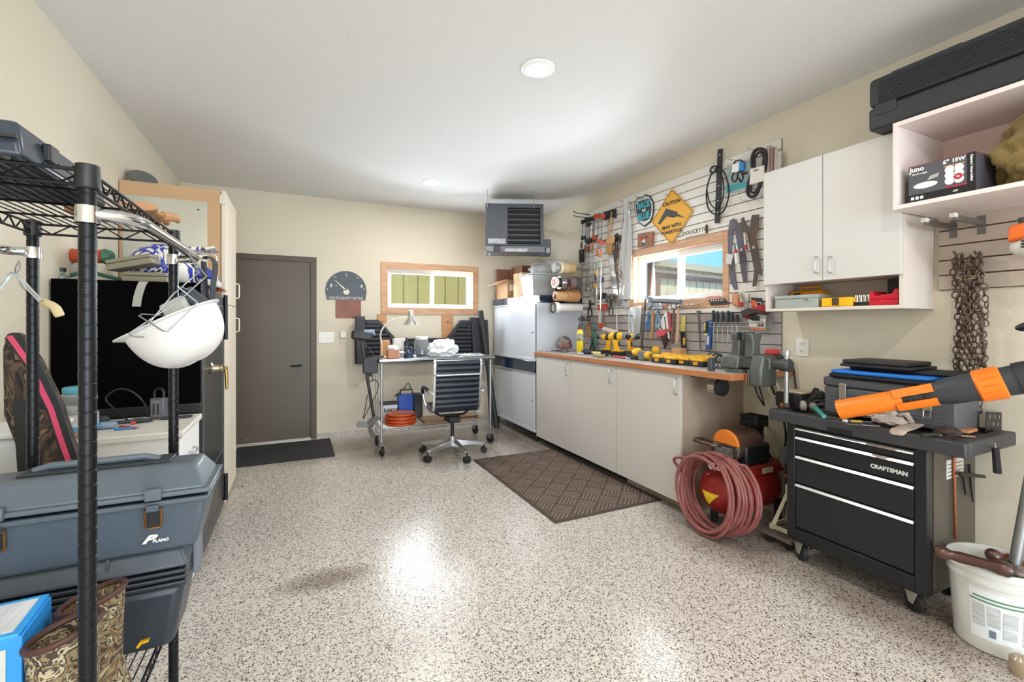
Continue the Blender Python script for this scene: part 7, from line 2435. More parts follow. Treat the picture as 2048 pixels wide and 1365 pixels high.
# ---- charger on the end of the worktop with cords
t = thing('battery_charger', 'black battery charger with red battery at the worktop end', 'charger')
cx0, cy0 = 2.86, 2.0
bx((cx0, 1.975, vz), (cx0 + .13, 2.13, vz + .10)).ob('charger', M('26262a', .5), t, bevel=.012)
bx((cx0 + .02, 2.0, vz + .10), (cx0 + .10, 2.06, vz + .135)).ob('red_battery', M('c0362a', .45), t, bevel=.008)
B().tube(smoothline([(cx0 + .12, 1.975, vz + .08), (2.99, 1.94, vz + .05), (3.0, 1.93, vz - .05), (3.005, 1.925, vz - .12)]), .005, 7).ob('cord', BLK, t)
B().cyl((3.005, 1.925, vz - .12), (3.005, 1.922, vz - .16), .011, .008, 10).ob('plug', BLK, t)
t = thing('extension_lead', 'white extension cord looping down from the worktop end to the tool chest', 'cord')
B().tube(smoothline([PY(1547, 724, 1.90), PY(1556, 727, 1.895), PY(1552, 744, 1.89), PX(1541, 765, 2.78), PX(1537, 780, 2.76), PX(1544, 791, 2.72), PX(1551, 793, 2.70)]), .006, 8).ob('cord', M('dcd6c8', .5), t)
B().tube(smoothline([PY(1534, 741, 1.89), PY(1545, 752, 1.88), PX(1553, 768, 2.76), PX(1557, 779, 2.72)]), .006, 8).ob('cord', M('dcd6c8', .5), t)
B().cyl(PX(1547, 724, 2.83), PY(1541, 722, 1.93), .011, n=10).ob('plug', M('dcd6c8', .5), t)
# ---- lamp-like clamp light under the worktop
t = thing('trim_router', 'silver and black round motor tool hanging under the worktop', 'tool')
c = PX(1432, 775, 2.50)
B().lathe([(.03, 0), (.045, .005), (.045, .06), (.052, .065)], (c.x, c.y + .04, c.z), 24, (0, -1, 0)).ob('silver_drum', M('c9c4b4', .22, .9), t)
B().lathe([(.05, 0), (.058, .006), (.058, .03), (.03, .036)], (c.x, c.y - .026, c.z + .005), 24, (0, -1, 0)).ob('black_rim', BLK, t)
bx((c.x - .015, c.y - .055, c.z + .04), (c.x + .015, c.y - .03, WTZ - .039)).ob('hanger', BLK, t, bevel=.003)
B().cyl((c.x, c.y + .02, c.z + .044), (c.x, c.y + .02, WTZ - .039), .002, n=6).ob('wire', STL, t)
# label on the cabinet end
o = bx((2.49, 2.327, .955), (2.53, 2.3345, .967)).ob('cable_clip', BLK, bevel=.003)
tag(o, 'small black clip on the end of the base cabinets', 'clip')
# black cords below the vise
t = thing('power_lead', 'black double cord hanging from under the vise to the compressor', 'cord')
B().tube(smoothline([(2.72, 2.02, .98), (2.73, 2.01, .88), (2.78, 2.0, .80), (2.82, 2.02, .79), (2.80, 2.04, .90), (2.79, 2.05, .98)]), .005, 7).ob('cord', BLK, t)
# ================================================================ black tool chest on casters
CHB = M('16181c', .3, .1, var=.15, vs=20)
CHS = M('575047', .5, .1, var=.4, vs=5)
ALS = M('c9c8c4', .28, .8)
CX, CXB, CY0, CY1, CZ0, CZ1 = 2.50, 2.95, 1.02, 1.65, .125, .771
t = thing('tool_chest', 'black rolling tool chest with silver drawer pulls and lettering', 'tool chest')
bx((CX + .012, CY0, CZ0), (CXB, CY1, CZ1)).ob('body', CHB, t, bevel=.003)
bx((CX + .05, CY0 - .002, CZ0 + .02), (CXB - .01, CY0, CZ1 - .01)).ob('side_sheet', CHS, t)
for (y0, y1) in ((CY0, CY0 + .045), (CY1 - .045, CY1)):
    bx((CX - .004, y0, CZ0), (CX + .013, y1, CZ1)).ob('corner_post', CHB, t, bevel=.003)
bx((CX - .002, CY0 + .045, CZ0), (CX + .013, CY1 - .045, .195)).ob('base_rail', CHB, t, bevel=.003)
zs_ = [(.713, .757), (.607, .706), (.452, .600), (.205, .445)]
for k, (z0, z1) in enumerate(zs_):
    d = bx((CX, CY0 + .048, z0), (CX + .014, CY1 - .048, z1)).ob('drawer', M('15171c', .28, var=.1, vs=20), t, bevel=.002)
    B().prism([(CX - .012, z1 - .014), (CX - .003, z1 - .002), (CX + .004, z1 - .002), (CX + .004, z1 - .016)], 1, CY0 + .048, CY1 - .048).ob('pull_strip', ALS, d, bevel=.001)
    if k == 1:
        text('lettering', 'CRAFTSMAN', .026, face_x((CX - .001, CY0 + .145, (z0 + z1) / 2 - .012)), M('d8d8d6', .4, .3), d, bold=.0012)
bx((CX + .02, CY0 + .01, CZ0 - .012), (CXB - .02, CY1 - .01, CZ0)).ob('floor_plate', CHB, t)
def fixed_caster(par, x, y, r=.048):
    c = B().prism([(x - .045, CZ0 - .012), (x + .045, CZ0 - .012), (x + .012, r * .8), (x - .012, r * .8)], 1, y - .022, y - .019)
    c.prism([(x - .045, CZ0 - .012), (x + .045, CZ0 - .012), (x + .012, r * .8), (x - .012, r * .8)], 1, y + .019, y + .022)
    c.box((x - .045, y - .022, CZ0 - .015), (x + .045, y + .022, CZ0 - .011))
    m = rot('Z', 60, (x, y, 0))
    co = c.xf(m).ob('caster', M('d2d0ca', .35, .5), par)
    B().lathe([(r * .3, -.015), (r * .85, -.016), (r, -.012), (r, .012), (r * .85, .016), (r * .3, .015)], (x, y, r), 22, (0, 1, 0)).xf(m).ob('wheel', M('222223', .6), co)
for (x, y) in ((2.565, 1.61), (2.585, 1.10), (2.89, 1.61), (2.89, 1.10)):
    fixed_caster(t, x, y)
# moulded top tray with lip
TY0, TY1, TX0, TX1, TZ0, TZ1 = .885, 1.745, 2.474, 2.96, .772, .835
TRAY = M('3a3b3e', .45, var=.25, vs=8)
tr = bx((TX0 + .006, TY0 + .006, TZ0 + .012), (TX1 - .004, TY1 - .006, TZ1 - .022)).ob('top_tray', M('3a3532', .7, var=.7, vs=7, col2='6a6058'), t, bevel=.004)
for a in (((TX0, TY0), (TX0 + .05, TY1)), ((TX1 - .02, TY0), (TX1, TY1)), ((TX0 + .05, TY0), (TX1 - .02, TY0 + .055)), ((TX0 + .05, TY1 - .055), (TX1 - .02, TY1))):
    bx((a[0][0], a[0][1], TZ0 + .001), (a[1][0], a[1][1], TZ1)).ob('tray_rim', TRAY, tr, bevel=.006)
bx((TX0 - .004, 1.30, TZ0 + .004), (TX0 + .012, 1.42, TZ0 + .03)).ob('front_grip', M('101113', .5), tr, bevel=.003)
TTZ = TZ1 - .0215
# things hung on the chest side
def SP(u, v, y=CY0 - .012): return PY(u, v, y)
t = thing('notice_label', 'white printed label taped to the side of the tool chest', 'label')
a, b_ = SP(1893, 922, CY0 - .003), SP(1927, 950, CY0 - .003)
bx((a.x, CY0 - .0035, b_.z), (b_.x, CY0 - .0022, a.z)).ob('paper', M('cfcac0', .6), t)
for k in range(4):
    zz = b_.z + (a.z - b_.z) * (k + .7) / 5
    bx((a.x + .008, CY0 - .0042, zz), (b_.x - .008, CY0 - .0035, zz + .003)).ob('print_line', M('3a3a3a', .6), t)
o = B().cyl(SP(1908, 915) , SP(1911, 1078), .006, n=12).ob('copper_pipe', M('a5664a', .35, .8))
tag(o, 'thin copper pipe hanging upright beside the tool chest label', 'pipe')
t = thing('drill_chuck_key', 'black T-shaped lever hanging from the tray rim', 'lever')
B().cyl(SP(1918, 948, CY0 - .03), SP(1968, 954, CY0 - .03), .010, .008, 10).ob('handle', BLACKP, t)
B().cyl(SP(1918, 948, CY0 - .03), SP(1918, 948, CY0 - .004), .009, n=10).ob('stem', DARKM, t)
t = thing('pliers', 'dark long pliers hanging on the tool chest side', 'pliers')
B().tube([SP(1938, 930), SP(1942, 975), SP(1946, 1005)], [.006, .005, .003], 8).ob('jaw_arm', DARKM, t)
B().tube([SP(1925, 945), SP(1929, 972), SP(1931, 990)], [.006, .005, .004], 8).ob('jaw_arm', DARKM, t)
t = thing('grill_spatula', 'black slotted spatula standing in the tray corner', 'spatula')
yy = TY0 + .03
SPM = M('232322', .45)
fr = WY([(1974, 824), (2012, 826), (2009, 872), (2006, 874), (1972, 870)], .955)
b = B().prism(fr, 1, .955, .959)
b.ob('blade', SPM, t, bevel=.001)
for (u, v) in ((1980, 834), (1990, 834), (1999, 835), (2007, 836), (1987, 848), (1996, 849)):
    q_ = PY(u, v, .9545)
    bx((q_.x - .002, .9538, q_.z - .008), (q_.x + .002, .9548, q_.z + .008)).ob('slot', M('b8a98e', .7), t)
t = thing('rubber_grip_tool', 'black rubber tool handle hanging below the tray corner', 'handle tool')
B().cyl(PY(1991, 897, .862), PY(1995, 946, .862), .012, .014, 10).ob('grip', BLACKP, t)
B().tube([PY(1991, 897, .862), PY(1990, 888, .866), Vector((PY(1990, 888, .866).x, .884, .80))], .004, 6).ob('hook', METAL, t)

# ---- on the tray: black battery box with papers
z = TZ1 + .0005
t = thing('black_box', 'small black box with a leather patch lying on its lid', 'box')
a, b_ = PX(1551, 800, 2.60), PX(1601, 800, 2.60)
bx((2.60, b_.y, z), (2.76, a.y, z + .085)).ob('body', M('17181a', .5), t, bevel=.003)
bx((2.62, b_.y + .01, z + .0855), (2.75, a.y - .02, z + .096)).ob('leather_patch', M('bda98c', .7), t, bevel=.003)
# junk pile
def tray_pt(u, v): return PZ(u, v, TZ1)
JU = [('orange_lid_piece', 1565, 815, .022, 'e0702a', 'bright orange plastic bottle cap near the tray corner', (1.2, 1, .7)),
      ('grey_roll', 1602, 822, .024, '8d8a80', 'grey roll of tape standing by the black box', (.8, .8, 1.3)),
      ('brown_block', 1622, 822, .028, '7a6f62', 'rough grey-brown block among the tray clutter', (1, .8, .9)),
      ('red_cutter', 1663, 822, .02, 'b52a24', 'small red plastic tool behind the blower nozzle', (1.4, .8, .5)),
      ('white_button_piece', 1686, 846, .013, 'dcdcd8', 'small white round cap on the tray edge', (1, 1, .7))]
for k, (nm, u, v, r, col, lab, sc) in enumerate(JU):
    p = tray_pt(u, v)
    o = blob((p.x + .02, p.y, z + r * sc[2] * .8), r, sc, .18, 50 + k, 14, 9).ob(nm, M(col, .5), sub=1)
    tag(o, lab, 'clutter')
t = thing('glue_tube', 'teal glue tube lying across the tray rim', 'tube')
p0, p1 = tray_pt(1628, 822), tray_pt(1648, 838)
p0.z, p1.z = z + .02, z + .012
B().cyl(p0, p1, .013, .011, 12).ob('tube', M('3f9a92', .35), t)
B().cyl(p0, p0 + (p0 - p1).normalized() * .02, .007, .004, 10).ob('nozzle', WHT, t)
t = thing('coil_of_straps', 'dark crumpled leather straps beside the grey toolbox', 'straps')
for k in range(5):
    c = Vector((2.70, 1.60, z + .02 + k * .018))
    B().tube([c + Vector((.05 * math.cos(a + k), .045 * math.sin(a * 1.0), .02 * math.sin(2 * a + k))) for a in [2 * PI * i / 14 for i in range(14)]], .008, 6, closed=True).ob('strap', M('2b2724', .6), t)
for k, (u0_, v0_, u1_, v1_, r, col, lab, nm) in enumerate((
        (1702, 846, 1745, 848, .007, 'c9b03a', 'yellow handled screwdriver lying in the tray', 'screwdriver'),
        (1842, 876, 1905, 872, .009, '26241f', 'black handled file lying towards the chain', 'file'),
        (1690, 851, 1760, 856, .006, '3a3b3d', 'thin steel rod along the tray front', 'rod'),
        (1875, 873, 1950, 878, .008, '8c7560', 'brown wooden stick at the tray front corner', 'stick'))):
    p0, p1 = tray_pt(u0_, v0_), tray_pt(u1_, v1_)
    p0.z = p1.z = z + r
    t = thing(nm, lab, nm)
    m_ = p0.lerp(p1, .5)
    B().cyl(p0, m_, r, n=10).ob('grip', M(col, .5), t)
    B().cyl(m_, p1, r * .5, n=8).ob('shank', METAL if k < 3 else M(col, .6), t)
o = blob((2.585, .985, z + .018), .045, (1.2, 1.0, .45), .5, 61, 18, 11).ob('greasy_cloth', M('3a2c28', .8, bump=.4, bs=30), sub=1)
tag(o, 'dark greasy lump of cloth below the chain', 'cloth')
p = tray_pt(1925, 862)
o = B().prism([(p.x - .05, p.y - .04), (p.x + .05, p.y - .035), (p.x + .02, p.y + .03), (p.x - .06, p.y + .02)], 2, z, z + .012).ob('orange_packet', M('e0742c', .5, var=.6, vs=12, col2='e8c8a0'))
tag(o, 'orange printed packet lying by the spatula', 'packet')
# work glove / rag
t = thing('work_glove', 'dirty white cotton work glove draped over the tray edge', 'glove')
gl = M('cbbdb2', .8, var=.4, vs=14, bump=.4, bs=60)
c = tray_pt(1795, 848)
c.x += .015
b = blob((min(c.x - .005, 2.60), c.y, z + .022), .05, (.7, 1.3, .5), .5, 71, 30, 18, 3.4)
b.ob('palm', gl, t, sub=1)
for k, (du, dv, l_) in enumerate(((40, -22, .0), (48, -10, .0), (52, 4, 0), (-18, -14, 0))):
    e = tray_pt(1795 + du, 848 + dv)
    e.z = z + .02
    e.x = min(e.x, 2.64)
    B().tube([Vector((c.x, c.y, z + .035)), c.lerp(e, .6) + Vector((0, 0, z - c.z + .04)), e], [.016, .013, .009], 8).ob('finger', gl, t)
e = tray_pt(1788, 866)
b = B()
b.rings([[Vector((x_, e.y + w_ * sg, zz_ + .004 * sg2 + .006 * math.sin(x_ * 90 + sg))) for sg, sg2 in ((-1, -1), (0, -1.6), (1, -1), (1, 1), (0, 1.6), (-1, 1))] for x_, w_, zz_ in ((c.x + .01, .03, z + .022), (TX0 + .03, .034, z + .012), (TX0 + .0, .036, z + .006), (TX0 - .008, .034, z - .02))])
b.ob('cuff', gl, t, sub=1)

# ---- grey toolbox with pads on top
GT = M('5a5d61', .5, var=.15, vs=3)
t = thing('toolbox', 'grey plastic toolbox with steel latch on the tool chest tray', 'toolbox')
gx0, gx1, gy0, gy1, gz1 = 2.675, 2.91, .99, 1.555, 1.035
bx((gx0, gy0, z), (gx1, gy1, gz1 - .055)).ob('body', GT, t, bevel=.008)
for k in range(6):
    bx((gx0 - .003, gy0 + .03, z + .02 + k * .018), (gx0 + .002, gy1 - .03, z + .026 + k * .018)).ob('groove_rib', GT, t, bevel=.001, seg=1)
bx((gx0 - .004, gy0 - .004, gz1 - .053), (gx1 + .004, gy1 + .004, gz1)).ob('lid', M('505357', .5), t, bevel=.012)
for yy_ in (1.455, 1.09):
    bx((gx0 - .012, yy_ - .018, gz1 - .115), (gx0 - .003, yy_ + .018, gz1 - .03)).ob('latch', M('a9a294', .4, .7), t, bevel=.003)
    B().tube([(gx0 - .008, yy_ - .013, gz1 - .11), (gx0 - .012, yy_ - .013, gz1 - .145), (gx0 - .012, yy_ + .013, gz1 - .145), (gx0 - .008, yy_ + .013, gz1 - .11)], .0028, 6).ob('wire_bail', M('a9a294', .4, .7), t)
z2 = gz1 + .0005
t = thing('padded_bag', 'flat black padded bag with bright blue lining on the grey toolbox', 'bag')
def pad(nm, x0, y0, x1, y1, za, zb, mat, bulge=.0, bev=.012):
    b = B()
    b.prism(rrect(x0, y0, x1, y1, .03, 4), 2, za, zb)
    return b.ob(nm, mat, t, bevel=bev, seg=3)
pad('lower_flap', 2.655, .985, 2.925, 1.53, z2, z2 + .022, M('1b1c20', .7))
pad('blue_lining', 2.65, 1.075, 2.92, 1.515, z2 + .0222, z2 + .042, M('1f74d4', .6, bump=.3, bs=25))
pad('upper_flap', 2.72, .95, 2.925, 1.46, z2 + .0422, z2 + .062, M('1d1e22', .7))
t = thing('black_tray', 'thin black plastic case lying on the padded bag', 'case')
z3 = z2 + .0625
bx((2.67, 1.15, z3), (2.92, 1.47, z3 + .016)).ob('lower_shell', M('1a1a1b', .5), t, bevel=.005)
bx((2.67, 1.17, z3 + .0165), (2.915, 1.46, z3 + .038)).ob('upper_shell', M('242323', .55), t, bevel=.008)

# ================================================================ leaf blower tube
t = thing('leaf_blower', 'leaf blower tube with orange nozzle pointing out over the tool chest', 'leaf blower')
OR = M('ee7a16', .38)
BT = M('33363b', .42)
pA = Vector((2.40, PX(1678, 820, 2.40).y, PX(1678, 820, 2.40).z))
pB = PX(2050, 757, 2.60)
dv = (pB - pA)
Lb = dv.length
dn = dv.normalized()
def bt(s): return pA + dn * s
def sfrac(u):   # arc position whose projection has column u
    lo, hi = 0.0, Lb * 1.3
    for _ in range(40):
        m_ = (lo + hi) / 2
        q_ = bt(m_)
        uu = CXP + F_PX * (q_.x * CA - q_.y * SA) / (q_.x * SA + q_.y * CA)
        if uu < u:
            lo = m_
        else:
            hi = m_
    return lo
s1, s2, s3, s4, s5 = sfrac(1795), sfrac(1840), sfrac(1900), sfrac(1952), sfrac(2008)
side = dn.cross(Vector((0, 0, 1))).normalized()
up = side.cross(dn)
def oval(s, a, b_, n=26): return [bt(s) + side * (a * math.cos(2 * PI * k / n)) + up * (b_ * math.sin(2 * PI * k / n)) for k in range(n)]
# hollow flattened nozzle
b = B()
b.rings([oval(0, .052, .046), oval(s1 * .6, .052, .045), oval(s1, .050, .044), oval(s1 + .02, .046, .041), oval(s1 + .02, .042, .037), oval(s1 * .6, .048, .041), oval(0, .048, .042)], close=True)
b.ob('nozzle', OR, t)
b = B().rings([oval(s1 - .01, .040, .036), oval(s1 + .01, .040, .036), oval(s2 + .05, .048, .046), oval(s3, .056, .056), oval(s4 + .01, .058, .058), oval(s5 + .02, .058, .058), oval(Lb + .02, .062, .062), oval(Lb + .30, .064, .064)])
b.ob('tube', BT, t)
for sgn in (-1, 1):     # two orange clamp fingers with black straps
    b = B()
    b.rings([[bt(s) + side * (.05 * math.cos(a)) + up * (.05 * math.sin(a)) + (side * math.cos(a) + up * math.sin(a)) * e for a, e in [(sgn * .25, .0), (sgn * .6, .0), (sgn * 1.0, 0), (sgn * 1.0, .007), (sgn * .6, .007), (sgn * .25, .007)]] for s in (s1 - .005, s1 + .03, s2, s2 + .055)])
    b.ob('clamp_finger', OR, t)
for s in (s1 + .045, s2 + .02):
    B().rings([oval(s, .053, .052), oval(s + .014, .054, .053), oval(s + .014, .050, .049), oval(s, .049, .048)], close=True).ob('rubber_strap', M('202122', .6), t)
B().rings([oval(s4, .060, .060), oval(s4 + .006, .066, .066), oval(s5 - .006, .067, .067), oval(s5, .060, .060)]).ob('collar', OR, t)
for k in range(5):
    a = -.9 + k * .45
    o0 = side * math.cos(a) * .0665 + up * math.sin(a) * .0665
    B().cyl(bt(s4 + .02) + o0, bt(s5 - .02) + o0, .003, n=6).ob('grip_rib', M('d86c10', .4), t)
B().rings([oval(sfrac(2035), .066, .066), oval(Lb + .28, .068, .068)]).ob('bellows', M('26282b', .6), t)

# ================================================================ trimmer powerhead at the slatwall + grip
t = thing('string_trimmer', 'orange and white trimmer engine head hung on the slatwall', 'trimmer')
c = PX(2046, 482, 2.80)
ORT = M('e06a22', .42)
b = B().sph((0, 0, 0), 1, 18, 12)
for i, p in enumerate(b.v):
    q_ = Vector((p.x * .07, p.y * .085, p.z * .055))
    b.v[i] = c + q_ + Vector((0, -.045, -.025))
b.ob('white_housing', M('d9d4c8', .45), t)
b = B().prism([(.06, -.02), (.055, .05), (-.10, .075), (-.12, .01), (-.05, .0)], 0, -.07, .07).xf(Matrix.Translation(c + Vector((0, -.03, .012))))
b.ob('orange_cowl', ORT, t, bevel=.012)
for k in range(5):
    for j in range(3):
        q_ = c + Vector((-.073, -.02 - k * .014, -.01 - j * .012))
        B().cbox(q_, (.010, .008, .007)).ob('vent_slot', M('2c2a28', .7), t)
B().cyl(c + Vector((0, .0, .06)), c + Vector((0, .005, .10)), .013, .010, 12).ob('fuel_cap', M('4a4d50', .5), t)
B().cyl(c + Vector((.06, -.06, .0)), (XR - .02, c.y - .06, c.z + .0), .010, n=10).ob('mount_arm', DARKM, t)
B().tube([c + Vector((0, -.11, -.03)), c + Vector((0, -.30, -.16)), c + Vector((0, -.6, -.36))], .013, 10).ob('drive_shaft', METAL, t)
t = thing('tool_grip', 'black rounded tool grip hanging below the trimmer head', 'grip')
c2 = PX(2046, 652, 2.80)
b = B().sph((0, 0, 0), 1, 18, 12)
for i, p in enumerate(b.v):
    b.v[i] = c2 + Vector((p.x * .02, p.y * .055, p.z * .022 + p.y * -.01)) + Vector((0, -.03, 0))
b.ob('grip', M('1d1e20', .45), t)
B().cyl(c2 + Vector((0, -.05, 0)), c2 + Vector((0, -.25, .05)), .012, n=10).ob('shaft', METAL, t)
B().tube([c2 + Vector((0, -.12, .02)), (XR - .02, c2.y - .12, c2.z + .05)], .004, 6).ob('wall_hook', METAL, t)

# ================================================================ tow chains on a slatwall hook
t = thing('tow_chain', 'rusty steel tow chain hanging in long loops on the shade-toned slatwall', 'chain')
RUST = M('5a443a', .55, .6, var=.8, vs=30, col2='8a7a6e')
def link(b, c, d, n_, ln=.034, w=.012, r=.0036):
    """one oval link centred c along d, flat in the plane of d and n_"""
    pts = []
    for k in range(10):
        a = 2 * PI * k / 10
        pts.append(c + d * (math.cos(a) * ln / 2) + n_ * (math.sin(a) * w))
    b.tube(pts, r, 5, closed=True)
rr = random.Random(21)
ztop = PX(1940, 520, 2.985).z
for k, (uo, vb, j) in enumerate(((1912, 745, .6), (1918, 800, .5), (1926, 838, .6), (1934, 862, .5), (1942, 858, .6), (1950, 850, .5), (1958, 820, .6), (1966, 730, .5), (1930, 640, .8), (1948, 600, .9), (1938, 780, .9), (1956, 770, .8))):
    x = 2.975 - .012 * (k % 4)
    p0 = PX(uo, 515 + rr.uniform(-6, 10), x)
    p1 = PX(uo + rr.uniform(-8, 8), min(vb, 838), x)
    L_ = (p0 - p1).length
    n = int(L_ / .026)
    b = B()
    for i in range(n):
        f_ = i / max(1, n - 1)
        c = p0.lerp(p1, f_) + Vector((rr.uniform(-1, 1) * .004, math.sin(f_ * 9 + k) * .008 + rr.uniform(-1, 1) * .004, 0))
        a = (i % 2) * PI / 2 + .6 + rr.uniform(-.2, .2)
        link(b, c, Vector((rr.uniform(-.15, .15), rr.uniform(-.2, .2), 1)).normalized(), Vector((math.cos(a), math.sin(a), 0)))
    b.ob('chain_strand', RUST, t)['kind'] = 'stuff'
for uo in (1918, 1960):
    p = PX(uo, 512, 2.99)
    B().tube([(XR - .018, p.y, p.z + .01), (2.95, p.y, p.z + .006), (2.93, p.y, p.z + .02)], .005, 8).ob('hook', METAL, t)
g = PX(1945, 555, 2.95)
B().tube([g + Vector((0, .05, 0)), g + Vector((-.01, .02, -.01)), g + Vector((-.012, -.015, -.004)), g + Vector((-.005, -.02, .006)), g + Vector((0, .04, .006))], .005, 8).ob('grab_hook', M('b0a48c', .35, .8), t)

# ================================================================ outlet on the right wall
t = thing('wall_outlet', 'white duplex outlet plate on the wall above the tool chest', 'outlet')
p0, p1 = PX(1593, 678, XR), PX(1617, 714, XR)
bx((XR - .006, p1.y, p1.z), (XR, p0.y, p0.z)).ob('plate', M('eceae4', .35), t, bevel=.003)
ym = (p0.y + p1.y) / 2
for zz in (.30, .70):
    zc = p1.z + (p0.z - p1.z) * zz
    r_ = B().prism(rrect(ym - .017, zc - .018, ym + .017, zc + .018, .008), 0, XR - .008, XR - .005).ob('receptacle', M('dedbd2', .35), t)
    for s in (-1, 1):
        bx((XR - .0086, ym + s * .007 - .0012, zc - .003), (XR - .0079, ym + s * .007 + .0012, zc + .007)).ob('slot', DARKM, r_)

# ================================================================ bucket with bars
t = thing('bucket', 'white plastic bucket with printed label standing beside the tool chest', 'bucket')
bc = Vector((2.635, .845, 0))
BK = M('d7d8d2', .42, var=.1, vs=3)
H_ = .345
b = B().lathe([(.0, .004), (.128, .004), (.130, .01), (.146, H_ - .07), (.152, H_ - .068), (.154, H_ - .055), (.149, H_ - .052), (.150, H_ - .03), (.157, H_ - .028), (.158, H_ - .012), (.153, H_), (.147, H_), (.146, H_ - .02), (.126, .014), (.0, .014)], tuple(bc), 40, caps=True)
b.ob('pail', BK, t)
# curved printed bands
def band(z0, z1, a0, a1, mat, nm, e=.0008):
    b = B()
    n = 10
    def rad(zz): return .1300 + (.146 - .130) * (zz - .01) / (H_ - .08) + e
    g = [[bc + Vector((rad(zz) * math.cos(a0 + (a1 - a0) * k / n), rad(zz) * math.sin(a0 + (a1 - a0) * k / n), zz)) for k in range(n + 1)] for zz in (z0, z1)]
    vs_ = g[0] + g[1]
    b.add(vs_, [(k, k + 1, n + 1 + k + 1, n + 1 + k) for k in range(n)])
    b.ob(nm, mat, t, smooth=60)
R_ = math.radians
band(.06, .255, R_(165), R_(255), M('dfe3e6', .45), 'paper_label', .0005)
band(.225, .232, R_(170), R_(238), M('5d8a66', .5), 'green_stripe', .0012)
band(.210, .217, R_(166), R_(240), M('5d8a66', .5), 'green_stripe', .0012)
GTX = M('a9adae', .55, var=.8, vs=90, col2='d5d8d8', stretch=(.2, .2, 1))
for (a0, a1, z0, z1) in ((168, 184, .11, .20), (187, 202, .12, .20), (205, 222, .13, .19), (205, 222, .085, .125), (228, 250, .07, .20)):
    band(z0, z1, R_(a0), R_(a1), GTX, 'print_block', .0012)
band(.075, .105, R_(189), R_(197), M('6f7a8c', .5), 'logo_block', .0014)
DKW = M('4a2e26', .25, .2, coat=.4)
t = thing('trailer_hitch_bar', 'brown rounded steel bar with ball ends across the bucket rim', 'hitch bar')
zt_ = H_ + .03
a, b_ = PZ(1880, 1105, zt_), PZ(1975, 1130, zt_)
b2 = PZ(1990, 1112, zt_)
B().lathe([(.008, -.02), (.024, -.014), (.028, .0), (.024, .02), (.018, .035), (.022, .06), (.020, .14), (.028, .165), (.030, .19), (.022, .205)], tuple(a), 16, tuple(b_ - a)).ob('bar', DKW, t)
t = thing('hitch_ball', 'dark brown round knob resting inside the bucket rim', 'hitch ball')
B().sph(tuple(PZ(1985, 1113, H_ + .02) + Vector((.01, .0, 0))), .028, 16, 10).ob('ball', DKW, t)
p_ = PZ(1985, 1113, H_ + .02) + Vector((.01, 0, 0))
B().cyl(p_, p_ + Vector((.03, .01, -.12)), .014, n=12).ob('shank', DKW, t)
t = thing('steel_pry_bar', 'long grey steel bar leaning out of the bucket', 'bar')
pb0 = Vector((2.60, .82, .05))
pt0 = PX(2066, 930, 2.72)
B().cyl(pb0, pt0, .019, n=18).ob('bar', M('9a9c9c', .35, .75, var=.3, vs=9), t)
pt1 = pb0 + (pt0 - pb0).normalized() * 1.0
B().cyl(pt0, pt1, .019, .017, 16).ob('bar_end', M('9a9c9c', .35, .75), t)
for k, (u, v, r, col, lab, nm) in enumerate(((2030, 1122, .032, '8a4a2c', 'rust-brown round metal piece in the bucket', 'metal_piece'), (2044, 1150, .036, '7d736c', 'grey metal fitting lowest in the bucket', 'metal_fitting'), (2012, 1135, .04, '23211f', 'black rubber strap bunched in the bucket', 'rubber_strap'), (2016, 1108, .022, '9b3f28', 'small red-brown piece near the steel bar', 'metal_piece'))):
    p = PZ(u, v, H_ - .02)
    v_ = p - bc
    v_.z = 0
    if v_.length > .10:
        p = bc + v_.normalized() * .10 + Vector((0, 0, p.z))
    o = blob((p.x, p.y, p.z), r, (1.2, 1, .8), .25, 80 + k, 14, 9).ob(nm, M(col, .35, .4), sub=1)
    tag(o, lab, 'scrap metal' if k != 2 else 'strap')
o = B().lathe([(.028, 0), (.03, .006), (.03, .06), (.02, .07)], tuple(PZ(2040, 1350, 0)), 16).ob('small_jar', M('b9a58a', .2, trans=.4))
tag(o, 'small clear amber jar on the floor in front of the bucket', 'jar')

# ================================================================ air compressor with hose
t = thing('air_compressor', 'red tank air compressor with orange and black motor', 'compressor')
RT = M('a02a26', .35, .2, var=.3, vs=5, col2='7a1f1e')
ty_, tz_ = 2.07, .255
B().lathe([(.0, 0), (.05, .006), (.105, .03), (.14, .07), (.15, .10), (.15, .46), (.14, .50), (.10, .54), (.05, .56), (.0, .565)], (2.37, ty_, tz_), 36, (1, 0, 0)).ob('tank', RT, t)
wp = [PX(u, v, 2.385) for u, v in ((1406, 978), (1440, 992), (1417, 1010))]
TPROF = [(.0, 0), (.05, .006), (.105, .03), (.14, .07), (.15, .10)]
def dome_x(y, z_):
    r = math.hypot(y - ty_, z_ - tz_)
    for (ra, ha_), (rb, hb_) in zip(TPROF, TPROF[1:]):
        if r <= rb:
            return 2.37 + ha_ + (hb_ - ha_) * (r - ra) / (rb - ra)
    return 2.47
N_ = 6
idx, vs_, fs_ = {}, [], []
for i in range(N_ + 1):
    for j in range(N_ + 1 - i):
        p = wp[0] * (1 - (i + j) / N_) + wp[1] * (i / N_) + wp[2] * (j / N_)
        idx[i, j] = len(vs_)
        vs_.append((dome_x(p.y, p.z) - .004, p.y, p.z))
for i in range(N_):
    for j in range(N_ - i):
        fs_.append((idx[i, j], idx[i + 1, j], idx[i, j + 1]))
        if i + j < N_ - 1:
            fs_.append((idx[i + 1, j], idx[i + 1, j + 1], idx[i, j + 1]))
B().add(vs_, fs_).ob('warning_sticker', M('e8c81e', .5), t)
bx((2.50, ty_ - .12, tz_ + .145), (2.93, ty_ + .12, tz_ + .165)).ob('platform', M('7a1f1e', .4), t, bevel=.004)
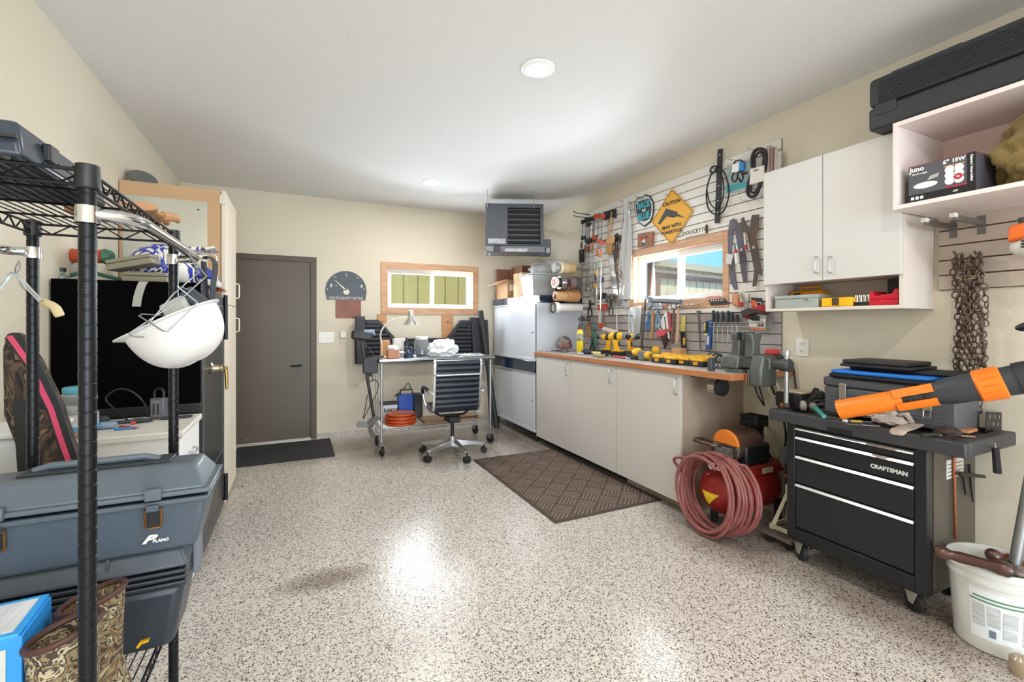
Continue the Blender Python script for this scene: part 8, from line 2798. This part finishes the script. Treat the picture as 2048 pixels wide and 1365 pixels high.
bx((2.60, ty_ - .125, tz_ + .10), (2.94, ty_ - .115, tz_ + .16)).ob('side_plate', M('8a2420', .4), t, bevel=.003)
bx((2.70, ty_ - .128, tz_ + .11), (2.80, ty_ - .125, tz_ + .145)).ob('rating_plate', M('c9bba8', .5), t)
for (x, y) in ((2.53, ty_ - .10), (2.53, ty_ + .10), (2.86, ty_ - .12), (2.86, ty_ + .12)):
    B().prism([(x - .02, 0), (x + .02, 0), (x + .03, tz_ - .08), (x - .03, tz_ - .08)], 1, y - .012, y + .012).ob('foot', M('2a2422', .6), t)
mz = tz_ + .165
B().lathe([(.07, 0), (.098, .01), (.10, .03), (.10, .22), (.085, .24), (.05, .245)], (2.53, ty_ + .0, mz + .115), 28, (1, 0, 0)).ob('motor_cover', M('4a332b', .4), t)
bx((2.57, ty_ - .11, mz), (2.80, ty_ + .10, mz + .13)).ob('motor_housing', M('16171a', .4), t, bevel=.015)
# fan grille with orange half disc
n = 14
B().prism([(ty_ + .095 * math.cos(PI * k / n), mz + .125 + .095 * math.sin(PI * k / n)) for k in range(n + 1)], 0, 2.512, 2.532).ob('orange_cover', M('e07a26', .45), t, bevel=.004)
for k in range(8):
    zz = mz + .01 + k * .0145
    hw_ = .095 * (math.sqrt(max(0, 1 - ((mz + .125 - zz) / .13) ** 2)))
    bx((2.514, ty_ - hw_, zz), (2.530, ty_ + hw_, zz + .007)).ob('grille_bar', M('b0b0ac', .4, .4), t)
PK = M('1a1b1d', .45, .3)
B().lathe([(.05, 0), (.05, .06), (.06, .06), (.06, .07), (.045, .07), (.045, .08), (.06, .08), (.06, .09), (.045, .09), (.045, .10), (.06, .10), (.06, .11), (.045, .11), (.045, .12), (.058, .12), (.058, .15)], (2.83, ty_ + .03, mz + .06), 18).ob('cylinder', PK, t)
bx((2.765, ty_ - .035, mz + .21), (2.895, ty_ + .095, mz + .265)).ob('cylinder_head', PK, t, bevel=.012)
for k in range(5):
    bx((2.775 + k * .024, ty_ - .038, mz + .264), (2.783 + k * .024, ty_ + .098, mz + .285)).ob('cooling_fin', PK, t)
B().tube(smoothline([(2.895, ty_ - .01, mz + .22), (2.92, ty_ - .05, mz + .15), (2.93, ty_ - .08, mz + .05), (2.93, ty_ - .10, mz)]), .007, 8).ob('copper_line', M('b9b0a0', .35, .8), t)
# manifold / gauges
B().cyl((2.46, ty_ - .02, tz_ + .10), (2.46, ty_ - .02, tz_ + .14), .014, n=10).ob('outlet_pipe', DARKM, t)
bx((2.42, ty_ - .06, tz_ + .14), (2.49, ty_ + .02, tz_ + .18)).ob('pressure_switch', BLACKP, t, bevel=.008)
for (yy_, r) in ((ty_ + .03, .026), (ty_ - .09, .02)):
    B().cyl((2.43, yy_ * .5 + ty_ * .5, tz_ + .16), (2.405, yy_ * .5 + ty_ * .5, tz_ + .165), r, n=18).ob('gauge', CHROME, t)
B().tube([(2.52, ty_ + .085, tz_ + .13), (2.49, ty_ + .085, tz_ + .29), (2.40, ty_ + .085, tz_ + .32), (2.33, ty_ + .085, tz_ + .325), (2.31, ty_ + .07, tz_ + .325), (2.31, ty_ - .07, tz_ + .325), (2.33, ty_ - .085, tz_ + .325), (2.40, ty_ - .085, tz_ + .32), (2.49, ty_ - .085, tz_ + .29), (2.52, ty_ - .085, tz_ + .13)], .011, 10).ob('carry_handle', M('5a4a42', .35, .6), t)
# power cord up to the bench
B().tube(smoothline([(2.9, ty_ - .02, mz + .03), (2.97, ty_ - .06, mz - .05), (3.0, ty_ - .08, mz + .15), (2.98, ty_ - .05, .75), (2.95, ty_ - .02, .88), (2.92, ty_, .975)]), .007, 7).ob('power_cord', BLACKP, t)

t = thing('air_hose', 'dusty red rubber air hose coiled around the compressor tank', 'hose')
HR_ = M('7e3f3b', .5, var=.5, vs=14, col2='9c6a64')
rr = random.Random(9)
pts = []
turns, seg = 9, 26
for k in range(turns * seg + 1):
    tt = k / seg
    a = 2 * PI * tt + 2.2
    w_ = math.sin(tt * 2.4)
    rad_y = .197 + .006 * (turns - tt) + .006 * w_
    rad_z = .235 + .016 * math.cos(tt * 1.7)
    cxh = 2.285 + .018 * (turns - tt) + .010 * math.sin(a * 1 + tt)
    lean = math.sin(a) * .03
    pts.append((min(cxh + lean * .5, 2.435), ty_ - .004 + .006 * math.sin(tt * 3.1) + rad_y * math.cos(a) - .006 * (turns - tt), .262 + rad_z * math.sin(a) + .008 * math.cos(tt * 2.2)))
pts = [(x, y, max(z_, .014)) for x, y, z_ in pts]
B().tube(pts, .0115, 9).ob('hose', HR_, t)
hx_ = PX(1372, 975, 2.36)
B().tube(smoothline([pts[0], (2.33, 2.31, .42), (2.36, hx_.y, .30), (2.365, hx_.y + .01, .21)]), .0105, 9).ob('hose_end', HR_, t)
B().cyl((2.365, hx_.y + .01, .21), (2.365, hx_.y + .012, .16), .012, n=10).ob('brass_fitting', M('b58a5a', .35, .8), t)
B().cyl((2.365, hx_.y + .012, .16), (2.365, hx_.y + .012, .12), .018, n=12).ob('coupler', CHROME, t)
B().tube(smoothline([(2.365, hx_.y + .012, .12), (2.355, hx_.y - .005, .085), (2.36, hx_.y - .02, .07), (2.365, hx_.y - .012, .10)]), .006, 8).ob('blow_tip', CHROME, t)

# ---- jack stand on a low plank
t = thing('low_dolly', 'grey-brown low wooden dolly beside the tool chest', 'dolly')
bx((2.57, 1.675, .05), (2.98, 1.87, .075)).ob('deck', M('6e625a', .7, var=.5, vs=6), t, bevel=.003)
for (x, y) in ((2.61, 1.71), (2.61, 1.83), (2.94, 1.71), (2.94, 1.83)):
    B().lathe([(.004, -.012), (.025, -.012), (.025, .012), (.004, .012)], (x, y, .025), 16, (1, 0, 0)).ob('wheel', RUBBER, t)
t = thing('jack_stand', 'cream painted steel jack stand on the low dolly', 'jack stand')
JC = M('d6d0b4', .45)
jz = .0755
jc = Vector((2.71, 1.765, 0))
H2 = .27
for (sx, sy) in ((-1, -1), (-1, 1), (1, -1), (1, 1)):
    p0 = jc + Vector((sx * .085, sy * .08, jz))
    p1 = jc + Vector((sx * .022, sy * .022, jz + H2 - .05))
    nx_, ny_ = Vector((-sx * .028, 0, 0)), Vector((0, -sy * .028, 0))
    b = B().rings([[p0, p0 + nx_, p0 + nx_ * .9 + ny_ * .12, p0 + ny_ * .9 + nx_ * .12, p0 + ny_], [p1, p1 + nx_ * .7, p1 + nx_ * .6 + ny_ * .1, p1 + ny_ * .6 + nx_ * .1, p1 + ny_ * .7]])
    b.ob('leg', JC, t)
for sx in (-1, 1):
    b = B().box((jc.x + sx * .082 - .003, jc.y - .08, jz + .004), (jc.x + sx * .082 + .003, jc.y + .08, jz + .03))
    b.ob('cross_brace', JC, t)
for sy in (-1, 1):
    B().box((jc.x - .08, jc.y + sy * .077 - .003, jz + .004), (jc.x + .08, jc.y + sy * .077 + .003, jz + .03)).ob('cross_brace', JC, t)
B().cyl(jc + Vector((0, 0, jz + H2 - .09)), jc + Vector((0, 0, jz + H2)), .03, n=18).ob('sleeve', JC, t)
B().cyl(jc + Vector((0, 0, jz + H2)), jc + Vector((0, 0, jz + H2 + .05)), .018, n=14).ob('ratchet_bar', M('7a3a2e', .5, .5), t)
bx((jc.x - .035, jc.y - .028, jz + H2 + .05), (jc.x + .035, jc.y + .028, jz + H2 + .065)).ob('saddle', M('8a2f26', .5), t, bevel=.005)
t = thing('spare_wheel', 'grey rubber wheel leaning between tool chest and compressor', 'wheel')
B().lathe([(.03, -.018), (.08, -.02), (.095, -.012), (.095, .012), (.08, .02), (.03, .018)], (2.72, 1.795, .0), 24, (.6, 1, 0)).xf(Matrix.Translation((.17, .06, .462))).ob('tyre', M('6d7176', .5), t)
bx((2.80, 1.84, .0755), (2.96, 1.868, .44)).ob('bracket', M('2a2b2e', .5), t, bevel=.004)
